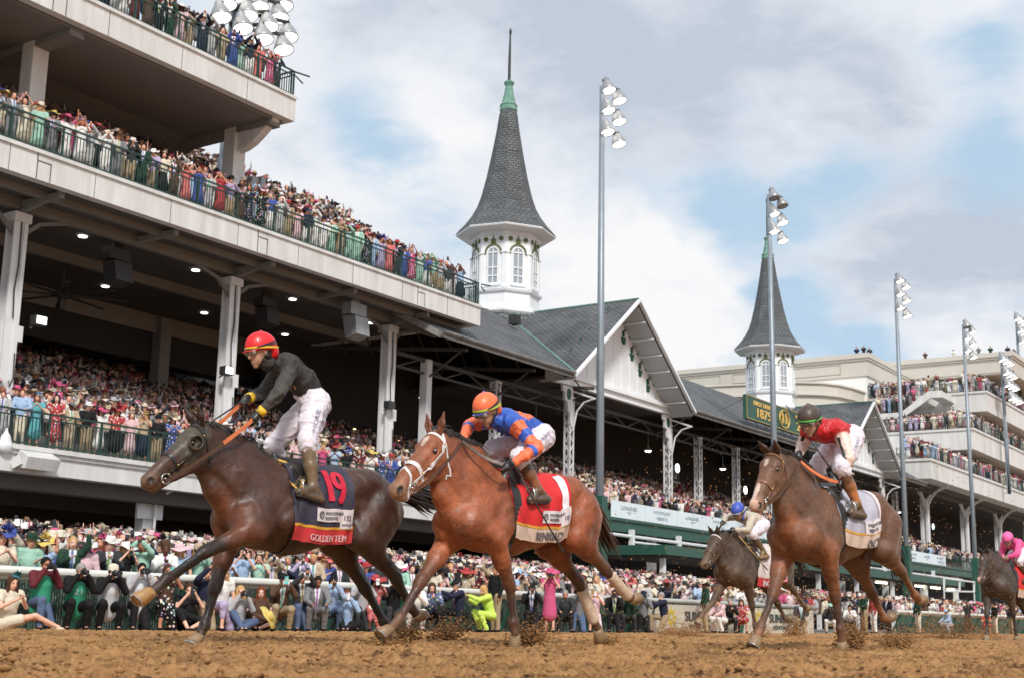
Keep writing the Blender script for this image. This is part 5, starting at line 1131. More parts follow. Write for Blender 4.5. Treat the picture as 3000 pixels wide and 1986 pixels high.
def trackside():
    Y0 = 19.75; Z = float(gz(19.8))
    G = 'photographers and guests kneeling before the rail'
    T = [ # px, dy, legs, arms, outfit, top, bottom, hat, hatc, hair, hairc, skin, floral, facing offset, label, device
     (30, .1, 'sitlong', 'clap', 'dress', 'cream', None, 'fascinator', 'teal', 'long', 'brown', 0, False, .5, 'person in cream lace dress and teal fascinator sitting with legs stretched out', None, None),
     (120, .1, 'kneel', 'cam', 'shirt', 'dark red', 'denim blue', None, None, 'short', 'black', 2, False, .3, 'person in maroon sweater and green tabard kneeling with a camera', ('camera', 'black', 'small black camera held by the kneeling person in maroon sweater'), ('g', None)),
     (222, .0, 'squat', 'cam', 'shirt', 'black', 'black', None, None, 'short', 'grey', 1, False, .1, 'person in green tabard numbered 21 crouching with a camera', ('camera', 'black', 'black camera held by the crouching person in green tabard 21'), ('g', '21')),
     (318, .0, 'squat', 'cam', 'shirt', 'black', 'black', 'cap', 'cream', 'short', 'brown', 3, False, .0, 'person in black with white tabard and cream cap crouching with a camera', ('bigcam', 'black', 'long black lens camera held by the crouching person in cream cap'), ('w', None)),
     (405, .25, 'kneel', 'cam', 'shirt', 'pale grey', 'black', None, None, 'short', 'black', 0, False, .0, 'person in grey hoodie and white tabard kneeling tall with a video camera', ('bigcam', 'black', 'bulky video camera raised by the person in grey hoodie'), ('w', None)),
     (482, .25, 'kneel', 'phone', 'dress', 'brown', 'black', None, None, 'long', 'brown', 2, True, .1, 'person in brown dress with dark floral skirt kneeling under the outstretched hoof', ('phone', 'teal', 'teal phone held by the person in brown dress'), None),
     (552, .0, 'sit', 'phone', 'dress', 'black', None, None, None, 'short', 'brown', 3, False, .1, 'person all in black sitting and filming beside the planted foreleg', ('phone', 'black', 'black phone held by the sitting person all in black'), None),
     (650, .2, 'kneel', 'down', 'skirt', 'white', 'lavender', None, None, 'long', 'blond', 0, False, .6, 'person in white tee and lavender skirt kneeling behind the foreleg', None, None),
     (705, .0, 'sit', 'cam', 'shirt', 'pale grey', 'denim blue', None, None, 'long', 'blond', 3, False, .3, 'long haired person in grey tee and jeans sitting with a long lens', ('bigcam', 'black', 'long lens camera of the person in grey tee'), None),
     (762, .15, 'sit', 'knee', 'dress', 'brown', None, None, None, 'long', 'auburn', 3, False, -.2, 'person in brown dress sitting beside a pale yellow hat', None, None),
     (822, .0, 'squat', 'phone', 'suit', 'brown', 'khaki', 'cap', 'black', 'short', 'grey', 1, False, .2, 'person in brown suit top, khaki trousers and black cap squatting with phone', ('phone', 'teal', 'turquoise phone of the squatting person in black cap'), None),
     (880, .25, 'kneel', 'phonehi', 'suit', 'charcoal', 'denim blue', None, None, 'short', 'grey', 1, False, .3, 'person in charcoal waistcoat and jeans kneeling with phone held high', ('phone', 'black', 'black phone held high by the person in charcoal waistcoat'), None),
     (925, .0, 'squat', 'knee', 'suit', 'grey', None, None, None, 'short', 'black', 4, False, .1, 'dark skinned person in grey suit squatting before the rail', None, None),
     (968, .1, 'squat', 'phone', 'shirt', 'light blue', 'denim blue', None, None, 'short', 'black', 2, False, .1, 'person in light blue shirt and jeans squatting beside the grey suit', ('phone', 'black', 'black phone of the squatting person in light blue shirt'), None),
     (1015, .0, 'sit', 'phone', 'shirt', 'light blue', 'black', None, None, 'short', 'auburn', 3, False, .0, 'red haired person in light blue polo and black trousers sitting', ('phone', 'white', 'white phone held by the red haired sitting person'), None),
     (1095, .2, 'kneel', 'phone', 'dress', 'coral', None, 'wide hat', 'red', 'long', 'black', 5, True, .2, 'person in coral floral dress and wide red hat kneeling with phone', ('phone', 'white', 'white phone held by the person in wide red hat'), None),
     (1215, .1, 'squat', 'clap', 'shirt', 'white', 'white', None, None, 'long', 'brown', 0, False, .2, 'person all in white crouching behind the leading horse rear leg', None, None),
     (1262, .2, 'squat', 'clap', 'shirt', 'denim blue', 'black', None, None, 'long', 'brown', 3, True, .1, 'dark haired person in blue floral top clapping left of the black cap', None, None),
     (1335, .3, 'kneel', 'point', 'suit', 'navy', 'black', 'cap', 'black', 'short', 'grey', 1, False, 1.1, 'person in navy top and black cap before the rail, turned to the right', None, None),
     (1422, .0, 'squat', 'point', 'shirt', 'neon yellow', 'neon yellow', None, None, 'long', 'blond', 3, False, 1.2, 'blond person in neon yellow hooded jacket kneeling and turned right', ('phone', 'black', 'small black phone held out by the neon yellow jacket'), None),
     (1452, .4, 'stand', 'down', 'shirt', 'black', 'khaki', None, None, 'short', 'black', 2, False, .9, 'standing person in black jacket and khaki trousers behind the chestnut foreleg', None, None),
     (1556, .2, 'kneel', 'phone', 'suit', 'black', None, None, None, 'short', 'black', 2, False, .1, 'person in black suit kneeling beside the pink coat, phone at the face', ('phone', 'black', 'black phone of the kneeling person in black suit'), None),
     (1610, .1, 'stand', 'cam', 'dress', 'hot pink', None, 'wide hat', 'hot pink', 'long', 'brown', 3, False, .1, 'person in hot pink coat and wide hot pink hat with a camera', ('camera', 'black', 'compact black camera held by the person in hot pink'), None),
     (1655, .3, 'squat', 'knee', 'shirt', 'charcoal', 'charcoal', None, None, 'short', 'grey', 1, False, .1, 'person in charcoal jacket crouching just right of the pink coat', None, None),
     (1695, .1, 'kneel', 'cam', 'shirt', 'grey', 'denim blue', None, None, 'long', 'black', 2, False, .1, 'person in grey sweater and jeans kneeling with a camera', ('camera', 'black', 'black camera held by the person in grey sweater'), None),
     (1800, .2, 'kneel', 'cam', 'suit', 'black', None, None, None, 'short', 'black', 2, False, .0, 'person in black suit and white shirt kneeling left of the cream board', ('camera', 'black', 'black camera of the kneeling black suit by the cream board'), None),
     (1842, .0, 'squat', 'cam', 'shirt', 'dark green', 'charcoal', None, None, 'short', 'black', 4, False, .0, 'person in dark green jacket crouching low with a camera', ('camera', 'black', 'black camera of the crouching person in dark green'), None),
     (1938, .0, 'kneel', 'point', 'shirt', 'navy', 'khaki', None, None, 'short', 'grey', 3, False, 1.2, 'grey haired person in navy jacket kneeling before the cream board', None, None),
     (2068, .0, 'stand', 'down', 'shirt', 'dark green', 'khaki', 'fedora', 'cream', 'short', 'black', 5, False, 1.3, 'standing person in dark green jacket, khaki trousers and cream fedora', None, None),
     (2108, .1, 'squat', 'knee', 'shirt', 'pale pink', 'white', None, None, 'short', 'brown', 0, False, .8, 'person in pale pink shirt and white trousers crouching beside the green jacket', None, None),
     (2138, .2, 'squat', 'clap', 'shirt', 'black', 'charcoal', None, None, 'short', 'grey', 3, False, .5, 'grey haired person in black jacket crouching between two pink outfits', None, None),
     (2172, .1, 'squat', 'clap', 'dress', 'red', None, None, None, 'long', 'brown', 3, True, .1, 'person in red and white dress crouching before the cream boards', None, None),
     (2347, .1, 'kneel', 'knee', 'suit', 'charcoal', 'khaki', None, None, 'short', 'grey', 1, False, .1, 'grey haired person in dark vest and white shirt kneeling right of the boards', None, None),
     (2432, .2, 'squat', 'cam', 'shirt', 'charcoal', 'white', 'cap', 'mint green', 'short', 'black', 2, False, .1, 'person with mint green cap crouching behind the brown horse foreleg', ('camera', 'black', 'black camera of the person with mint green cap'), None),
     (2490, .2, 'squat', 'clap', 'shirt', 'white', 'charcoal', None, None, 'short', 'black', 1, False, .1, 'person in white top crouching left of the green polo shirt', None, None),
     (2533, .0, 'stand', 'rail', 'shirt', 'dark green', 'khaki', None, None, 'short', 'grey', 1, False, 1.0, 'standing person in dark green polo and khaki trousers at the rail end', None, None),
     (2560, .2, 'stand', 'down', 'shirt', 'red', 'white', None, None, 'short', 'brown', 1, False, .9, 'standing person in red top and white trousers beside the green polo', None, None),
     (2602, .9, 'stand', 'down', 'suit', 'black', None, None, None, 'short', 'grey', 3, False, .8, 'standing person in black suit and white shirt behind the rail end', None, None),
     (2690, .0, 'stand', 'down', 'shirt', 'dark green', 'cream', 'cap', 'brown', 'short', 'brown', 1, False, 1.0, 'standing person in dark green jacket, cream trousers and brown cap', None, None),
     (2775, .0, 'squat', 'knee', 'shirt', 'light blue', 'pale grey', 'cap', 'light blue', 'short', 'brown', 1, False, .9, 'person in light blue shirt and light blue cap crouching at the right', None, None),
     (2835, .2, 'stand', 'phone', 'shirt', 'charcoal', 'brown', None, None, 'short', 'black', 2, False, .5, 'standing person in charcoal top and brown trousers left of the dark horse', None, None),
     (2888, .2, 'squat', 'clap', 'dress', 'red', None, None, None, 'long', 'blond', 0, False, .5, 'person in plain red dress crouching below the dark horse muzzle', None, None),
     (2915, .0, 'stand', 'down', 'shirt', 'black', 'cream', None, None, 'short', 'black', 2, False, 1.0, 'standing person in black top and cream trousers behind the dark foreleg', None, None),
     (1060, .3, 'kneel', 'phone', 'shirt', 'pale grey', 'charcoal', None, None, 'short', 'brown', 1, False, .1, 'person in pale grey shirt kneeling left of the wide red hat', ('phone', 'black', 'black phone of the person in pale grey shirt by the red hat'), None),
     (1152, .3, 'kneel', 'cam', 'shirt', 'black', 'charcoal', 'cap', 'white', 'short', 'black', 4, False, .1, 'person in black shirt and white cap kneeling right of the wide red hat', ('camera', 'black', 'black camera of the kneeling person in white cap'), None),
     (1742, .3, 'kneel', 'phone', 'dress', 'pale pink', None, 'fascinator', 'white', 'long', 'blond', 0, True, .1, 'person in pale pink floral dress kneeling between the bandaged hind legs', ('phone', 'white', 'white phone of the kneeling person in pale pink floral dress'), None),
     (1885, .3, 'kneel', 'cam', 'shirt', 'grey', 'black', 'cap', 'navy', 'short', 'brown', 2, False, .2, 'person in grey top and navy cap kneeling at the edge of the cream board', ('camera', 'black', 'black camera of the kneeling person in navy cap'), None),
     (600, .3, 'kneel', 'phonehi', 'shirt', 'navy', 'khaki', None, None, 'short', 'brown', 0, False, .1, 'person in navy shirt kneeling just behind the planted foreleg, phone held high', ('phone', 'black', 'black phone held high by the kneeling person in navy shirt'), None),
     (2962, .1, 'stand', 'down', 'shirt', 'navy', 'khaki', 'cap', 'yellow', 'short', 'brown', 1, False, .9, 'standing person in navy top and khaki trousers at the right edge', None, None)]
    for (px, dy, legs, arms, outfit, top, bot, hat, hatc, hair, hairc, skin, fl, fo, lab, dev, bb) in T:
        x = atY(px, 1800, Y0+dy)[0]; y = Y0+dy
        rz = face(x, y)+fo*.55 if fo < .7 else face(x, y)-fo
        R = person(x, y, Z, rz, legs, arms, outfit, top, bot, hat, hatc, hair, hairc, skin, fl, 1.0, .017, lab, G, zone='rail', ph=dev)
        if bb: bib(R, pose(legs, arms), (.03, .30, .17) if bb[0] == 'g' else (.62, .64, .68), bb[1])
    # pale yellow hat laid on a knee, plastic bag on the balcony
    mb = MB(); o = bpy.data.objects.new('hat', HATS['wide hat']); COL.objects.link(o); x = atY(775, 1810, 19.4)[0]; o.location = (x, 19.35, Z+.28); o.rotation_euler = (1.0, .3, .2); o.color = (*CN['yellow'], 1); tag(o, 'pale yellow wide hat resting on the knee of the sitting person', 'hat')
trackside()
S = SDF(); p = atY(18, 1275, 33.9); S.cone(p+v3(0, 0, -.28), p+v3(0, 0, -.1), .24, .17, .06, 0, (v3(0, 1, 0), 1.6)).cone(p+v3(0, 0, -.1), p+v3(0, 0, .22), .13, .03, .06, 0, (v3(0, 1, 0), 1.6))
o = sdf_obj('plastic_bag', S, .03, [mat('bag_white', (.75, .78, .8), .4, bump=.02, bscale=10)]); tag(o, 'white plastic bag hanging on the lowest balcony railing', 'bag')

# ------------------------------------------------------------------ named individuals: the rows that show largest
def rowof(zone, xs, y, z, arms_p, women=.5, dens=None, group=None, fixed=(), vox=.026, jit=.1, tx=(9, 5), s0=1.0):
    rr = random.Random(sum(map(ord, zone))+int(y*10)); tops_m = ['navy', 'grey', 'light blue', 'white', 'pale grey', 'black', 'beige', 'pale pink', 'charcoal', 'royal blue', 'khaki', 'cream', 'dark green', 'lavender', 'brown', 'mint green']
    tops_w = ['white', 'white', 'pale pink', 'pale pink', 'hot pink', 'red', 'coral', 'cream', 'cream', 'light blue', 'light blue', 'mint green', 'lavender', 'black', 'black', 'beige', 'coral', 'royal blue', 'dark red', 'navy', 'silver', 'brown']
    for i, x in enumerate(xs):
        fx = dict(fixed).get(i) if fixed else None
        for _ in range(300):
            w = rr.random() < women; top = rr.choice(tops_w if w else tops_m); arms = rr.choice(arms_p); outfit = rr.choice(['dress', 'dress', 'skirt']) if w else rr.choice(['suit', 'suit', 'shirt'])
            hat = rr.choice(['wide hat', 'feather hat', 'fascinator', 'fascinator', None]) if w else rr.choice(['fedora', 'fedora', 'cap', 'cowboy hat', None, None]); hc = rr.choice(['white', 'white', 'cream', 'cream', 'hot pink', 'red', 'pale pink', 'pale pink', 'light blue', 'black', 'black', 'beige', 'royal blue', 'yellow', 'coral'] if w else ['white', 'cream', 'beige', 'grey', 'black', 'red', 'navy', 'brown'])
            hairc = rr.choice(list(HAIRC)); fl = w and rr.random() < .4; skin = rr.choice([0, 1, 2, 3, 3, 6, 0, 4, 5]); bot = rr.choice(['white', 'black', 'navy', 'cream']) if outfit == 'skirt' else (rr.choice(['khaki', 'navy', 'grey', 'white']) if outfit == 'shirt' else None)
            if fx: top, outfit, hat, hc, arms, fl = fx; w = outfit in ('dress', 'skirt')
            cl = {'dress': 'floral dress' if fl else 'dress', 'skirt': 'blouse', 'suit': 'suit', 'shirt': 'shirt'}[outfit]
            hd = ('%s %s' % (hc, hat)) if hat else '%s hair' % hairc
            lab = 'person in %s %s and %s, %s %s' % (top, cl, hd, ARMTXT[arms], zone)
            if len(lab.split()) > 16: lab = 'person in %s %s and %s %s' % (top, cl, hd, zone)
            if lab not in USED and len(lab.split()) <= 16: break
            if fx: fx = None
        else: continue
        yy = y+rr.uniform(-jit, jit)*.5; xx = x+rr.uniform(-jit, jit); ph = None
        if arms in ('phone', 'phonehi') and vox < .03 and NPERS[0] < 160 and rr.random() < .7:
            pc = rr.choice(['black', 'white']); l2 = '%s phone of the person in %s %s and %s' % (pc, top, cl, hd)
            if l2+zone not in USED: USED.add(l2+zone); ph = ('phone', pc, (l2+' '+zone)) if len((l2+' '+zone).split()) <= 16 else ('phone', pc, l2)
        if arms == 'cam': ph = None
        person(xx, yy, z, face(xx, yy, *tx)+rr.uniform(-.35, .35), 'stand', arms, outfit, top, bot, hat, hc, 'long' if w else 'short', hairc, skin, fl, s0*rr.uniform(.94, 1.06), vox, lab, group, ph=ph)
AZ = -.13
def xs_between(px0, px1, Y, step, skip=()):
    a = atY(px0, 1700, Y)[0]; b = atY(px1, 1700, Y)[0]; return list(np.arange(a, b, step))
rowof('behind the white rail', xs_between(5, 1900, 21.5, .47), 21.5, AZ, ['phone', 'phone', 'clap', 'phonehi', 'rail', 'cheer', 'down'], .5, group='spectators packed behind the white rail', jit=.12, fixed={0: ('cream', 'skirt', 'feather hat', 'royal blue', 'clap', False), 1: ('mint green', 'shirt', 'fedora', 'dark green', 'down', False), 2: ('light blue', 'dress', 'feather hat', 'yellow', 'cheer', False), 4: ('pale pink', 'shirt', 'cowboy hat', 'white', 'down', False), 6: ('black', 'dress', 'wide hat', 'white', 'phone', False), 8: ('white', 'suit', None, 'white', 'clap', False)})
rowof('second row at the rail', xs_between(20, 1250, 22.1, .54), 22.2, AZ+.02, ['phonehi', 'phone', 'cheer', 'cheer2', 'clap'], .5, group='spectators packed behind the white rail', jit=.15)
rowof('on the lowest balcony', list(np.arange(22.6, 33.5, .6))+list(np.arange(36.6, 47, .72)), 34.75, 5.0, ['rail', 'rail', 'clap', 'phone', 'down'], .55, group='spectators at the lowest balcony railing', fixed={4: ('light blue', 'shirt', None, 'white', 'rail', False), 5: ('turquoise', 'dress', 'fascinator', 'light blue', 'clap', False), 9: ('white', 'dress', 'wide hat', 'hot pink', 'rail', False)})
rowof('on the middle balcony', list(np.arange(22.0, 47.8, .52)), 34.7, 14.15, ['rail', 'rail', 'clap', 'phone', 'down', 'phonehi'], .5, group='spectators at the middle balcony railing', fixed={3: ('grey', 'suit', None, 'white', 'rail', False), 5: ('mint green', 'dress', 'fedora', 'cream', 'rail', False), 6: ('grey', 'suit', 'cap', 'black', 'rail', False), 7: ('white', 'dress', 'wide hat', 'hot pink', 'rail', False), 20: ('red', 'dress', None, 'red', 'phone', False)})
rowof('second row, middle balcony', list(np.arange(22, 36, .62)), 35.6, 14.6, ['phone', 'clap', 'phonehi', 'down', 'cheer'], .5, group='spectators at the middle balcony railing')
rowof('on the top balcony', list(np.arange(24.5, 35.2, .5)), 34.7, 19.8, ['rail', 'rail', 'clap', 'phone', 'phonehi'], .5, group='spectators at the top balcony railing')
print('individual people', NPERS[0])
# ------------------------------------------------------------------ the rest of the crowd: too many to count
def proto(arms, outfit, hair, hat, vox, cut=None):
    J = pose('stand', arms); S = SDF(); fw = J['fw']; up = J['up']; h = J['hipc']; bare = outfit == 'dress'
    S.cone(h, J['chest'], .14, .17, .05, 1, (fw, 1.25)).cone(J['chest'], J['neck']-up*.06, .17, .10, .05, 1, (fw, 1.3)).cone(J['neck']-up*.04, J['head']-up*.04, .05, .05, .02, 0)
    if outfit == 'suit': S.cone(J['chest']-up*.05+fw*.07, J['neck']-up*.09+fw*.065, .03, .055, .0, 5)
    for i in (0, 1):
        S.cone(J['sh'][i], J['el'][i], .078, .06, .02, 1); S.cone(J['el'][i], J['ha'][i], .045 if not bare else .036, .036 if not bare else .03, .015, 0 if bare else 1); d = J['ha'][i]-J['el'][i]; d /= np.linalg.norm(d); S.cone(J['ha'][i]+d*.02, J['ha'][i]+d*.08, .036, .032, .01, 0)
    if cut is None:
        if bare: S.cone(h, v3(0, 0, .5), .16, .22, .05, 2, (fw, 1.2)); [S.cone(v3(q*.09, 0, .5), v3(q*.09, 0, .07), .045, .04, .01, 0) for q in (-1, 1)]
        else: [S.cone(J['hp'][i], J['an'][i], .1, .058, .03, 2) for i in (0, 1)]
    R = head_prims(S, J['head'], fw, up, s=1.02); c = J['head']
    S.ell(c+up*.045-fw*.03, v3(.088, .09, .085), .004, 3, R)
    if hair == 'long': S.cone(c-fw*.04, c-up*.2-fw*.05, .08, .07, .02, 3)
    V, Q = S.surf(vox); V = relax(V, Q, 1, .35); z = S.zone(V)
    if arms in ('phone', 'phonehi'):
        m = (J['ha'][0]+J['ha'][1])/2+v3(0, -.03, .05); bx = np.array([m+v3(a*.045, b*.01, c2*.08) for a in (-1, 1) for b in (-1, 1) for c2 in (-1, 1)]); q = np.array([(0, 1, 3, 2), (4, 6, 7, 5), (0, 4, 5, 1), (2, 3, 7, 6), (0, 2, 6, 4), (1, 5, 7, 3)])+len(V)
        V = np.vstack([V, bx]); Q = np.vstack([Q, q]); z = np.concatenate([z, np.full(8, 6)])
    if hat:
        me = HATS[hat]; hv = np.array([v.co[:] for v in me.vertices])+J['head']+up*.012; fs = []
        for p in me.polygons:
            f = list(p.vertices)
            if len(f) > 4: continue
            fs.append(f if len(f) == 4 else f+[f[2]])
        if hat in ('fedora', 'wide hat', 'cowboy hat'): pass
        Q = np.vstack([Q, np.array(fs)+len(V)]); V = np.vstack([V, hv]); z = np.concatenate([z, np.full(len(hv), 4)])
    return V, Q, z
PA = [('phone', 'suit', 'short', None), ('clap', 'suit', 'short', 'fedora'), ('phonehi', 'suit', 'short', 'cap'), ('cheer', 'suit', 'short', None), ('down', 'suit', 'short', 'fedora'), ('phone', 'dress', 'long', 'wide hat'), ('clap', 'dress', 'long', 'feather hat'), ('cheer', 'dress', 'long', 'fascinator'), ('rail', 'dress', 'long', 'wide hat'), ('phonehi', 'dress', 'long', None), ('cheer2', 'suit', 'short', 'cowboy hat'), ('clap', 'dress', 'long', None)]
PFULL = [proto(*a, .05) for a in PA]; PCUT = [proto(*a, .052, 1) for a in PA]
def dedge(V, Q, z):
    return V, Q, z
def crowd(name, label, spots, full=False, rs=1):
    rnd = np.random.RandomState(rs); Vs = []; Qs = []; Cs = []; n = 0
    tc = np.array([CN[k] for k in ('navy', 'white', 'white', 'cream', 'pale pink', 'pale pink', 'hot pink', 'red', 'light blue', 'pale grey', 'grey', 'pale grey', 'black', 'charcoal', 'beige', 'navy', 'lavender', 'dark red', 'cream', 'white', 'charcoal', 'black', 'navy', 'white', 'khaki', 'brown')])
    hc = np.array([CN[k] for k in ('white', 'white', 'cream', 'cream', 'beige', 'hot pink', 'red', 'pale pink', 'black', 'charcoal', 'pale grey', 'khaki', 'beige', 'cream', 'brown', 'brown', 'charcoal', 'pale pink')]); hh = np.array(list(HAIRC.values())); sk = np.array(SKIN)
    for (x, y, z) in spots:
        V, Q, zo = (PFULL if full else PCUT)[rnd.randint(len(PA))]
        th = face(x, y)+rnd.uniform(-.5, .5); s = rnd.uniform(.92, 1.07); c, sn = cos(th), sin(th)
        W = np.empty_like(V); W[:, 0] = x+s*(V[:, 0]*c-V[:, 1]*sn); W[:, 1] = y+s*(V[:, 0]*sn+V[:, 1]*c); W[:, 2] = z+s*V[:, 2]
        t = tc[rnd.randint(len(tc))]; pal = np.array([sk[rnd.randint(len(sk))], t, t if rnd.rand() < .6 else tc[rnd.randint(len(tc))], hh[rnd.randint(len(hh))], hc[rnd.randint(len(hc))], (.7, .72, .76), (.03, .03, .04)])
        Vs.append(W.astype(np.float32)); Qs.append(Q+n); Cs.append(pal[zo].astype(np.float32)); n += len(V)
    if not Vs: return
    me = np_mesh(name, np.vstack(Vs), np.vstack(Qs), [mat('crowd_cloth', rough=.8, attr='Col', var=.06, vscale=6)], np.vstack(Cs)); tag(link(name, me), label, 'crowd', kind='stuff'); print(name, len(Vs), n)
def grid(x0, x1, dx, y0, ny, dy, z0, dz, jit=.15, seed=3, keep=.97, vis=(0, 3060)):
    r = np.random.RandomState(seed); L_ = []
    for j in range(ny):
        for x in np.arange(x0+(j % 2)*dx/2, x1, dx):
            if r.rand() > keep: continue
            p = (x+r.uniform(-jit, jit), y0+j*dy+r.uniform(-.1, .1), z0+j*dz)
            q = proj((p[0], p[1], p[2]+1.5))
            if vis[0]-60 < q[0] < vis[1]: L_.append(p)
    return L_
g1 = grid(14, 50, .52, 22.7, 18, .62, AZ+.1, .056, seed=4)+grid(24, 58, .60, 34.5, 13, .8, AZ+1.05, .07, seed=14, keep=.85)+grid(38, 60, .56, 22.1, 15, .7, AZ, .07, seed=5)+grid(45, 110, .62, 21.5, 9, .8, AZ, .04, seed=6)+grid(110, 180, .9, 21.8, 4, 1.1, AZ, .08, seed=16)
crowd('rail_crowd', 'dense mass of spectators on the ground behind the rail', g1, rs=5)
g2 = grid(22, 57, .58, 35.5, 22, .8, 5.23, .25, seed=7)
crowd('lower_balcony_crowd', 'dense mass of seated spectators inside the lowest balcony hall', g2, rs=6)
g3 = grid(21, 47.8, .50, 36.75, 8, .8, 14.65, .53, seed=8)+grid(36, 47.8, .52, 35.55, 1, .8, 14.5, .53, seed=18)+grid(21, 47.8, .54, 36.2, 1, .8, 14.55, .53, seed=28)+grid(24, 35.1, .5, 35.5, 4, .8, 20.2, .5, seed=9)
crowd('upper_balcony_crowd', 'mass of spectators on the rising steps of the two upper balconies', g3, rs=7)
g4 = grid(57.5, 125, .62, 34.5, 22, .8, 5.4, .25, seed=10)+grid(125, 180, .9, 34.6, 7, 1.1, 5.4, .25, seed=11)
crowd('old_stand_crowd', 'dense mass of spectators in the dark hall of the old stand', g4, rs=8)
g5 = []
for x, z in ((118.1, 14.77), (133.0, 19.4), (139.0, 24.0)):
    g5 += grid(x, x+75, .72, 34.6, 3, .8, z, .25, seed=int(x)); g5 += [(x+.5+.8*j, y, z+.1*j) for j in range(2) for y in np.arange(35, {118.1: 36.5, 133.0: 45, 139.0: 40}[x], .6)]
g5 += [(135.4+.7*j, y, 23.4) for j in range(2) for y in np.arange(39.4, 45, .55)]+[(134.2+.6*j, y, 21.6) for j in range(2) for y in np.arange(41.6, 45, .55)]+[(134.4, 38.6-.0, 23.6), (134.4, 37.8, 23.6), (134.4, 40.2, 22.5), (134.4, 40.9, 22.0)]
crowd('terrace_crowd', 'mass of spectators along the terraces of the tan stand', g5, True, rs=9)
# a few watchers on the tan roof
RP = [(2540, 1040, 'three'), (2552, 1040, ''), (2562, 1046, '')]
k = 0
for (px, X, y, tp) in ((0, 135.4, 45.6, 'black'), (0, 135.5, 46.4, 'navy'), (0, 136.4, 45.3, 'charcoal'), (0, 150.9, 43.6, 'brown'), (0, 150.9, 40.4, 'white'), (0, 150.9, 38.5, 'black'), (0, 150.9, 37.6, 'grey'), (0, 150.9, 36.3, 'dark green'), (0, 151.6, 34.6, 'navy'), (0, 153.5, 34.4, 'black')):
    z = 27.5 if X < 140 else 29.4
    person(X, y, z, face(X, y), 'stand', ['phone', 'clap', 'rail'][k % 3], 'shirt', tp, 'charcoal', None, None, 'short', 'black', 1, False, 1.0, .05, 'watcher in %s standing on the tan roof %s' % (tp, ['at the left block corner', 'second from the left block corner', 'third from the left block corner', 'left of the slim mast', 'just right of the slim mast', 'fourth from the far corner', 'third from the far corner', 'second from the far corner', 'by the far roof corner', 'beyond the far roof corner'][k]), 'watchers on the tan roof'); k += 1
open('/tmp/np.txt', 'w').write(str(NPERS[0])) if False else None
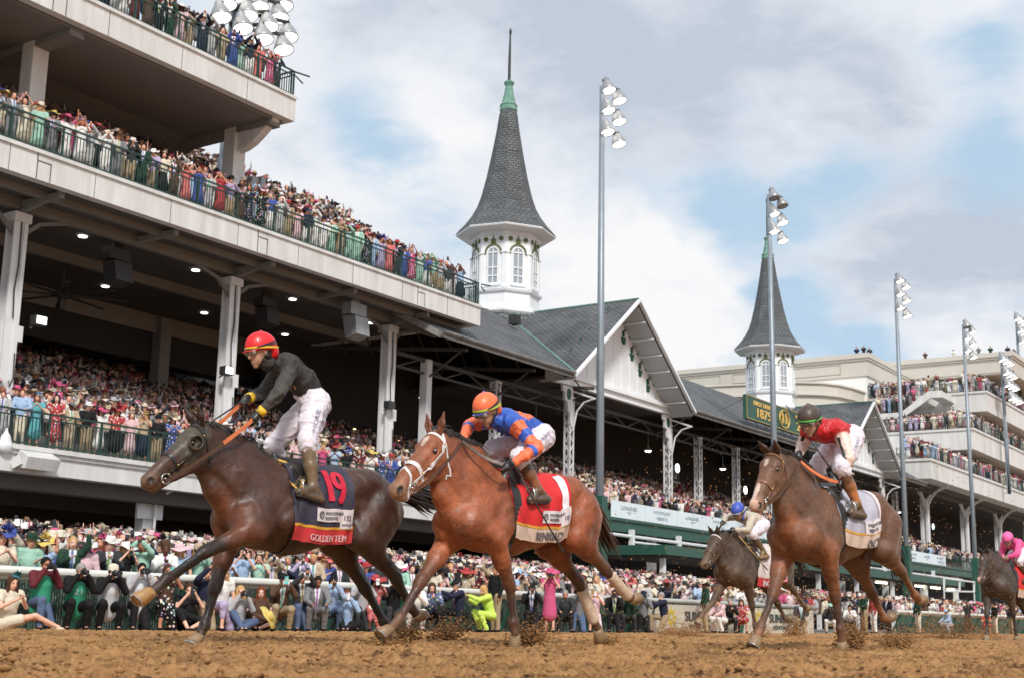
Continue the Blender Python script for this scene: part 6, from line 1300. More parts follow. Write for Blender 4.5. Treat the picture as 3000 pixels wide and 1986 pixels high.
# ------------------------------------------------------------------ horses
HD = radians(170.5); HF = v3(cos(HD), sin(HD), 0); HL = v3(-sin(HD), cos(HD), 0); UPV = v3(0, 0, 1)
def coat_mat(name, c, rough=.42, dusty=0.0, sheenc=(1, .8, .6)):
    m = bpy.data.materials.new(name); m.use_nodes = True; nt = m.node_tree; N = nt.nodes; L = nt.links; b = N['Principled BSDF']; MATS[name] = m
    a = N.new('ShaderNodeAttribute'); a.attribute_name = 'Col'; tc = N.new('ShaderNodeTexCoord')
    def nz(s, d=5, r=.6, st=None):
        n = N.new('ShaderNodeTexNoise'); n.inputs['Scale'].default_value = s; n.inputs['Detail'].default_value = d; n.inputs['Roughness'].default_value = r
        if st: mp = N.new('ShaderNodeMapping'); mp.inputs[3].default_value = st; mp.inputs[2].default_value = (0, .5, .1); L.new(tc.outputs['Object'], mp.inputs[0]); L.new(mp.outputs[0], n.inputs[0])
        else: L.new(tc.outputs['Object'], n.inputs[0])
        return n.outputs[0]
    mr = N.new('ShaderNodeMapRange'); mr.inputs[1].default_value = .32; mr.inputs[2].default_value = .68; mr.inputs[3].default_value = .5; mr.inputs[4].default_value = 1.5; L.new(nz(3.6, 7, .7), mr.inputs[0])
    mx = N.new('ShaderNodeMix'); mx.data_type = 'RGBA'; mx.blend_type = 'MULTIPLY'; mx.inputs[0].default_value = 1; L.new(a.outputs['Color'], mx.inputs[6]); L.new(mr.outputs[0], mx.inputs[7])
    m2 = N.new('ShaderNodeMapRange'); m2.inputs[1].default_value = .35; m2.inputs[2].default_value = .65; m2.inputs[3].default_value = .78; m2.inputs[4].default_value = 1.25; L.new(nz(26, 7, .75, (1, 1, 2)), m2.inputs[0])
    mq = N.new('ShaderNodeMix'); mq.data_type = 'RGBA'; mq.blend_type = 'MULTIPLY'; mq.inputs[0].default_value = 1; L.new(mx.outputs[2], mq.inputs[6]); L.new(m2.outputs[0], mq.inputs[7])
    du = N.new('ShaderNodeMix'); du.data_type = 'RGBA'; L.new(mq.outputs[2], du.inputs[6]); du.inputs[7].default_value = (.17, .11, .07, 1)
    m4 = N.new('ShaderNodeMapRange'); m4.inputs[1].default_value = .45; m4.inputs[2].default_value = .7; m4.inputs[3].default_value = 0; m4.inputs[4].default_value = dusty; L.new(nz(4.5, 7, .7), m4.inputs[0]); L.new(m4.outputs[0], du.inputs[0]); L.new(du.outputs[2], b.inputs['Base Color'])
    rr_ = N.new('ShaderNodeMapRange'); rr_.inputs[1].default_value = .35; rr_.inputs[2].default_value = .65; rr_.inputs[3].default_value = rough; rr_.inputs[4].default_value = rough+.28; L.new(nz(6, 6, .7), rr_.inputs[0]); L.new(rr_.outputs[0], b.inputs['Roughness'])
    b.inputs['Roughness'].default_value = rough; b.inputs['Specular IOR Level'].default_value = .5; b.inputs['Sheen Weight'].default_value = .12; b.inputs['Sheen Roughness'].default_value = .4; b.inputs['Sheen Tint'].default_value = (*sheenc, 1)
    bp = N.new('ShaderNodeBump'); bp.inputs['Distance'].default_value = .002; L.new(nz(60, 3, .6, (1, 1, 4)), bp.inputs['Height'])
    bp2 = N.new('ShaderNodeBump'); bp2.inputs['Distance'].default_value = .022; L.new(nz(5, 2, .5), bp2.inputs['Height']); L.new(bp.outputs[0], bp2.inputs['Normal'])
    v1 = N.new('ShaderNodeMath'); v1.operation = 'SUBTRACT'; v1.inputs[1].default_value = .5; L.new(nz(3.6, 2, .45, (1, 1.4, 1.2)), v1.inputs[0]); v2 = N.new('ShaderNodeMath'); v2.operation = 'ABSOLUTE'; L.new(v1.outputs[0], v2.inputs[0]); v4 = N.new('ShaderNodeMapRange'); v4.interpolation_type = 'SMOOTHSTEP'; v4.inputs[1].default_value = 0; v4.inputs[2].default_value = .035; v4.inputs[3].default_value = 1; v4.inputs[4].default_value = 0; L.new(v2.outputs[0], v4.inputs[0])
    bp3 = N.new('ShaderNodeBump'); bp3.inputs['Distance'].default_value = .0012; L.new(v4.outputs[0], bp3.inputs['Height']); L.new(bp2.outputs[0], bp3.inputs['Normal']); L.new(bp3.outputs[0], b.inputs['Normal'])
    return m
M_hair = mat('mane_black', (.022, .017, .015), .5, var=.3, vscale=8, sheen=.1)
M_hoof = mat('hoof_horn', (.26, .17, .09), .5, var=.25, vscale=14, dirt=(.3, .19, .1), dirtamt=.6, bump=.002, bscale=40)
M_leather = mat('leather_brown', (.085, .04, .022), .45, var=.2, vscale=10); M_leathb = mat('leather_black', (.022, .02, .018), .4, var=.2, vscale=10)
M_whitetack = mat('white_tack', (.72, .68, .68), .5, var=.1, vscale=12, dirt=(.35, .25, .18), dirtamt=.4); M_orangerub = mat('orange_rubber', (.62, .17, .06), .5, var=.15, vscale=15)
M_steel = mat('polished_steel', (.6, .58, .55), .22, metal=1.0); M_brass = mat('brass', (.6, .42, .15), .25, metal=1.0); M_tan = MATS['tan_stucco']; M_tanleather = mat('tan_leather', (.36, .17, .06), .45, var=.2, vscale=10, dirt=(.2, .12, .07), dirtamt=.4)
M_eye = mat('horse_eye', (.012, .008, .006), .06, spec=.9, coat=1.0)
def horse(name_label, O, J, coat, tab, opt):
    """J: joints in the horse frame (forward, left, up)"""
    O = v3(O[0], O[1], 0); sc = opt.get('s', 1.0)
    W = lambda p: O+HF*p[0]*1.0+HL*p[1]+UPV*p[2]
    R = wempty('horse', tuple(O), 0, label=name_label, cat='horse', group=opt.get('group')); S = SDF(); vox = opt.get('vox', .0135)
    bt, bl, bk, du = 0, 1, 2, 3         # colour indices: body, light belly/shoulder, black points, dusty leg
    A = lambda a, b, ra, rb, k=.04, c=0, flat=None: S.cone(W(a), W(b), ra, rb, k, c, flat)
    E = lambda c0, r, k=.05, c=0, rot=0.0: S.ell(W(c0), r, k, c, R=np.stack([HF*cos(rot)+UPV*sin(rot), HL, -HF*sin(rot)+UPV*cos(rot)], 1))
    dz = opt.get('dz', 0); fs = opt.get('fs', 1.0)
    B = lambda s, w, z: (s*fs, w, z+dz)
    # trunk
    E(B(.42, 0, 1.16), (.36, .235, .345), .08); E(B(.10, 0, 1.15), (.42, .285, .365), .08); E(B(-.22, 0, 1.20), (.38, .27, .325), .08); E(B(-.5, 0, 1.27), (.34, .245, .27), .08)
    A(B(.32, 0, 1.45), B(.12, 0, 1.45), .075, .08, .09); A(B(.12, 0, 1.42), B(-.45, 0, 1.44), .09, .11, .1)
    for q in (-1, 1):
        E(B(-.60, q*.12, 1.40), (.24, .15, .165), .06, rot=-.15); E(B(-.82, q*.125, 1.26), (.19, .13, .22), .06, rot=.2); A(B(-.45, q*.15, 1.42), B(-.42, q*.21, 1.34), .055, .05, .06)
        # shoulder: scapula muscles, point, triceps
        A(B(.24, q*.10, 1.42), B(.60, q*.17, 1.07), .10, .105, .035); A(B(.14, q*.16, 1.32), B(.32, q*.205, 1.05), .085, .105, .03); A(B(.52, q*.12, 1.30), B(.68, q*.13, 1.02), .08, .10, .05)
        E(B(.67, q*.10, 1.02), (.12, .10, .15), .04, 1)
        A(B(.50, q*.16, 1.33), B(.70, q*.16, 1.06), .035, .04, .02); A(B(.30, q*.235, 1.20), B(.50, q*.20, .98), .05, .055, .02); A(B(-.70, q*.20, 1.38), B(-.86, q*.20, 1.10), .05, .05, .025); A(B(-.5, q*.22, 1.22), B(-.72, q*.215, 1.02), .045, .05, .03)
        for g in range(5): A(B(.12-.13*g, q*.25, 1.25-.005*g), B(.05-.13*g, q*.235, 1.02), .018, .012, .03)       # ribs, barely raised
    hp, tl = B(-.97, 0, 1.36), None
    # fore legs
    for side in ('L', 'R'):
        q = 1 if side == 'L' else -1; e, k, f, h = [v3(*J[side+x]) for x in ('elb', 'kn', 'ft', 'hf')]
        A(B(.66, q*.14, 1.06), e, .125, .105, .05, 1); A((e[0]-.07, e[1], e[2]+.08), e, .11, .09, .05)
        d = k-e; A(e, e+d*.5, .098, .075, .04, 1); A(e+d*.45, k, .07, .05, .03, 4); A(e+d*.1+v3(.03, q*.03, .03), e+d*.5+v3(.02, q*.015, .01), .06, .045, .03, 1)
        A(k-d*.06, k+d*.05, .054, .052, .02, 4); c2 = f-k; c2n = c2/np.linalg.norm(c2)
        A(k, f, .037, .029, .02, opt.get('legc', 2)); back = np.cross(c2n, v3(0, 1, 0)); back = back if back[0] < 0 else -back
        if c2n[2] > .2: back = -back
        A(k+c2*.1+back*.034, f-c2*.05+back*.034, .017, .016, .006, opt.get('legc', 2))
        A(f-c2n*.01, f+c2n*.012+back*.012, .044, .042, .02, opt.get('legc', 2)); A(f, f+(h-f)*.62, .038, .04, .02, opt.get('pastc', 2))
        J[side+'hoof_f'] = (f, h, k)
    for side in ('L', 'R'):
        q = 1 if side == 'L' else -1; st, hk, f, h = [v3(*J[side+x]) for x in ('st', 'hk', 'hft', 'hhf')]; hip = v3(*B(-.76, q*.14, 1.24))
        A(hip, st, .205, .140, .05); A(B(-.93, q*.13, 1.20), st+v3(-.15, 0, -.06), .128, .10, .035); A(hip+v3(-.08, 0, -.1), st+(hk-st)*.35, .13, .085, .06)
        d = hk-st; A(st, st+d*.45, .118, .082, .05, 0); A(st+d*.4, hk, .074, .048, .04, 4 if True else 0); A(st+d*.5+v3(-.05, 0, .03), hk+v3(-.035, 0, .04), .035, .026, .025, 2)
        c2 = f-hk; c2n = c2/np.linalg.norm(c2); dn = d/np.linalg.norm(d); pt = hk-c2n*.07
        A(hk, hk+c2n*.05, .058, .05, .02, opt.get('legc', 2)); A(hk+v3(0, 0, 0), pt+(dn-c2n)*0, .045, .028, .02, 2)
        lc = opt.get('hleg', {}).get(side, opt.get('legc', 2)); A(hk+c2n*.03, f, .038, .030, .02, lc); back = np.cross(c2n, v3(0, 1, 0)); back = back if back@(pt-hk+v3(-.1, 0, 0)) > 0 else -back
        A(hk+c2n*.06+back*.034, f+back*.033, .017, .017, .006, lc); A(f-c2n*.01, f+c2n*.012+back*.012, .045, .043, .02, lc); A(f, f+(h-f)*.62, .039, .041, .02, opt.get('pastc', 2))
        J[side+'hoof_h'] = (f, h, hk)
    # neck
    po = v3(*J['poll']); no = v3(*J['nose']); wi = v3(*B(.26, 0, 1.50)); c1 = v3(*J['crest1']); c2_ = v3(*J['crest2'])
    th = v3(*J['throat']); nb = v3(*J['neckbot']); latn = (HL, 1.35)
    A(po+v3(-.04, 0, -.07), c1+v3(0, 0, -.09), .085, .095, .05, 0, latn); A(c1+v3(0, 0, -.09), c2_+v3(0, 0, -.1), .095, .11, .05, 0, latn); A(c2_+v3(0, 0, -.1), wi+v3(0, 0, -.12), .11, .13, .06, 0, latn)
    m0 = (po+th)/2; m1 = (c1*.5+nb*.5); m2 = (c2_*.45+v3(*B(.72, 0, 1.12))*.55)
    A(m0, m1, .105, .14, .06, 0, latn); A(m1, m2, .14, .2, .07, 0, latn); A(m2, B(.42, 0, 1.2), .20, .26, .08, 0, (HL, 1.15))
    A(th, nb, .07, .085, .05, 0, (HL, 1.1)); A(nb, B(.74, 0, 1.14), .085, .13, .06, 1)
    for q in (-1, 1): A(th+v3(-.06, q*.05, .02), B(.60, q*.12, 1.15), .04, .065, .04, 0)
    # head
    hy = opt.get('hyaw', 0.0); ax = no-po; Lh = np.linalg.norm(ax); ax /= Lh
    ax = v3(ax[0]*cos(hy), ax[0]*sin(hy), ax[2]); ax /= np.linalg.norm(ax); lat = v3(-sin(hy), cos(hy), 0); lat = lat-ax*(lat@ax); lat /= np.linalg.norm(lat); dor = np.cross(ax, lat); dor = dor if dor[2] > 0 else -dor
    hs = Lh/.66
    HP = lambda a, n, w: po+(ax*a+dor*n+lat*w)*hs
    wd = lambda v: HF*v[0]+HL*v[1]+UPV*v[2]
    RH = np.stack([wd(ax), wd(lat), wd(dor)], 1)
    HC = lambda a, b, ra, rb, k=.025, c=0, flat=None: S.cone(W(HP(*a)), W(HP(*b)), ra*hs, rb*hs, k, c, flat)
    HE = lambda a, r, k=.025, c=0, neg=False: S.ell(W(HP(*a)), v3(*r)*hs, k, c, RH, neg)
    fl = (wd(lat), 1.15)
    HE((.10, -.08, 0), (.15, .10, .105), .04, 5); HC((.12, -.06, 0), (.50, -.05, 0), .088, .050, .03, 5, (wd(dor), 1.15)); HC((.20, -.11, 0), (.50, -.085, 0), .085, .052, .03, 5, (wd(lat), 1.25))
    for q in (-1, 1):
        HE((.15, -.165, q*.05), (.13, .036, .125), .025, 0); HC((.24, -.215, q*.035), (.50, -.145, q*.024), .03, .024, .025, 5); HC((.13, -.085, q*.088), (.40, -.098, q*.052), .018, .010, .012, 5); HC((.10, -.02, q*.07), (.16, -.005, q*.068), .018, .016, .015, 5); HC((.30, -.16, q*.05), (.24, -.11, q*.082), .012, .012, .02, 0)
        HE((.155, -.04, q*.072), (.045, .022, .03), .015, 5); HE((.56, -.06, q*.03), (.055, .03, .045), .02, 6)
    HE((.575, -.075, 0), (.06, .05, .055), .025, 6); HC((.55, -.125, 0), (.575, -.13, 0), .032, .03, .02, 6); HC((.50, -.145, 0), (.545, -.15, 0), .028, .026, .02, 6)
    for q in (-1, 1):
        HE((.585, -.055, q*.058), (.026, .022, .020), .008, 7, True); HE((.165, -.05, q*.094), (.026, .018, .018), .008, 7, True)
    HC((.60, -.108, -.03), (.60, -.108, .03), .004, .004, .003, 7) if False else None
    V, Q = S.surf(vox); V = relax(V, Q, 2, .45); cols = S.colors(V, tab, .018); V = wrinkle(V, Q, .0045, 7.5, (1, 1, .6), 2.2) if vox < .015 else V
    # nostrils and eye rims are dark skin; a blaze where the horse has one
    hv = V-W(HP(0, 0, 0)); a_ = hv@wd(ax)/hs; n_ = hv@wd(dor)/hs; w_ = hv@wd(lat)/hs
    def put(m, c, amt=1.0): cols[m] = cols[m]*(1-amt)+np.array(c)*amt
    ns = ((a_-.585)**2/.035**2+(n_+.055)**2/.028**2+(np.abs(w_)-.05)**2/.03**2) < 1; put(ns, (.012, .008, .007), .92)
    if opt.get('star'):
        for (aa, nn, ww, ra, rw, cc) in opt['star']: mk = ((a_-aa)**2/ra**2+(w_-ww)**2/rw**2 < 1) & (n_ > -.06); put(mk, cc, .75)
    if opt.get('hood'):
        mk = (a_ > -.02) & (a_ < .30) & (n_ > -.13-.25*(a_-.05)) ; put(mk, opt['hood'], .95)
    o = link('body', np_mesh('body', V, Q, [coat], cols), R)
    o['label'] = opt.get('coatlab', '')
    if not opt.get('coatlab'): del o['label']
    SS = S
    # eyes
    for q in (-1, 1):
        mb = MB(); mb.lathe([(.0, -.021), (.013, -.017), (.02, 0), (.013, .017), (.0, .021)], (0, 0, 0), 12, cap=False); e = mb.build('eye', M_eye, R, True); c = W(HP(.165, -.052, q*.084)); e.data.transform(Matrix.Translation(c) @ Matrix.Scale(hs*1.05, 4))
    # ears
    for q in (-1, 1):
        b = HP(-.005, .005, q*.052); ed = opt.get('ear', (.0, 1.0)); d = (dor*ed[1]+(-ax)*(.35+ed[0])+lat*q*.25); d /= np.linalg.norm(d); T_ = SDF()
        T_.cone(W(b-d*.02), W(b+d*.05*hs), .032, .036, .02, 0, (wd(np.cross(d, lat)/np.linalg.norm(np.cross(d, lat))), 1.5)).cone(W(b+d*.05*hs), W(b+d*.135*hs), .035, .009, .02, 0, (wd(np.cross(d, lat)/np.linalg.norm(np.cross(d, lat))), 1.5))
        nn = np.cross(d, lat); nn = nn if nn@ax > 0 else -nn; T_.cone(W(b+d*.03+nn*.032), W(b+d*.10*hs+nn*.024), .02, .010, .01, 0, None, True)
        sdf_obj('ear', T_, .006, [coat], R, [tuple(.55*x for x in tab[0])])
    # hooves
    for key in ('Lhoof_f', 'Rhoof_f', 'Lhoof_h', 'Rhoof_h'):
        f, h, k = J[key]; d = h-f; L_ = np.linalg.norm(d); d /= L_; up_ = v3(0, 1, 0); fwd = np.cross(d, up_); hind = key.endswith('_h')
        lk = (f-k)/np.linalg.norm(f-k)
        if fwd[0] < 0 and d[2] < -.3: fwd = -fwd
        if (opt.get('flip', {}).get(key)): fwd = -fwd
        top = f+d*(L_*.55); bot = f+d*(L_*1.0); T_ = SDF()
        mb = MB(); prof = []; n = 22; vs = []
        for (t, r1, off, fl_) in ((0, .046, 0, 0), (.25, .05, .006, 0), (1.0, .064, .026, 0), (1.04, .060, .026, 0)):
            for i in range(n):
                a = 2*pi*i/n; rr = r1*(1.0 if cos(a) > -.3 else .9); p_ = top+(bot-top)*t*1.05+fwd*(off+rr*1.1*cos(a))+v3(0, 1, 0)*rr*sin(a); vs.append(W(p_))
        fs_ = [(j*n+i, j*n+(i+1) % n, (j+1)*n+(i+1) % n, (j+1)*n+i) for j in range(3) for i in range(n)]; fs_ += [tuple(range(n))[::-1], tuple(range(3*n, 4*n))]; mb.add(vs, fs_)
        hm = opt.get('hoofmat', {}).get(key, M_hoof); ho = mb.build('hoof', hm, R, True)
        mb = MB(); vs2 = [v for v in vs[3*n:4*n]]; cc = sum(vs2)/n
        pp = [cc+(v-cc)*.93+wd(d)*.006 for i, v in enumerate(vs2) if cos(2*pi*i/n) > -.75]
        for i in range(len(pp)-1): mb.bar(pp[(i+4) % len(pp)] if False else pp[i], pp[i+1], .016, .008, up=wd(d))
        mb.build('horseshoe', M_steel, ho)
        if opt.get('wrap', {}).get(key):
            T_ = SDF(); T_.cone(W(k+(f-k)*.25), W(f+d*.01), .050, .052, .01, 0); T_.cone(W(k+(f-k)*.3+v3(-.02, 0, 0)), W(f+v3(-.02, 0, 0)), .042, .046, .02, 0); sdf_obj('leg_wrap', T_, .009, [opt['wrap'][key]], R)
    # mane: locks blown back along the crest
    rnd = np.random.RandomState(int(abs(O[0])*100) % 999); mb = MB(); crest = [po+v3(-.01, 0, .02), c1+v3(0, 0, .01), c2_+v3(0, 0, .01), wi+v3(.05, 0, .0)]
    def cr(t):
        t = t*3; i = min(int(t), 2); u = t-i; return crest[i]*(1-u)+crest[i+1]*u
    for i in range(opt.get('nmane', 260)):
        t = rnd.uniform(0.02, .97); b = cr(t); L_ = rnd.uniform(.05, .15)*(1.1-.3*t); q = rnd.choice([-1, 1], p=[.4, .6]); lift = rnd.uniform(-.03, .035)
        p0 = b+v3(0, rnd.uniform(-.02, .02), -.035); p1 = b+v3(-L_*.45, q*rnd.uniform(.01, .045), lift*.6+.01); p2 = b+v3(-L_, q*rnd.uniform(.03, .075), lift-rnd.uniform(.03, .10))
        mb.tube([W(p0), W(p1), W(p2)], [.008, .007, .0015], 4, cap=False)
    for i in range(26): t = rnd.uniform(0, 1); p0 = HP(-.02+.04*t, 0, rnd.uniform(-.03, .03)); mb.tube([W(p0+dor*-.02), W(p0+dor*.05+v3(-.04, 0, .01)), W(p0+dor*.06+v3(-.14*rnd.rand()-.04, rnd.uniform(-.04, .04), .0))], [.011, .008, .002], 4, cap=False)
    mb.build('mane', M_hair, R, True)
    S2 = SDF(); S2.cone(W(cr(0)+v3(0, 0, -.04)), W(cr(.34)+v3(0, 0, -.03)), .03, .034, .02, 0, (HL, 1.4)); S2.cone(W(cr(.34)+v3(0, 0, -.03)), W(cr(.66)+v3(0, 0, -.035)), .034, .036, .02, 0, (HL, 1.4)).cone(W(cr(.66)+v3(0, 0, -.035)), W(cr(.97)+v3(0, 0, -.05)), .036, .03, .02, 0, (HL, 1.4)); sdf_obj('mane_base', S2, .012, [M_hair], R)
    # tail
    mb = MB(); tb = v3(*B(-.98, 0, 1.40)); path = [tb+v3(*q) for q in opt.get('tail', ((0, 0, 0), (-.16, 0, .06), (-.38, 0, .02), (-.6, 0, -.08), (-.8, 0, -.22)))]
    def pt_(t):
        t = t*(len(path)-1); i = min(int(t), len(path)-2); u = t-i; return path[i]*(1-u)+path[i+1]*u
    for i in range(opt.get('ntail', 240)):
        t0 = rnd.uniform(0, .35); t1 = rnd.uniform(.55, 1.0); off = v3(0, rnd.normal()*.03, rnd.normal()*.035); pts = []
        for u in np.linspace(0, 1, 6): t = t0+(t1-t0)*u; pts.append(W(pt_(t)+off*(.25+1.7*t)+v3(0, 0, -.05*t*rnd.rand())))
        mb.tube(pts, [.008, .011, .011, .009, .006, .0015], 4, cap=False)
    mb.build('tail', M_hair if not opt.get('tailmat') else opt['tailmat'], R, True)
    S2 = SDF(); S2.cone(W(tb+v3(.03, 0, -.02)), W(pt_(.22)), .04, .03, .02, 0).cone(W(pt_(.22)), W(pt_(.45)), .03, .012, .02, 0); sdf_obj('tail_dock', S2, .012, [M_hair], R)
    ctx = dict(R=R, W=W, HP=HP, S=SS, wd=wd, B=B, ax=ax, dor=dor, lat=lat, hs=hs, O=O, J=J)
    bridle(ctx, opt)
    return ctx
def strap_mesh(pts, w, th, nrm=None):
    """flat ribbon through pts with normals nrm"""
    mb = MB(); n = len(pts); vs = []
    for i in range(n):
        d = pts[min(i+1, n-1)]-pts[max(i-1, 0)]; d = d/(np.linalg.norm(d)+1e-9); nn = nrm[i]-d*(nrm[i]@d); nn /= np.linalg.norm(nn)+1e-9; s = np.cross(d, nn)
        for (a, b) in ((-1, 0), (1, 0), (1, 1), (-1, 1)): vs.append(pts[i]+s*a*w/2+nn*b*th)
    fs = [(i*4+k, i*4+(k+1) % 4, (i+1)*4+(k+1) % 4, (i+1)*4+k) for i in range(n-1) for k in range(4)]+[(0, 1, 2, 3), ((n-1)*4+3, (n-1)*4+2, (n-1)*4+1, (n-1)*4)]
    mb.add(vs, fs); return mb
def on_skin(S, pts, off=.002, sub=5):
    P = [];
    for i in range(len(pts)-1):
        for j in range(sub): P.append(pts[i]+(pts[i+1]-pts[i])*j/sub)
    P.append(pts[-1]); P = S.snap(np.array(P), off); return list(P), list(S.grad(P))
def bridle(c, opt):
    R, W, HP, S = c['R'], c['W'], c['HP'], c['S']; st = opt.get('bridle', M_leather); wd_ = .021*c['hs']
    BR = wempty('bridle', tuple(W(HP(.2, 0, 0)))); BR.parent = R; BR.matrix_parent_inverse = INV[R.name]; INV[BR.name] = Matrix.Translation(W(HP(.2, 0, 0))).inverted()
    def strap(nm, hp, w=1.0, m=None, sub=5, off=.002):
        P, Nn = on_skin(S, [W(HP(*p)) for p in hp], off, sub); return strap_mesh(P, wd_*w, .006, Nn).build(nm, m or st, BR)
    strap('browband', [(.06, -.06, -.09), (.04, .02, -.06), (.045, .04, 0), (.04, .02, .06), (.06, -.06, .09)], opt.get('bw', 1.0), opt.get('browmat'))
    strap('headpiece', [(.08, -.08, -.09), (-.01, -.01, -.07), (-.02, .03, 0), (-.01, -.01, .07), (.08, -.08, .09)])
    for q in (-1, 1):
        strap('cheekpiece', [(.07, -.07, q*.09), (.22, -.11, q*.085), (.36, -.12, q*.06), (.465, -.115, q*.05)], opt.get('cw', 1.0))
        strap('throatlatch', [(.05, -.06, q*.09), (.10, -.17, q*.08), (.14, -.25, q*.05), (.15, -.28, 0)], .6)
    strap('noseband', [(.36, -.18, -.02), (.36, -.12, -.06), (.35, -.03, -.055), (.35, .01, 0), (.35, -.03, .055), (.36, -.12, .06), (.36, -.18, .02), (.36, -.18, -.02)], opt.get('nw', 1.0))
    if opt.get('figure8'): strap('lower_noseband', [(.40, .0, 0), (.46, -.06, .05), (.53, -.14, .04), (.55, -.165, 0), (.53, -.14, -.04), (.46, -.06, -.05), (.40, .0, 0)], .9)
    for q in (-1, 1):
        p = W(HP(.485, -.12, q*.062)); mb = MB(); pts = [p+(c['wd'](c['ax'])*cos(t)+c['wd'](c['dor'])*sin(t))*.036*c['hs'] for t in np.linspace(0, 2*pi, 17)]; mb.tube(pts, .0055, 6); mb.tube([W(HP(.485, -.12, q*.062)), W(HP(.49, -.11, q*.02))], .006, 6); mb.build('bit_ring', M_steel, BR, True)
        mb = MB()
        for a in ((.07, -.065, q*.093), (.35, -.10, q*.066), (.44, -.115, q*.056)): b = W(HP(*a)); mb.lathe([(.0, .009), (.009, .005), (.011, 0), (.009, -.005), (.0, -.009)], S.snap(np.array([b]), .006)[0], 8, cap=False)
        mb.build_each('buckle', M_brass, BR, True, gap=.001)
    c['bit'] = {q: W(HP(.50, -.135, q*.07)) for q in (-1, 1)}
    if opt.get('cup'):
        q = 1; e = HP(.155, -.055, q*.10); mb = MB(); ax, dor, lat = c['ax'], c['dor'], c['lat']; n = 20
        vs = []; 
        for r, o_ in ((.062, -.03), (.068, .012), (.050, .03), (.046, .026), (.056, -.02)):
            for i in range(n): t = 2*pi*i/n; oo = o_*(1 if cos(t-.4) < .4 else .15); vs.append(W(e+(ax*cos(t)+dor*sin(t))*r+lat*(oo+.008)))
        mb.add(vs, [(j*n+i, j*n+(i+1) % n, (j+1)*n+(i+1) % n, (j+1)*n+i) for j in range(4) for i in range(n)]); mb.build('blinker_cup', mat('blinker_plastic', (.07, .055, .04), .35, var=.3, vscale=20), BR, True)
def reins(c, hand_L, hand_R, grip=M_orangerub, m=M_leather, via=None):
    """two straps from the bit rings to the hands"""
    o = []
    for q, hnd in ((1, hand_L), (-1, hand_R)):
        a = c['bit'][q]; b = hnd; mid = a*.45+b*.55+v3(0, 0, -.03)+HL*q*.05; pts = []
        for t in np.linspace(0, 1, 15): pts.append(a*(1-t)**2+2*mid*t*(1-t)+b*t*t)
        if via is not None and q == 1:
            v_ = c['W'](via); m1 = (a+v_)/2+v3(0, 0, -.04)+HL*.06; pts = [a*(1-t)**2+2*m1*t*(1-t)+v_*t*t for t in np.linspace(0, 1, 9)]+[v_+(b-v_)*t+v3(0, 0, -.16*t*(1-t)) for t in np.linspace(.16, 1, 6)]
        P = np.array(pts); d = c['S'].eval(P); g = c['S'].grad(P); P = P+g*np.clip(.012-d, 0, .3)[:, None]; P[0] = a; P[-1] = b; P = list(P); Nn = list(g)
        k = 8; o.append(strap_mesh(P[:k+1], .022, .006, [HL*q]*(k+1)).build('rein', m, c['R'])); o.append(strap_mesh(P[k:], .030, .010, [HL*q]*(15-k)).build('rein_grip', grip, c['R']))
# ---- saddle cloth: a sheet over the barrel, with its printing laid on the same surface
def cloth_fn(c, s0, s1, top, zlow, flare=.0, slant=0.0):
    B, W, S = c['B'], c['W'], c['S']; s = np.linspace(s0, s1, 26); ph = np.linspace(0, 2.35, 40)   # ph: 0 at spine down the flank
    G = {}
    for q in (1, -1):
        tab = np.zeros((26, 40, 3))
        for i, a in enumerate(s):
            cen = W(B(a, 0, 1.18)); dirs = np.array([UPV*cos(p)+HL*q*sin(p) for p in ph]); t = np.full(40, .16)
            for _ in range(26):
                P = cen+dirs*t[:, None]; d = S.eval(P); t = t-np.clip(d, -.05, .03)*.9
            tab[i] = cen+dirs*(t+.012)[:, None]
        # hang free below the widest point
        lat = (tab-c['O'])@HL*q; mxi = lat.argmax(1)
        for i in range(26):
            m = mxi[i]
            for j in range(m+1, 40): tab[i, j] += HL*q*(lat[i, m]-lat[i, j])*.75
        arc = np.concatenate([np.zeros((26, 1)), np.cumsum(np.linalg.norm(np.diff(tab, axis=1), axis=2), 1)], 1); G[q] = (tab, arc)
    def f(q, u, v, off=0.0):
        """u 0..1 front to rear, v metres down from the spine"""
        tab, arc = G[q]; x = u*25; i = int(min(max(x, 0), 24.999)); fx = x-i; out = []
        for k in (i, i+1):
            A = arc[k]; j = int(np.clip(np.searchsorted(A, v)-1, 0, 38)); w = (v-A[j])/(A[j+1]-A[j]+1e-9); out.append(tab[k, j]*(1-w)+tab[k, j+1]*w)
        p = out[0]*(1-fx)+out[1]*fx; return p+HL*q*off+(UPV*off*.4 if v < .25 else 0)
    return f
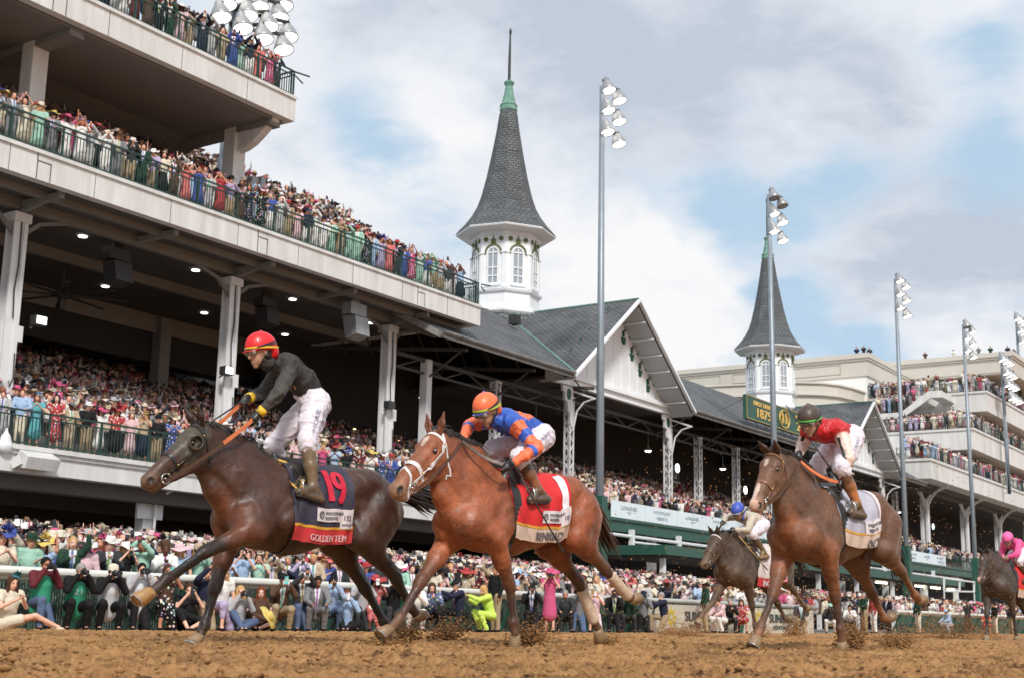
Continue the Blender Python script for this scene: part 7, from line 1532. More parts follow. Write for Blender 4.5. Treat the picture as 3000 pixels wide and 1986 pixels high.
def saddlecloth(c, opt):
    s0, s1 = opt['span']; f = cloth_fn(c, s0, s1, 0, 0); R = c['R']; depth = opt['depth']; bandh = opt.get('band', .13)
    CL = wempty('saddlecloth', tuple(c['W'](c['B'](s0, 0, 1.5)))); CL.parent = R; CL.matrix_parent_inverse = INV[R.name]; INV[CL.name] = Matrix.Translation(c['W'](c['B'](s0, 0, 1.5))).inverted(); CL['label'] = opt['lab']
    wob = lambda u, v: .006*sin(u*23+v*9)*min(1, v*2)+.018*max(0, v-.45)*sin(u*17)
    def sheet(nm, u0, u1, v0, v1, m, off=0.0, n=44, k=30, both=True, sl=0.0):
        mb = MB(); vs = []; dd = []
        qs = (-1, 1) if both else (1,)
        for q in qs:
            b = len(mb.v); vs = []
            for i in range(n+1):
                for j in range(k+1):
                    u = u0+(u1-u0)*i/n; v = v0+(v1-v0)*j/k; v += sl*(1-u)*(j/k) ; vs.append(f(q, u, v, off+wob(u, v)))
            base = len(vs); vs += [p-HL*q*.004 for p in vs]
            fs = [(i*(k+1)+j, (i+1)*(k+1)+j, (i+1)*(k+1)+j+1, i*(k+1)+j+1) for i in range(n) for j in range(k)]; fs += [tuple(reversed([x+base for x in t])) for t in fs]
            mb.add(vs, fs)
        return mb.build_each(nm, m, CL, True, gap=.03)
    sheet('main_panel', 0, 1, .0, depth-bandh, opt['col'])
    sheet('name_band', 0, 1, depth-bandh, depth, opt['bandcol'], .0035, k=8)
    sheet('trim', 0, 1, depth-bandh-.012, depth-bandh+.010, opt['trim'], .007, k=2)
    Lm = abs(s1-s0)
    def text(nm, s, u, v, size, m, sx=1.0, off=.009, bold=0.0, rot=0):
        V, Fc = text_mesh(s, size, .001, sx=sx, maxlen=.035); mb = MB()
        Fc = [q_ for q_ in Fc if all(u+V[i_][0]/Lm < .985 for i_ in q_)]
        for dx in ((-bold, 0, bold) if bold else (0,)): mb.add([f(1, u+(p[0]+dx)/Lm, v-p[1], off+p[2]*2+wob(u+p[0]/Lm, v-p[1])) for p in V], Fc)
        return mb.build(nm, m, CL)
    for t in opt['texts']: text(*t)
    for (nm, u0, u1, v0, v1, m, off) in opt.get('patches', ()): sheet(nm, u0, u1, v0, v1, m, off, 16, 6, both=False)
    return f, CL
def girth_saddle(c, opt):
    R, W, B, S = c['R'], c['W'], c['B'], c['S']
    pts = [W(B(.20+.02*sin(t), .33*sin(t), 1.15+.4*cos(t))) for t in np.linspace(.5, pi, 12)]; P, Nn = on_skin(S, pts, .004, 2); strap_mesh(P, .085, .010, Nn).build('girth', M_leathb, R)
    pts = [W(B(.20, -.33*sin(t), 1.15+.4*cos(t))) for t in np.linspace(.5, pi, 12)]; P, Nn = on_skin(S, pts, .004, 2); strap_mesh(P, .085, .010, Nn).build('girth', M_leathb, R)
    T_ = SDF(); T_.cone(W(B(.28, 0, 1.545)), W(B(-.08, 0, 1.555)), .05, .05, .04, 0); [T_.ell(W(B(.16, q*.15, 1.42)), (.15, .05, .14), .04, 0, np.stack([HF, HL*.8+UPV*.6*q*0, UPV], 1)) for q in (-1, 1)]; T_.cone(W(B(.30, 0, 1.56)), W(B(.31, 0, 1.60)), .035, .03, .02, 0)
    sdf_obj('saddle', T_, .014, [opt.get('saddle', M_leathb)], R)
def stirrup(c, foot, m=M_steel, top=None):
    mb = MB(); a = foot; pts = [a+HL*.0+HF*0+v3(0, 0, .11)+HL*(.055*sin(t)) +UPV*(-.075+.075*cos(t)) for t in np.linspace(0, 2*pi, 17)]; mb.tube(pts, .007, 6); mb.build('stirrup_iron', m, c['R'], True)
    mb = strap_mesh([top if top is not None else a+v3(0, 0, .5), a+v3(0, 0, .11)], .022, .004, [HL, HL]); mb.build('stirrup_leather', M_leathb, c['R'])
# ------------------------------------------------------------------ riders
def jp(O, px, py, w):
    d = ray(px, py); P0 = v3(O[0], O[1], 0)+HL*w; t = ((P0-CAMC)@HL)/(d@HL); p = CAMC+d*t; q = p-v3(O[0], O[1], 0); return v3(q@HF, w, p[2])
M_skinj = mat('rider_skin', (.50, .27, .18), .5, var=.15, vscale=25, dirt=(.20, .11, .065), dirtamt=.8)
M_goggle = mat('goggle_lens', (.16, .12, .08), .08, spec=1.0, coat=.6); M_gogr = mat('goggle_frame', (.35, .33, .3), .35, var=.3, vscale=30)
M_breech = mat('white_breeches', (.72, .68, .76), .65, var=.08, vscale=7, dirt=(.55, .40, .30), dirtamt=.35, bump=.012, bscale=7)
def rider(c, J, opt, label):
    O = c['O']; W = c['W']; J = {k: v3(*v) for k, v in J.items()}; G = {k: W(v) for k, v in J.items()}
    R = wempty('person', tuple(W((0, 0, 1.5))), 0, label=label, cat='rider', group='jockeys'); vx = opt.get('vox', .011); wd = c['wd']
    fd = wd(v3(*opt['face'])); fd /= np.linalg.norm(fd); up = UPV-fd*(UPV@fd)*1.0; up /= np.linalg.norm(up); lat = np.cross(up, fd); lat = lat if lat@HL > 0 else -lat
    hd = G['head']
    B = SDF(); hip = (G['hpL']+G['hpR'])/2; shm = (G['shL']+G['shR'])/2; tor = shm-hip; tor /= np.linalg.norm(tor); front = np.cross(tor, HL); front = front if front@(HF-UPV) > 0 else -front
    B.cone(hip, shm, .10, .115, .05, 0, (front, 1.3)).cone(shm, hd-up*.05, .055, .052, .03, 0)
    for s in 'LR':
        B.cone(shm, G['sh'+s], .07, .055, .03, 0).cone(G['sh'+s], G['el'+s], .045, .036, .02, 0).cone(G['el'+s], G['ha'+s], .036, .026, .02, 0).cone(G['hp'+s], G['kn'+s], .08, .055, .03, 0).cone(G['kn'+s], G['an'+s], .052, .035, .02, 0)
    Rm = head_prims(B, hd, fd, up, s=1.04)
    B.cone(hd-up*.01+fd*.092, hd-up*.028+fd*.112, .011, .015, .006, 0); B.cone(hd-up*.072+fd*.085-lat*.018, hd-up*.072+fd*.085+lat*.018, .009, .009, .004, 0); B.cone(hd-up*.088+fd*.082-lat*.015, hd-up*.088+fd*.082+lat*.015, .009, .009, .004, 0)
    B.ell(hd-up*.11+fd*.066, v3(.025, .02, .018), .012, 0, Rm)
    for q in (-1, 1): B.ell(hd+lat*q*.03+fd*.097+up*.012, v3(.02, .014, .012), .005, 0, Rm, True)
    V, Q = B.surf(vx*.85); V = relax(V, Q, 1, .4); loc = (V-hd)@Rm; col = np.ones((len(V), 3)); mo = (loc[:, 1] > .06) & (np.abs(loc[:, 0]) < .03) & (np.abs(loc[:, 2]+.08) < .005); col[mo] = (.3, .12, .1)
    m = MATS['rider_skin']; link('body', np_mesh('body', V, Q, [m]), R)
    # helmet with peak
    H = SDF(); tilt = opt.get('htilt', 0.0); hu = up*cos(tilt)-fd*sin(tilt)*1; hf_ = fd*cos(tilt)+up*sin(tilt); RH = np.stack([lat, hf_, hu], 1); hc = hd+hu*.05-hf_*.012
    H.ell(hc, v3(.108, .142, .125), .01, 0, RH); H.ell(hc-hu*.12, v3(.3, .3, .085), .012, 0, RH, True); H.ell(hc-hu*.055-hf_*.09, v3(.09, .06, .07), .03, 0, RH)
    H.cone(hc+hu*.122-hf_*.01, hc+hu*.130-hf_*.01, .012, .010, .01, 1)
    for t in np.linspace(-.8, .8, 9): a = hc-hu*.035+lat*sin(t)*.088+hf_*cos(t)*.12; H.cone(a, a+(lat*sin(t)*.5+hf_*cos(t))*.05-hu*.012, .011, .005, .008, 2)
    V, Q = H.surf(vx*.75); V = relax(V, Q, 1, .4)
    hm = mat('helmet_'+opt['n'], (1, 1, 1), opt.get('hrough', .45), attr='Col', var=.06, vscale=9, dirt=(.16, .10, .06), dirtamt=opt.get('hdirt', .25), coat=.1)
    link('helmet', np_mesh('helmet', V, Q, [hm], H.colors(V, opt['helm'], .01)), R)
    def ring(hh, th, w_, m_, nm, a0=0, a1=2*pi, tilt2=0.0, rx=.112, ry=.146):
        pts = []; nn = []
        for t in np.linspace(a0, a1, 30): d = lat*sin(t)*rx+hf_*cos(t)*ry; p = hc+d+hu*(hh+tilt2*cos(t)); pts.append(p); nn.append(d/np.linalg.norm(d))
        P = H.snap(np.array(pts), .002); strap_mesh(list(P), w_, th, nn).build(nm, m_, R)
    if opt.get('bandc'): ring(-.018, .004, .016, opt['bandc'], 'helmet_band')
    ring(.0, .004, .012, M_leathb, 'goggle_strap', tilt2=-.028); ring(.012, .004, .008, M_leathb, 'goggle_strap', tilt2=-.045)
    if opt.get('goggles', True):
        Gs = SDF()
        for q in (-1, 1): Gs.ell(hd+lat*q*.034+fd*.093+up*.012, v3(.040, .024, .028), .012, 0, Rm)
        sdf_obj('goggles', Gs, .006, [M_gogr], R); Gl = SDF()
        for q in (-1, 1): Gl.ell(hd+lat*q*.035+fd*.106+up*.012, v3(.03, .017, .02), .006, 0, Rm)
        sdf_obj('goggle_lens', Gl, .005, [M_goggle], R)
    if opt.get('goggles2'):
        Gs = SDF(); o_ = G['shL']*.5+G['shR']*.5+front*.13-tor*.05 if opt['goggles2'] == 'neck' else hc+hu*.1
        for q in (-1, 1): Gs.ell(o_+lat*q*.045, v3(.042, .03, .034), .012, 0, Rm)
        sdf_obj('spare_goggles', Gs, .007, [M_gogr], R); mb = MB(); pts = [hd-up*.06+lat*.07, o_+lat*.09+up*.03, o_, o_-lat*.09+up*.03, hd-up*.06-lat*.07]; mb.tube(pts, .006, 6); mb.build('goggle_cord', M_gogr, R, True)
    mb = MB(); mb.tube([hc-hu*.05+lat*.098, hd-up*.05+lat*.078+fd*.02, hd-up*.118+lat*.02+fd*.05, hd-up*.118-lat*.02+fd*.05, hd-up*.05-lat*.078+fd*.02, hc-hu*.05-lat*.098], .008, 6); mb.build('chin_strap', M_leathb, R, True)
    # silks
    T = SDF(); g = .018; ci = 0
    mid = hip+(shm-hip)*.5-front*.035
    T.cone(hip+tor*.06, mid, .106+g, .108+g, .06, 0, (front, 1.2)).cone(mid, shm-tor*.04-front*.0, .108+g, .114+g, .06, 1, (front, 1.2)).cone(shm, hd-up*.085-fd*.02, .085, .062, .03, 2)
    for s in 'LR':
        T.cone(shm-front*.01, G['sh'+s], .10, .085, .04, 1); e = G['el'+s]; w = G['ha'+s]+(e-G['ha'+s])*.18; a = G['sh'+s]
        n4 = [(0, .38, 3), (.38, .62, 4), (.62, 1.0, 3)] if opt.get('sleeve2') else [(0, 1, 3)]
        for (t0, t1, ci) in n4: T.cone(a+(e-a)*t0, a+(e-a)*t1, .069-.014*t0, .069-.014*t1, .02, ci)
        n4 = [(0, .18, 3), (.18, .34, 4), (.34, 1.0, 3)] if opt.get('sleeve2') else [(0, 1, 5 if opt.get('cuff') else 3)]
        for (t0, t1, ci) in n4: T.cone(e+(w-e)*t0, e+(w-e)*t1, .054-.014*t0, .054-.014*t1, .015, ci)
        rr = np.random.RandomState(5)
        for k in range(5):          # folds gathered at the elbow and along the sleeve
            t = .2+.18*k; cpos = a+(e-a)*t; d = (e-a)/np.linalg.norm(e-a); n1 = np.cross(d, front+UPV*.3); n1 /= np.linalg.norm(n1); T.cone(cpos+n1*.055-d*.03, cpos-n1*.02+front*.05+d*.03, .012, .010, .02, n4[0][2] if False else 3)
    for k in range(6): t = .12+.13*k; cpos = hip+(shm-hip)*t-front*.09; T.cone(cpos-HL*.10+tor*.02, cpos+HL*.10-tor*.02, .014, .012, .035, 1 if t > .5 else 0)
    V, Q = T.surf(vx); V = relax(V, Q, 1, .35); cols = T.colors(V, opt['silk'], .0025); V0 = V
    if opt.get('sleeve2'):
        for s in 'LR':
            a, e = G['sh'+s], G['el'+s]; w = G['ha'+s]+(e-G['ha'+s])*.18
            for (p0, p1, b0, b1) in ((a, e, .40, .64), (e, w, .16, .34)):
                L2 = (p1-p0)@(p1-p0); t = ((V-p0)@(p1-p0))/L2; dd = np.linalg.norm(V-(p0+np.clip(t, 0, 1)[:, None]*(p1-p0)), axis=1); near = (dd < .095) & (t > (.08 if b0 > .3 else 0)) & (t < 1.02)
                cols[near] = opt['silk'][3]; cols[near & (t > b0) & (t < b1)] = opt['silk'][4]
    if opt.get('pattern'): cols = opt['pattern'](V, cols, hip, shm, tor, front)
    sm = mat('silks_'+opt['n'], (1, 1, 1), opt.get('srough', .45), attr='Col', var=.10, vscale=8, dirt=(.22, .15, .09), dirtamt=opt.get('sdirt', .25), bump=.02, bscale=9, sheen=.03)
    V = wrinkle(V, Q, .013, 9, (1, 1, .55), 3.3); V = wrinkle(V, Q, .006, 22, (1, 1, .8), 7.7)
    link('silks', np_mesh('silks', V, Q, [sm], cols), R)
    # breeches
    D = SDF(); D.cone(hip+tor*.09, hip, .125, .145, .05, 0, (front, 1.12))
    for s in 'LR':
        h, k, a = G['hp'+s], G['kn'+s], G['an'+s]; D.cone(h, h+(k-h)*.5, .118, .104, .04, 0).cone(h+(k-h)*.5, k, .102, .076, .04, 0).cone(k, k+(a-k)*.20, .076, .062, .03, 0)
        d = (k-h)/np.linalg.norm(k-h); n1 = np.cross(d, HL); n1 /= np.linalg.norm(n1)
        for j in range(6): cp = h+(k-h)*(.12+.15*j); r_ = .10-.012*j; D.cone(cp+n1*r_-d*.03+HL*.03, cp+HL*(r_+.005), .012, .014, .022, 0).cone(cp+HL*(r_+.005), cp-n1*r_+d*(.05 if j % 2 else -.02)+HL*.03, .014, .011, .022, 0)
        if s == 'L': HLs = (h, k)
    V, Q = D.surf(vx); V = relax(V, Q, 1, .4); V = wrinkle(V, Q, .013, 8, (1, 1, 1.5), 1.3); V = wrinkle(V, Q, .005, 20, (1, 1, 1.2), 5.); o = link('breeches', np_mesh('breeches', V, Q, [M_breech]), R)
    if opt.get('legtext'):
        h, k = G['hpL'], G['knL']; d = (k-h)/np.linalg.norm(k-h); nrm = HL*1.0; acr = np.cross(nrm, d); acr /= np.linalg.norm(acr); acr = acr if acr@HF < 0 else -acr
        for (t, off, sz, ln) in opt['legtext']:
            Vt, Ft = text_mesh(t, sz, .001, sx=1.1, maxlen=.03); P = []
            for p in Vt: P.append(h+(k-h)*1.0-d*(p[0]+ln)+acr*(off-p[1])+HL*.14)
            P = D.snap(np.array(P), .014, 10); mb = MB(); mb.add(list(P), Ft); mb.build('leg_lettering', mat('print_navy', (.22, .22, .32), .6), o)
    # boots
    for s in 'LR':
        k, a, t, hl_ = G['kn'+s], G['an'+s], G['toe'+s], G['heel'+s]; S2 = SDF(); b = k+(a-k)*.16
        S2.cone(b, b+(a-b)*.45, .060, .058, .02, 0).cone(b+(a-b)*.45, a, .058, .040, .02, 1).cone(a, hl_, .040, .034, .02, 2).cone(hl_, t, .036, .034, .03, 2, (UPV, 1.15)).cone(a+(t-a)*.25, t, .036, .030, .02, 2)
        V, Q = S2.surf(.009); V = relax(V, Q, 1, .4); link('boot', np_mesh('boot', V, Q, [mat('boot_'+opt['n'], (1, 1, 1), .35, attr='Col', var=.3, vscale=14, dirt=(.30, .17, .08), dirtamt=.6, bump=.004, bscale=25)], S2.colors(V, opt['boot'], .01)), R)
        S2 = SDF(); S2.cone(hl_-UPV*.03, t-UPV*.03, .028, .032, .01, 0, (UPV, 2.2)); sdf_obj('sole', S2, .01, [M_leathb], R)
    # gloved hands, fingers closed round the rein
    for s in 'LR':
        e, h = G['el'+s], G['ha'+s]; d = (h-e)/np.linalg.norm(h-e); S2 = SDF(); q = 1 if s == 'L' else -1; axis = wd(v3(*opt.get('grip', (.55, .15, -.55)))); axis /= np.linalg.norm(axis); nn = np.cross(d, axis); nn /= np.linalg.norm(nn); nn = nn if nn@UPV > 0 else -nn
        S2.cone(h-d*.03, h+d*.02, .032, .036, .02, 0).cone(h+d*.01-axis*.025, h+d*.01+axis*.028, .030, .030, .02, 0, (nn, 1.25))
        for f in range(4):
            b = h+d*.04+axis*(.034-.022*f)+nn*.012; L_ = (.030, .034, .032, .026)[f]; S2.cone(b, b+d*L_*.8-nn*.006, .0105, .010, .004, 0).cone(b+d*L_*.8-nn*.006, b+d*L_*.75-nn*.036, .010, .0095, .003, 0).cone(b+d*L_*.75-nn*.036, b+d*.0-nn*.042, .0095, .009, .003, 0)
        S2.cone(h+axis*.036+nn*.005, h+axis*.052+d*.02-nn*.016, .0125, .011, .006, 0).cone(h+axis*.052+d*.02-nn*.016, h+axis*.032+d*.045-nn*.03, .011, .009, .004, 0)
        gc = opt.get('glove', M_leathb); sdf_obj('glove', S2, .0065, [gc], R)
        if opt.get('wrist'): mb = MB(); w0 = h-d*.055; mb.tube([w0-d*.028, w0+d*.028], .0445, 14); mb.build('wrist_band', opt['wrist'], R, True)
    # hair at the nape
    S2 = SDF(); S2.ell(hd-fd*.035-up*.01, v3(.078, .085, .09), .01, 0, Rm).ell(hd+fd*.09-up*.02, v3(.12, .1, .2), .01, 0, Rm, True); sdf_obj('hair', S2, .012, [M_hair], R)
    return R, G
def whip(label, a, b, col=M_leathb, tipcol=None):
    R = wempty('whip', tuple(a), 0, label=label, cat='whip'); d = (b-a)/np.linalg.norm(b-a); mb = MB(); mb.tube([a-d*.06, a, a+d*.12], [.014, .012, .011], 8); mb.build('handle', M_leathb, R, True)
    mb = MB(); mb.tube([a+d*.12, (a+b)/2, b], [.008, .007, .006], 6); mb.build('shaft', col, R, True); mb = MB(); mb.bar(b, b+d*.12, .03, .008); mb.build('popper', tipcol or M_leathb, R)
S_ = lambda *a: tuple(lin(a))
# ------------------------------------------------------------------ the five runners
# 1: dark bay in blinkers, number 19
O1 = (8.34, 7.70)
tab1 = [S_(62, 36, 25), S_(96, 52, 32), S_(28, 20, 18), S_(60, 42, 32), S_(42, 28, 23), S_(68, 44, 31), S_(104, 76, 58), (.6, .6, .6)]
J1 = dict(poll=(1.06, 0, 1.72), nose=(1.58, 0, 1.22), crest1=(.88, 0, 1.70), crest2=(.60, 0, 1.63), throat=(1.02, 0, 1.42), neckbot=(.86, 0, 1.22),
          Lelb=(.60, .19, .90), Lkn=(1.03, .19, .72), Lft=(1.36, .18, .50), Lhf=(1.56, .18, .32), Relb=(.58, -.15, .86), Rkn=(.70, -.14, .46), Rft=(.78, -.13, .17), Rhf=(.85, -.13, .015),
          Lst=(-.50, .20, .93), Lhk=(-.96, .17, .58), Lft_=(0, 0, 0), Lhft=(-1.17, .15, .33), Lhhf=(-1.29, .15, .24), Rst=(-.52, -.17, .90), Rhk=(-.88, -.15, .50), Rhft=(-1.10, -.13, .20), Rhhf=(-1.22, -.13, .08))
H1 = horse('dark bay racehorse with blinkers and saddlecloth 19 leading the field', O1, J1, coat_mat('coat_dark_bay', None, .30, .10), tab1,
    dict(dz=-.05, fs=.96, legc=2, pastc=3, hood=S_(70, 62, 50), cup=True, bridle=M_leathb, hoofmat={'Lhoof_f': mat('hoof_orange', (.42, .22, .07), .5, var=.25, vscale=14, dirt=(.2, .13, .08), dirtamt=.5)}, flip={'Lhoof_h': True},
         tail=((0, 0, 0), (-.14, 0, .03), (-.34, 0, .02), (-.52, 0, -.02), (-.74, 0, -.05)), group='racehorses', ear=(-.1, 1.0)))
M_navy = mat('cloth_navy', (.018, .020, .05), .7, var=.2, vscale=6, dirt=(.10, .07, .05), dirtamt=.5); M_redc = mat('cloth_red', (.52, .022, .03), .7, var=.12, vscale=6, dirt=(.3, .1, .06), dirtamt=.3)
M_crim = mat('numeral_red', (.55, .012, .04), .6); M_label = mat('label_white', (.68, .62, .64), .6, var=.06, vscale=10, dirt=(.5, .36, .28), dirtamt=.4); M_print = mat('label_print', (.12, .11, .12), .6); M_amber = mat('trim_amber', (.62, .30, .03), .6); M_name = mat('name_pink', (.68, .36, .36), .6)
def sponsor(u, v):
    return [('sponsor_lettering', 'WOODFORD', u+.02, v, .034, M_print, 1.0, .016), ('sponsor_lettering', 'RESERVE', u+.02, v+.04, .034, M_print, 1.1, .016), ('sponsor_emblem', 'O', u-.10, v+.034, .085, M_print, 1.0, .016), ('sponsor_emblem', 'SR', u-.075, v+.012, .022, M_print, 1.0, .017)]
f1, CL1 = saddlecloth(H1, dict(span=(.30, -.38), depth=.82, band=.13, col=M_navy, bandcol=M_redc, trim=M_amber, lab='navy saddlecloth with red 19 and red name band',
    texts=[('numeral', '1', .50, .46, .44, M_crim, .62, .014, .018), ('numeral', '9', .66, .48, .44, M_crim, .66, .014, .014), ('name_lettering', 'GOLDEN TEM', .28, .80, .080, M_name, .82, .013, .003), ('emblem_lettering', '152', .80, .62, .06, M_print, 1.0, .016), ('emblem_lettering', 'KENTUCKY', .79, .665, .02, M_print, 1.1, .016)]+sponsor(.48, .575),
    patches=[('sponsor_patch', .36, .76, .525, .635, M_label, .010), ('derby_patch', .765, .975, .53, .69, M_label, .011)]))
girth_saddle(H1, {}) if False else None
# 2: chestnut bay, number 1
O2 = (9.9, 6.6)
tab2 = [S_(134, 72, 42), S_(151, 85, 52), S_(66, 45, 36), S_(110, 77, 55), S_(96, 58, 39), S_(143, 83, 53), S_(138, 103, 79), S_(235, 225, 209)]
J2 = dict(poll=(.97, 0, 1.80), nose=(1.53, .02, 1.25), crest1=(.77, 0, 1.78), crest2=(.50, 0, 1.72), throat=(.93, 0, 1.42), neckbot=(.86, 0, 1.28),
          Relb=(.58, -.17, .92), Rkn=(.95, -.14, .54), Rft=(1.19, -.12, .24), Rhf=(1.36, -.12, .09), Lelb=(.40, .19, .92), Lkn=(.17, .16, .54), Lft=(.10, .15, .22), Lhf=(.05, .15, .03),
          Lst=(-.66, .19, 1.00), Lhk=(-1.14, .16, .72), Lhft=(-1.47, .15, .50), Lhhf=(-1.62, .15, .44), Rst=(-.68, -.15, .94), Rhk=(-1.10, -.13, .60), Rhft=(-1.30, -.12, .27), Rhhf=(-1.43, -.12, .10))
bw = mat('leg_bandage', (.62, .48, .36), .7, var=.15, vscale=12, dirt=(.36, .2, .1), dirtamt=.5)
H2 = horse('chestnut racehorse with white bridle and red saddlecloth numbered 1', O2, J2, coat_mat('coat_red_bay', None, .33, .06), tab2,
    dict(legc=2, pastc=3, bridle=M_whitetack, bw=1.1, cw=1.5, nw=1.5, figure8=True, star=[(.13, 0, .01, .05, .022, S_(215, 195, 180))], wrap={'Lhoof_h': bw, 'Rhoof_h': bw}, flip={'Lhoof_h': True}, group='racehorses', hyaw=.06, ntail=120, tailmat=mat('tail_brown', (.07, .035, .02), .5, var=.3, vscale=8), tail=((0, 0, 0), (-.10, 0, -.02), (-.22, 0, -.16), (-.36, 0, -.34), (-.56, 0, -.52)), ear=(.35, .7)))
M_scar = mat('cloth_scarlet', (.62, .012, .018), .65, var=.1, vscale=6, dirt=(.4, .08, .05), dirtamt=.25); M_beigec = mat('name_band_beige', (.62, .47, .38), .65, var=.12, vscale=9, dirt=(.38, .22, .12), dirtamt=.5); M_whn = mat('numeral_white', (.74, .70, .74), .6)
f2, CL2 = saddlecloth(H2, dict(span=(.26, -.50), depth=.78, band=.13, col=M_scar, bandcol=M_beigec, trim=M_amber, lab='scarlet saddlecloth with white 1 and pale name band',
    texts=[('numeral', '1', .76, .50, .52, M_whn, .8, .010, .018), ('name_lettering', 'RENEGAD', .36, .76, .100, M_print, .84, .013, .002), ('emblem_lettering', '152', .86, .60, .05, M_print, 1.0, .016)]+sponsor(.58, .55),
    patches=[('sponsor_patch', .48, .82, .50, .61, M_label, .010), ('derby_patch', .825, .99, .49, .65, M_label, .011)]))
# 3: brown with a white snip
O3 = (12.4, 4.57)
tab3 = [S_(97, 64, 45), S_(127, 77, 49), S_(69, 47, 35), S_(125, 82, 54), S_(112, 69, 45), S_(103, 71, 51), S_(162, 127, 105), S_(235, 221, 205)]
J3 = dict(poll=(1.00, 0, 1.80), nose=(1.40, -.03, 1.26), crest1=(.74, 0, 1.80), crest2=(.46, 0, 1.72), throat=(.92, 0, 1.40), neckbot=(.83, 0, 1.28),
          Relb=(.54, -.18, .92), Rkn=(.80, -.15, .52), Rft=(1.04, -.13, .24), Rhf=(1.17, -.12, .05), Lelb=(.40, .19, .92), Lkn=(.22, .16, .52), Lft=(.13, .15, .22), Lhf=(.08, .15, .02),
          Lst=(-.66, .19, 1.00), Lhk=(-1.08, .17, .80), Lhft=(-1.40, .15, .57), Lhhf=(-1.55, .15, .50), Rst=(-.68, -.15, .94), Rhk=(-1.02, -.13, .58), Rhft=(-1.25, -.12, .33), Rhhf=(-1.40, -.12, .33))
H3 = horse('brown racehorse with white snip and beige name band, rightmost of the near three', O3, J3, coat_mat('coat_brown', None, .38, .22), tab3,
    dict(legc=2, pastc=3, bridle=mat('tan_bridle', (.20, .09, .045), .42, var=.2, vscale=10), star=[(.14, 0, .0, .04, .02, S_(205, 185, 168)), (.47, 0, -.01, .14, .026, S_(220, 195, 180)), (.60, 0, 0, .05, .05, S_(210, 170, 150))], flip={'Lhoof_h': True, 'Rhoof_h': True}, hleg={'L': 3, 'R': 3}, group='racehorses', darkear=True, hyaw=.0, tail=((0, 0, 0), (-.12, 0, -.02), (-.22, 0, -.2), (-.3, 0, -.42), (-.42, 0, -.62)), ear=(-.25, 1.0)))
M_sil = mat('cloth_silver', (.42, .42, .50), .6, var=.1, vscale=6, dirt=(.4, .3, .25), dirtamt=.3)
f3, CL3 = saddlecloth(H3, dict(span=(.26, -.50), depth=.72, band=.13, col=M_sil, bandcol=M_beigec, trim=M_amber, lab='silver grey saddlecloth with beige name band',
    texts=[('name_lettering', 'OCE', .62, .725, .12, M_print, 1.15, .013, .003)]+[('sponsor_lettering', 'WOODFORD', .62, .52, .045, M_print, 1.1, .014), ('sponsor_lettering', 'RESERVE', .64, .57, .045, M_print, 1.1, .014)],
    patches=[('sponsor_patch', .56, .98, .46, .59, M_label, .010), ('side_stripe', .94, .99, .1, .46, M_label, .010)]))
# 4: dark bay behind, number 11
O4 = (20.9, 9.1)
def shift(J, **k): J = dict(J); J.update(k); return J
J4 = shift(J3, poll=(1.02, 0, 1.66), nose=(1.46, 0, 1.12), crest1=(.78, 0, 1.72), crest2=(.48, 0, 1.68), throat=(.92, 0, 1.30), Rkn=(.92, -.14, .56), Rft=(1.22, -.13, .38), Rhf=(1.33, -.12, .22), neckbot=(.84, 0, 1.2))
tab4 = [S_(63, 49, 40), S_(82, 59, 45), S_(43, 34, 28), S_(99, 75, 55), S_(66, 50, 39), S_(82, 64, 50), S_(109, 82, 59), (.6, .6, .6)]
H4 = horse('dusty dark bay racehorse galloping behind, between the two right riders', O4, J4, coat_mat('coat_dusty', None, .5, .45), tab4, dict(vox=.018, legc=3, pastc=3, bridle=M_leather, browmat=M_whitetack, group='racehorses', nmane=120, ntail=120, flip={'Lhoof_h': True, 'Rhoof_h': True}))
M_whc = mat('cloth_white', (.66, .60, .58), .7, var=.1, vscale=6, dirt=(.35, .24, .17), dirtamt=.6)
f4, CL4 = saddlecloth(H4, dict(span=(.24, -.62), depth=.86, band=.15, col=M_whc, bandcol=M_redc, trim=M_beigec, lab='white saddlecloth with a red numeral and red name band',
    texts=[('numeral', '11', .58, .5, .42, M_crim, .9, .010, .016), ('name_lettering', 'INCREDIBOLT', .20, .84, .125, M_label, 1.05, .013, .003)]))
# 5: dark horse entering at the right edge
O5 = (27.6, 6.55)
J5 = shift(J3, poll=(1.02, 0, 1.66), nose=(1.40, 0, 1.10), crest1=(.78, 0, 1.72), crest2=(.48, 0, 1.68), throat=(.92, 0, 1.30), neckbot=(.84, 0, 1.2), Rkn=(.74, -.14, .50), Rft=(.80, -.13, .20), Rhf=(.86, -.12, .02))
tab5 = [S_(56, 46, 40), S_(66, 52, 44), S_(38, 32, 29), S_(80, 64, 52), S_(56, 46, 40), S_(58, 48, 42), S_(120, 90, 78), (.7, .7, .7)]
H5 = horse('near black racehorse at the right edge with a pink capped rider', O5, J5, coat_mat('coat_black_brown', None, .5, .35), tab5, dict(vox=.02, legc=2, pastc=3, group='racehorses', nmane=100, ntail=80, star=[(.14, 0, .0, .03, .012, S_(205, 195, 188)), (.58, 0, 0, .05, .03, S_(215, 180, 170))]))
saddlecloth(H5, dict(span=(.24, -.62), depth=.86, band=.15, col=M_scar, bandcol=M_beigec, trim=M_amber, lab='red saddlecloth', texts=[]))
for h_, sm in ((H1, M_leathb), (H2, M_leathb), (H3, M_leathb), (H4, M_leather), (H5, M_leathb)): girth_saddle(h_, dict(saddle=sm))

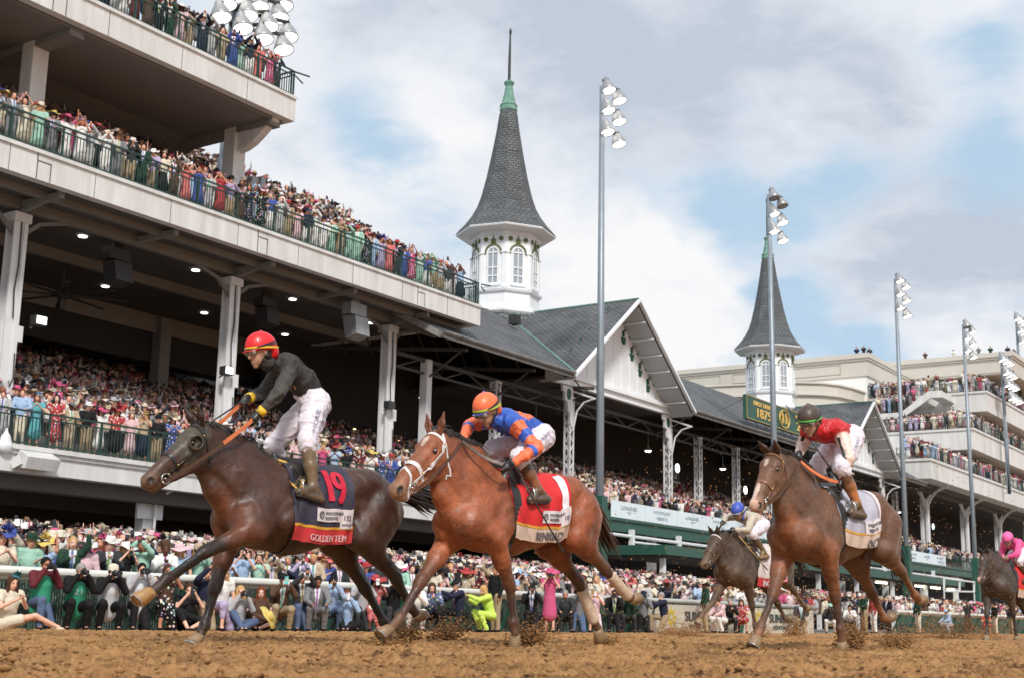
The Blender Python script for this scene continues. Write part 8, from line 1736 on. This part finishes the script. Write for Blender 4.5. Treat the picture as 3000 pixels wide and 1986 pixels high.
# ---- riders
P1 = lambda x, y, w: jp(O1, x, y, w)
R1 = dict(head=P1(762, 1032, .0), shL=P1(852, 1078, .17), shR=P1(828, 1070, -.17), elL=P1(818, 1150, .27), haL=P1(752, 1218, .16), elR=P1(768, 1150, -.24), haR=P1(722, 1168, -.12), hpL=P1(925, 1178, .10), hpR=P1(918, 1180, -.10),
          knL=P1(900, 1296, .24), anL=P1(918, 1425, .30), toeL=P1(876, 1440, .30), heelL=P1(938, 1462, .30), knR=P1(800, 1308, -.24), anR=P1(880, 1420, -.30), toeR=P1(850, 1440, -.30), heelR=P1(900, 1455, -.30))
def pr(n, R):
    L = lambda a, b: round(float(np.linalg.norm(v3(*R[a])-v3(*R[b]))), 2); print(n, {k: L(*k.split('-')) for k in ('shL-elL', 'elL-haL', 'shR-elR', 'elR-haR', 'hpL-knL', 'knL-anL', 'hpR-knR', 'shL-hpL', 'head-shL')}, 'head', R['head'].round(2), 'hip', R['hpL'].round(2), 'kn', R['knL'].round(2), 'an', R['anL'].round(2))
pr('J1', R1)
K1, G1 = rider(H1, R1, dict(n='black', face=(1, -.05, -.28), helm=[S_(214, 22, 32), S_(150, 20, 30), S_(205, 50, 45)], htilt=.12, bandc=mat('band_yellow', (.75, .45, .02), .5), hdirt=.05, silk=[S_(30, 30, 29), S_(34, 34, 33), S_(30, 29, 28), S_(58, 58, 55), S_(58, 58, 55), S_(58, 58, 55)], sdirt=.15, srough=.75, 
    boot=[S_(96, 82, 64), S_(110, 92, 70), S_(70, 64, 58), S_(70, 64, 58)], wrist=mat('band_yellow'), legtext=(('HORSE', -.03, .066, .10), ('WHISPERER', .045, .058, .04))), 'rider in black jacket, white breeches and red helmet standing in the stirrups')
reins(H1, G1['haL'], G1['haR'])
stirrup(H1, G1['toeL'], top=H1['W']((.0, .26, 1.42)))
whip('slim black whip pointing down from the red helmeted rider', G1['haR'], G1['haR']+H1['wd'](v3(.55, -.12, -.42))*.9)
mb = MB(); pp = [f1(1, u, v, .012) for u, v in ((.0, .02), (.0, .36), (.12, .44), (.20, .30), (.10, .05))]; q = [p+HL*.006 for p in pp]; mb.add(pp+q, [tuple(range(5)), tuple(range(9, 4, -1))]+[(i, (i+1) % 5, 5+(i+1) % 5, 5+i) for i in range(5)]); mb.build('chamois', mat('chamois_yellow', (.58, .33, .06), .7, var=.2, vscale=20, bump=.004, bscale=30), CL1)

P2 = lambda x, y, w: jp(O2, x, y, w)
R2 = dict(head=P2(1425, 1205, .0), shL=P2(1508, 1242, .17), shR=P2(1455, 1226, -.17), elL=P2(1575, 1312, .40), haL=P2(1490, 1362, .36), elR=P2(1374, 1245, -.28), haR=P2(1352, 1290, -.12), hpL=P2(1588, 1278, .12), hpR=P2(1570, 1280, -.10),
          knL=P2(1522, 1338, .24), anL=P2(1576, 1432, .30), toeL=P2(1553, 1462, .31), heelL=P2(1602, 1462, .30), knR=P2(1440, 1316, -.22), anR=P2(1500, 1430, -.28), toeR=P2(1480, 1450, -.28), heelR=P2(1520, 1455, -.28))
pr('J2', R2)
ORG = S_(236, 112, 68); BLU = S_(38, 88, 186)
def pat2(V, cols, hip, shm, tor, front):
    t = (V-hip)@tor; ln = np.linalg.norm(shm-hip); w = (V-(hip+shm)/2)@HL; f = (V-(hip+shm)/2)@front
    body = (np.abs(w) < .15) & (t < ln*1.0)
    O = (f < -.02) & (np.abs(np.sqrt((t-ln*.62)**2/.012+w**2/.010)-1) < .28) & body; cols[O] = ORG
    bel = body & (f > .03) & ((t > ln*.12) & (t < ln*.3) | (t > ln*.55) & (t < ln*.72)); cols[bel] = ORG; return cols
K2, G2 = rider(H2, R2, dict(n='orange', face=(1, .10, -.75), helm=[S_(240, 112, 62), S_(40, 90, 190), S_(40, 90, 190)], htilt=.25, bandc=mat('band_lime', (.42, .62, .05), .5), hdirt=.1, silk=[BLU, BLU, BLU, ORG, BLU, ORG], sleeve2=True, pattern=pat2, sdirt=.18,
    boot=[S_(62, 50, 38), S_(150, 92, 62), S_(62, 60, 60), S_(62, 60, 60)], legtext=(('J. RUBIO', -.03, .055, .26),)), 'crouched rider in blue and orange silks with an orange helmet')
reins(H2, G2['haL'], G2['haR'], grip=M_leather, via=(.72, .08, 1.74))
stirrup(H2, G2['toeL'], top=H2['W']((.02, .27, 1.50)))
whip('long dark whip trailing down across the red saddlecloth', G2['haL']+HL*.06, G2['haL']+HL*.14+H2['wd'](v3(-.36, .10, -.62)), tipcol=M_leathb)

P3 = lambda x, y, w: jp(O3, x, y, w)
R3 = dict(head=P3(2372, 1236, .0), shL=P3(2462, 1262, .18), shR=P3(2368, 1262, -.16), elL=P3(2488, 1342, .30), haL=P3(2462, 1412, .22), elR=P3(2352, 1300, -.24), haR=P3(2340, 1330, -.13), hpL=P3(2496, 1278, .11), hpR=P3(2470, 1282, -.11),
          knL=P3(2466, 1368, .25), anL=P3(2510, 1472, .31), toeL=P3(2492, 1500, .31), heelL=P3(2528, 1510, .30), knR=P3(2392, 1362, -.22), anR=P3(2440, 1470, -.28), toeR=P3(2420, 1490, -.28), heelR=P3(2460, 1495, -.28))
pr('J3', R3)
VR = S_(192, 16, 24); PW = S_(232, 205, 192)
def pat3(V, cols, hip, shm, tor, front):
    return cols
K3, G3 = rider(H3, R3, dict(n='redvest', face=(1, .22, -.5), helm=[S_(66, 54, 46), S_(60, 50, 44), S_(80, 66, 54)], htilt=.12, bandc=mat('band_green', (.10, .55, .10), .5), hdirt=.4, silk=[VR, VR, VR, PW, S_(50, 38, 34), PW], sdirt=.07, goggles=True,
    boot=[S_(84, 58, 40), S_(190, 116, 62), S_(84, 76, 68), S_(84, 76, 68)], legtext=(('J. RUBIO', -.04, .06, .24),)), 'rider in red vest over white sleeves with a muddy black helmet')
reins(H3, G3['haL'], G3['haR'], m=M_leather, via=(.66, .09, 1.74))
stirrup(H3, G3['toeL'], top=H3['W']((.02, .27, 1.50)))
whip('thin black whip held upright by the red vested rider', G3['haL'], G3['haL']+H3['wd'](v3(.15, -.36, .60))*1.1)
mb = MB(); 
for s in 'LR':
    a, e, h = G3['sh'+s], G3['el'+s], G3['ha'+s]; o_ = H3['wd'](v3(.85, -.1 if s == 'L' else .1, -.1))*.066; mb.tube([a+(e-a)*.25+o_*1.1, e+o_, e+(h-e)*.3+o_*.9, e+(h-e)*.75+o_*.7], [.017, .017, .014, .012], 8)
mb.build_each('sleeve_stripe', M_leathb, K3, True)

P4 = lambda x, y, w: jp(O4, x, y, w)
R4 = dict(head=P4(2163, 1500, .0), shL=P4(2203, 1518, .17), shR=P4(2165, 1512, -.17), elL=P4(2190, 1552, .28), haL=P4(2150, 1551, .12), elR=P4(2128, 1515, -.28), haR=P4(2117, 1530, -.12), hpL=P4(2236, 1537, .12), hpR=P4(2225, 1537, -.1),
          knL=P4(2203, 1563, .24), anL=P4(2236, 1612, .30), toeL=P4(2230, 1632, .31), heelL=P4(2248, 1630, .30), knR=P4(2170, 1556, -.22), anR=P4(2200, 1612, -.28), toeR=P4(2190, 1622, -.28), heelR=P4(2208, 1622, -.28))
pr('J4', R4)
DW = S_(196, 184, 166); K4, G4 = rider(H4, R4, dict(n='bluecap', vox=.016, face=(1, .1, -.8), helm=[S_(50, 84, 190), S_(50, 84, 190), S_(110, 104, 100)], htilt=.1, bandc=M_whitetack, hdirt=.45, silk=[DW, DW, S_(70, 110, 200), DW, DW, DW], sdirt=.4, boot=[S_(76, 66, 52), S_(96, 82, 60), S_(120, 100, 66), S_(70, 60, 50)]), 'rider in dusty white silks with a blue helmet')
reins(H4, G4['haL'], G4['haR'], grip=M_leather)
whip('yellow banded whip of the blue helmeted rider', G4['haL'], G4['haL']+H4['wd'](v3(-.55, .2, -.55)), col=mat('whip_yellow', (.6, .4, .1), .5))
P5 = lambda x, y, w: jp(O5, x, y, w)
R5 = dict(head=P5(2953, 1582, .0), shL=P5(2984, 1590, .18), shR=P5(2944, 1592, -.18), elL=P5(2980, 1622, .28), haL=P5(2952, 1632, .1), elR=P5(2934, 1618, -.28), haR=P5(2940, 1632, -.08), hpL=P5(3008, 1612, .12), hpR=P5(2985, 1612, -.1),
          knL=P5(2984, 1642, .24), anL=P5(3008, 1690, .30), toeL=P5(2998, 1702, .30), heelL=P5(3012, 1702, .30), knR=P5(2952, 1640, -.22), anR=P5(2975, 1685, -.28), toeR=P5(2968, 1695, -.28), heelR=P5(2982, 1695, -.28))
pr('J5', R5)
PK = S_(238, 84, 150); K5, G5 = rider(H5, R5, dict(n='pink', vox=.017, face=(1, .05, -.45), helm=[S_(240, 100, 165), S_(240, 100, 165), S_(240, 100, 165)], hdirt=.1, silk=[PK, PK, PK, PK, S_(220, 210, 215), PK], sleeve2=False, sdirt=.15, boot=[S_(60, 52, 44)]*4, glove=MATS['rider_skin']), 'rider in hot pink silks and pink helmet at the right edge')
reins(H5, G5['haL'], G5['haR'], grip=M_leather)

# ---- dirt thrown up by the hooves
def spray(name_px, Y, w, h, n, seed, label, drift=.9, rmax=.014):
    n = int(n*1.2); w *= 1.35; x, y, z = name_px; rnd = np.random.RandomState(seed); Vs = []; Qs = []; m = 0
    ico = np.array([(0, 0, 1), (.9, 0, .3), (.2, .85, .2), (-.8, .4, .1), (-.6, -.7, .15), (.35, -.85, .2), (0, 0, -1)], float); F = np.array([(0, 1, 2, 2), (0, 2, 3, 3), (0, 3, 4, 4), (0, 4, 5, 5), (0, 5, 1, 1), (6, 2, 1, 1), (6, 3, 2, 2), (6, 4, 3, 3), (6, 5, 4, 4), (6, 1, 5, 5)])
    for i in range(n):
        r = abs(rnd.normal()); t = rnd.uniform(0, 2*pi); zz = h*1.25*rnd.beta(.8, 3.4); sp = w*(.35+.65*zz/h); px = x+sp*rnd.normal()*.42+drift*zz; py = y+sp*rnd.normal()*.30; s = rnd.uniform(.002, rmax)*(1.3-.6*zz/h); A = rnd.normal(size=(3, 3)); q_, _ = np.linalg.qr(A); V = (ico*(1+.3*rnd.normal(size=(7, 1))))@q_*s*np.array([1.3, 1, .8])+(px, py, z+zz+.005); Vs.append(V); Qs.append(F+m); m += 7
    V = np.vstack(Vs); Q = np.vstack(Qs); o = link('dirt_spray', np_mesh('dirt_spray', V, Q, [MATS['track_dirt']], smooth=False)); tag(o, label, 'dirt', kind='stuff')
def hoofw(H, key): f, h, k = H['J'][key]; p = H['W'](h); return p
mclod = MATS['track_dirt']
for i, (H, key, w, h, n, lab) in enumerate(((H2, 'Rhoof_f', .30, .12, 900, 'clods under the reaching forefoot of the chestnut horse'), (H2, 'Lhoof_f', .30, .32, 2600, 'clods bursting round the planted forefoot of the chestnut horse'), (H2, 'Rhoof_h', .22, .16, 1200, 'clods behind the chestnut horse'), (H3, 'Lhoof_f', .26, .42, 2600, 'clods bursting round the planted forefoot of the brown horse'), (H3, 'Rhoof_h', .34, .30, 2200, 'clods under the trailing hind feet of the brown horse'), (H4, 'Lhoof_f', .3, .3, 1300, 'clods round the dusty dark bay horse'), (H4, 'Rhoof_h', .4, .6, 1800, 'clods behind the dusty dark bay horse'), (H1, 'Rhoof_h', .30, .30, 1800, 'clods behind the leading horse'))):
    p = hoofw(H, key); spray((p[0]+.08, p[1], float(gz(p[1]))-.02), 0, w, h, n, i+3, lab)
for i, (px, py, Y, w, h, n) in enumerate(((1290, 1850, 8.3, .35, .34, 1800), (1980, 1850, 9.5, .7, .35, 2200), (1570, 1850, 8, .4, .14, 700), (2620, 1850, 5.6, .7, .26, 1800), (2760, 1850, 8, 1.6, .9, 2400), (2880, 1850, 8, 1.6, .8, 1800), (2020, 1840, 14, 1.6, 1.2, 900))):
    p = atY(px, py, Y); spray((p[0], Y, float(gz(Y))-.02), 0, w, h, n, 40+i, 'kicked up dirt hanging over the track behind the runners')
rnd = np.random.RandomState(5)
def flecks(x0, x1, y0, y1, z0, z1, n, seed, label):
    r = np.random.RandomState(seed); Vs = []; Qs = []; m = 0; oc = np.array([(0, 0, 1), (1, 0, 0), (0, 1, 0), (-1, 0, 0), (0, -1, 0), (0, 0, -1)], float); F = np.array([(0, 1, 2, 2), (0, 2, 3, 3), (0, 3, 4, 4), (0, 4, 1, 1), (5, 2, 1, 1), (5, 3, 2, 2), (5, 4, 3, 3), (5, 1, 4, 4)])
    for i in range(n): Vs.append(oc*(1+.4*r.normal(size=(6, 1)))*r.uniform(.003, .012)+(r.uniform(x0, x1), r.uniform(y0, y1), z0+(z1-z0)*r.beta(1, 1.7))); Qs.append(F+m); m += 6
    o = link('dirt_flecks', np_mesh('dirt_flecks', np.vstack(Vs), np.vstack(Qs), [MATS['track_dirt']], smooth=False)); tag(o, label, 'dirt', kind='stuff')
flecks(14, 21, 5.5, 10, .05, 2.6, 900, 1, 'small crumbs of dirt flying in the air between the right runners')
flecks(19, 29, 5.5, 11, .05, 3.4, 2200, 2, 'small crumbs of dirt flying in the air at the right')
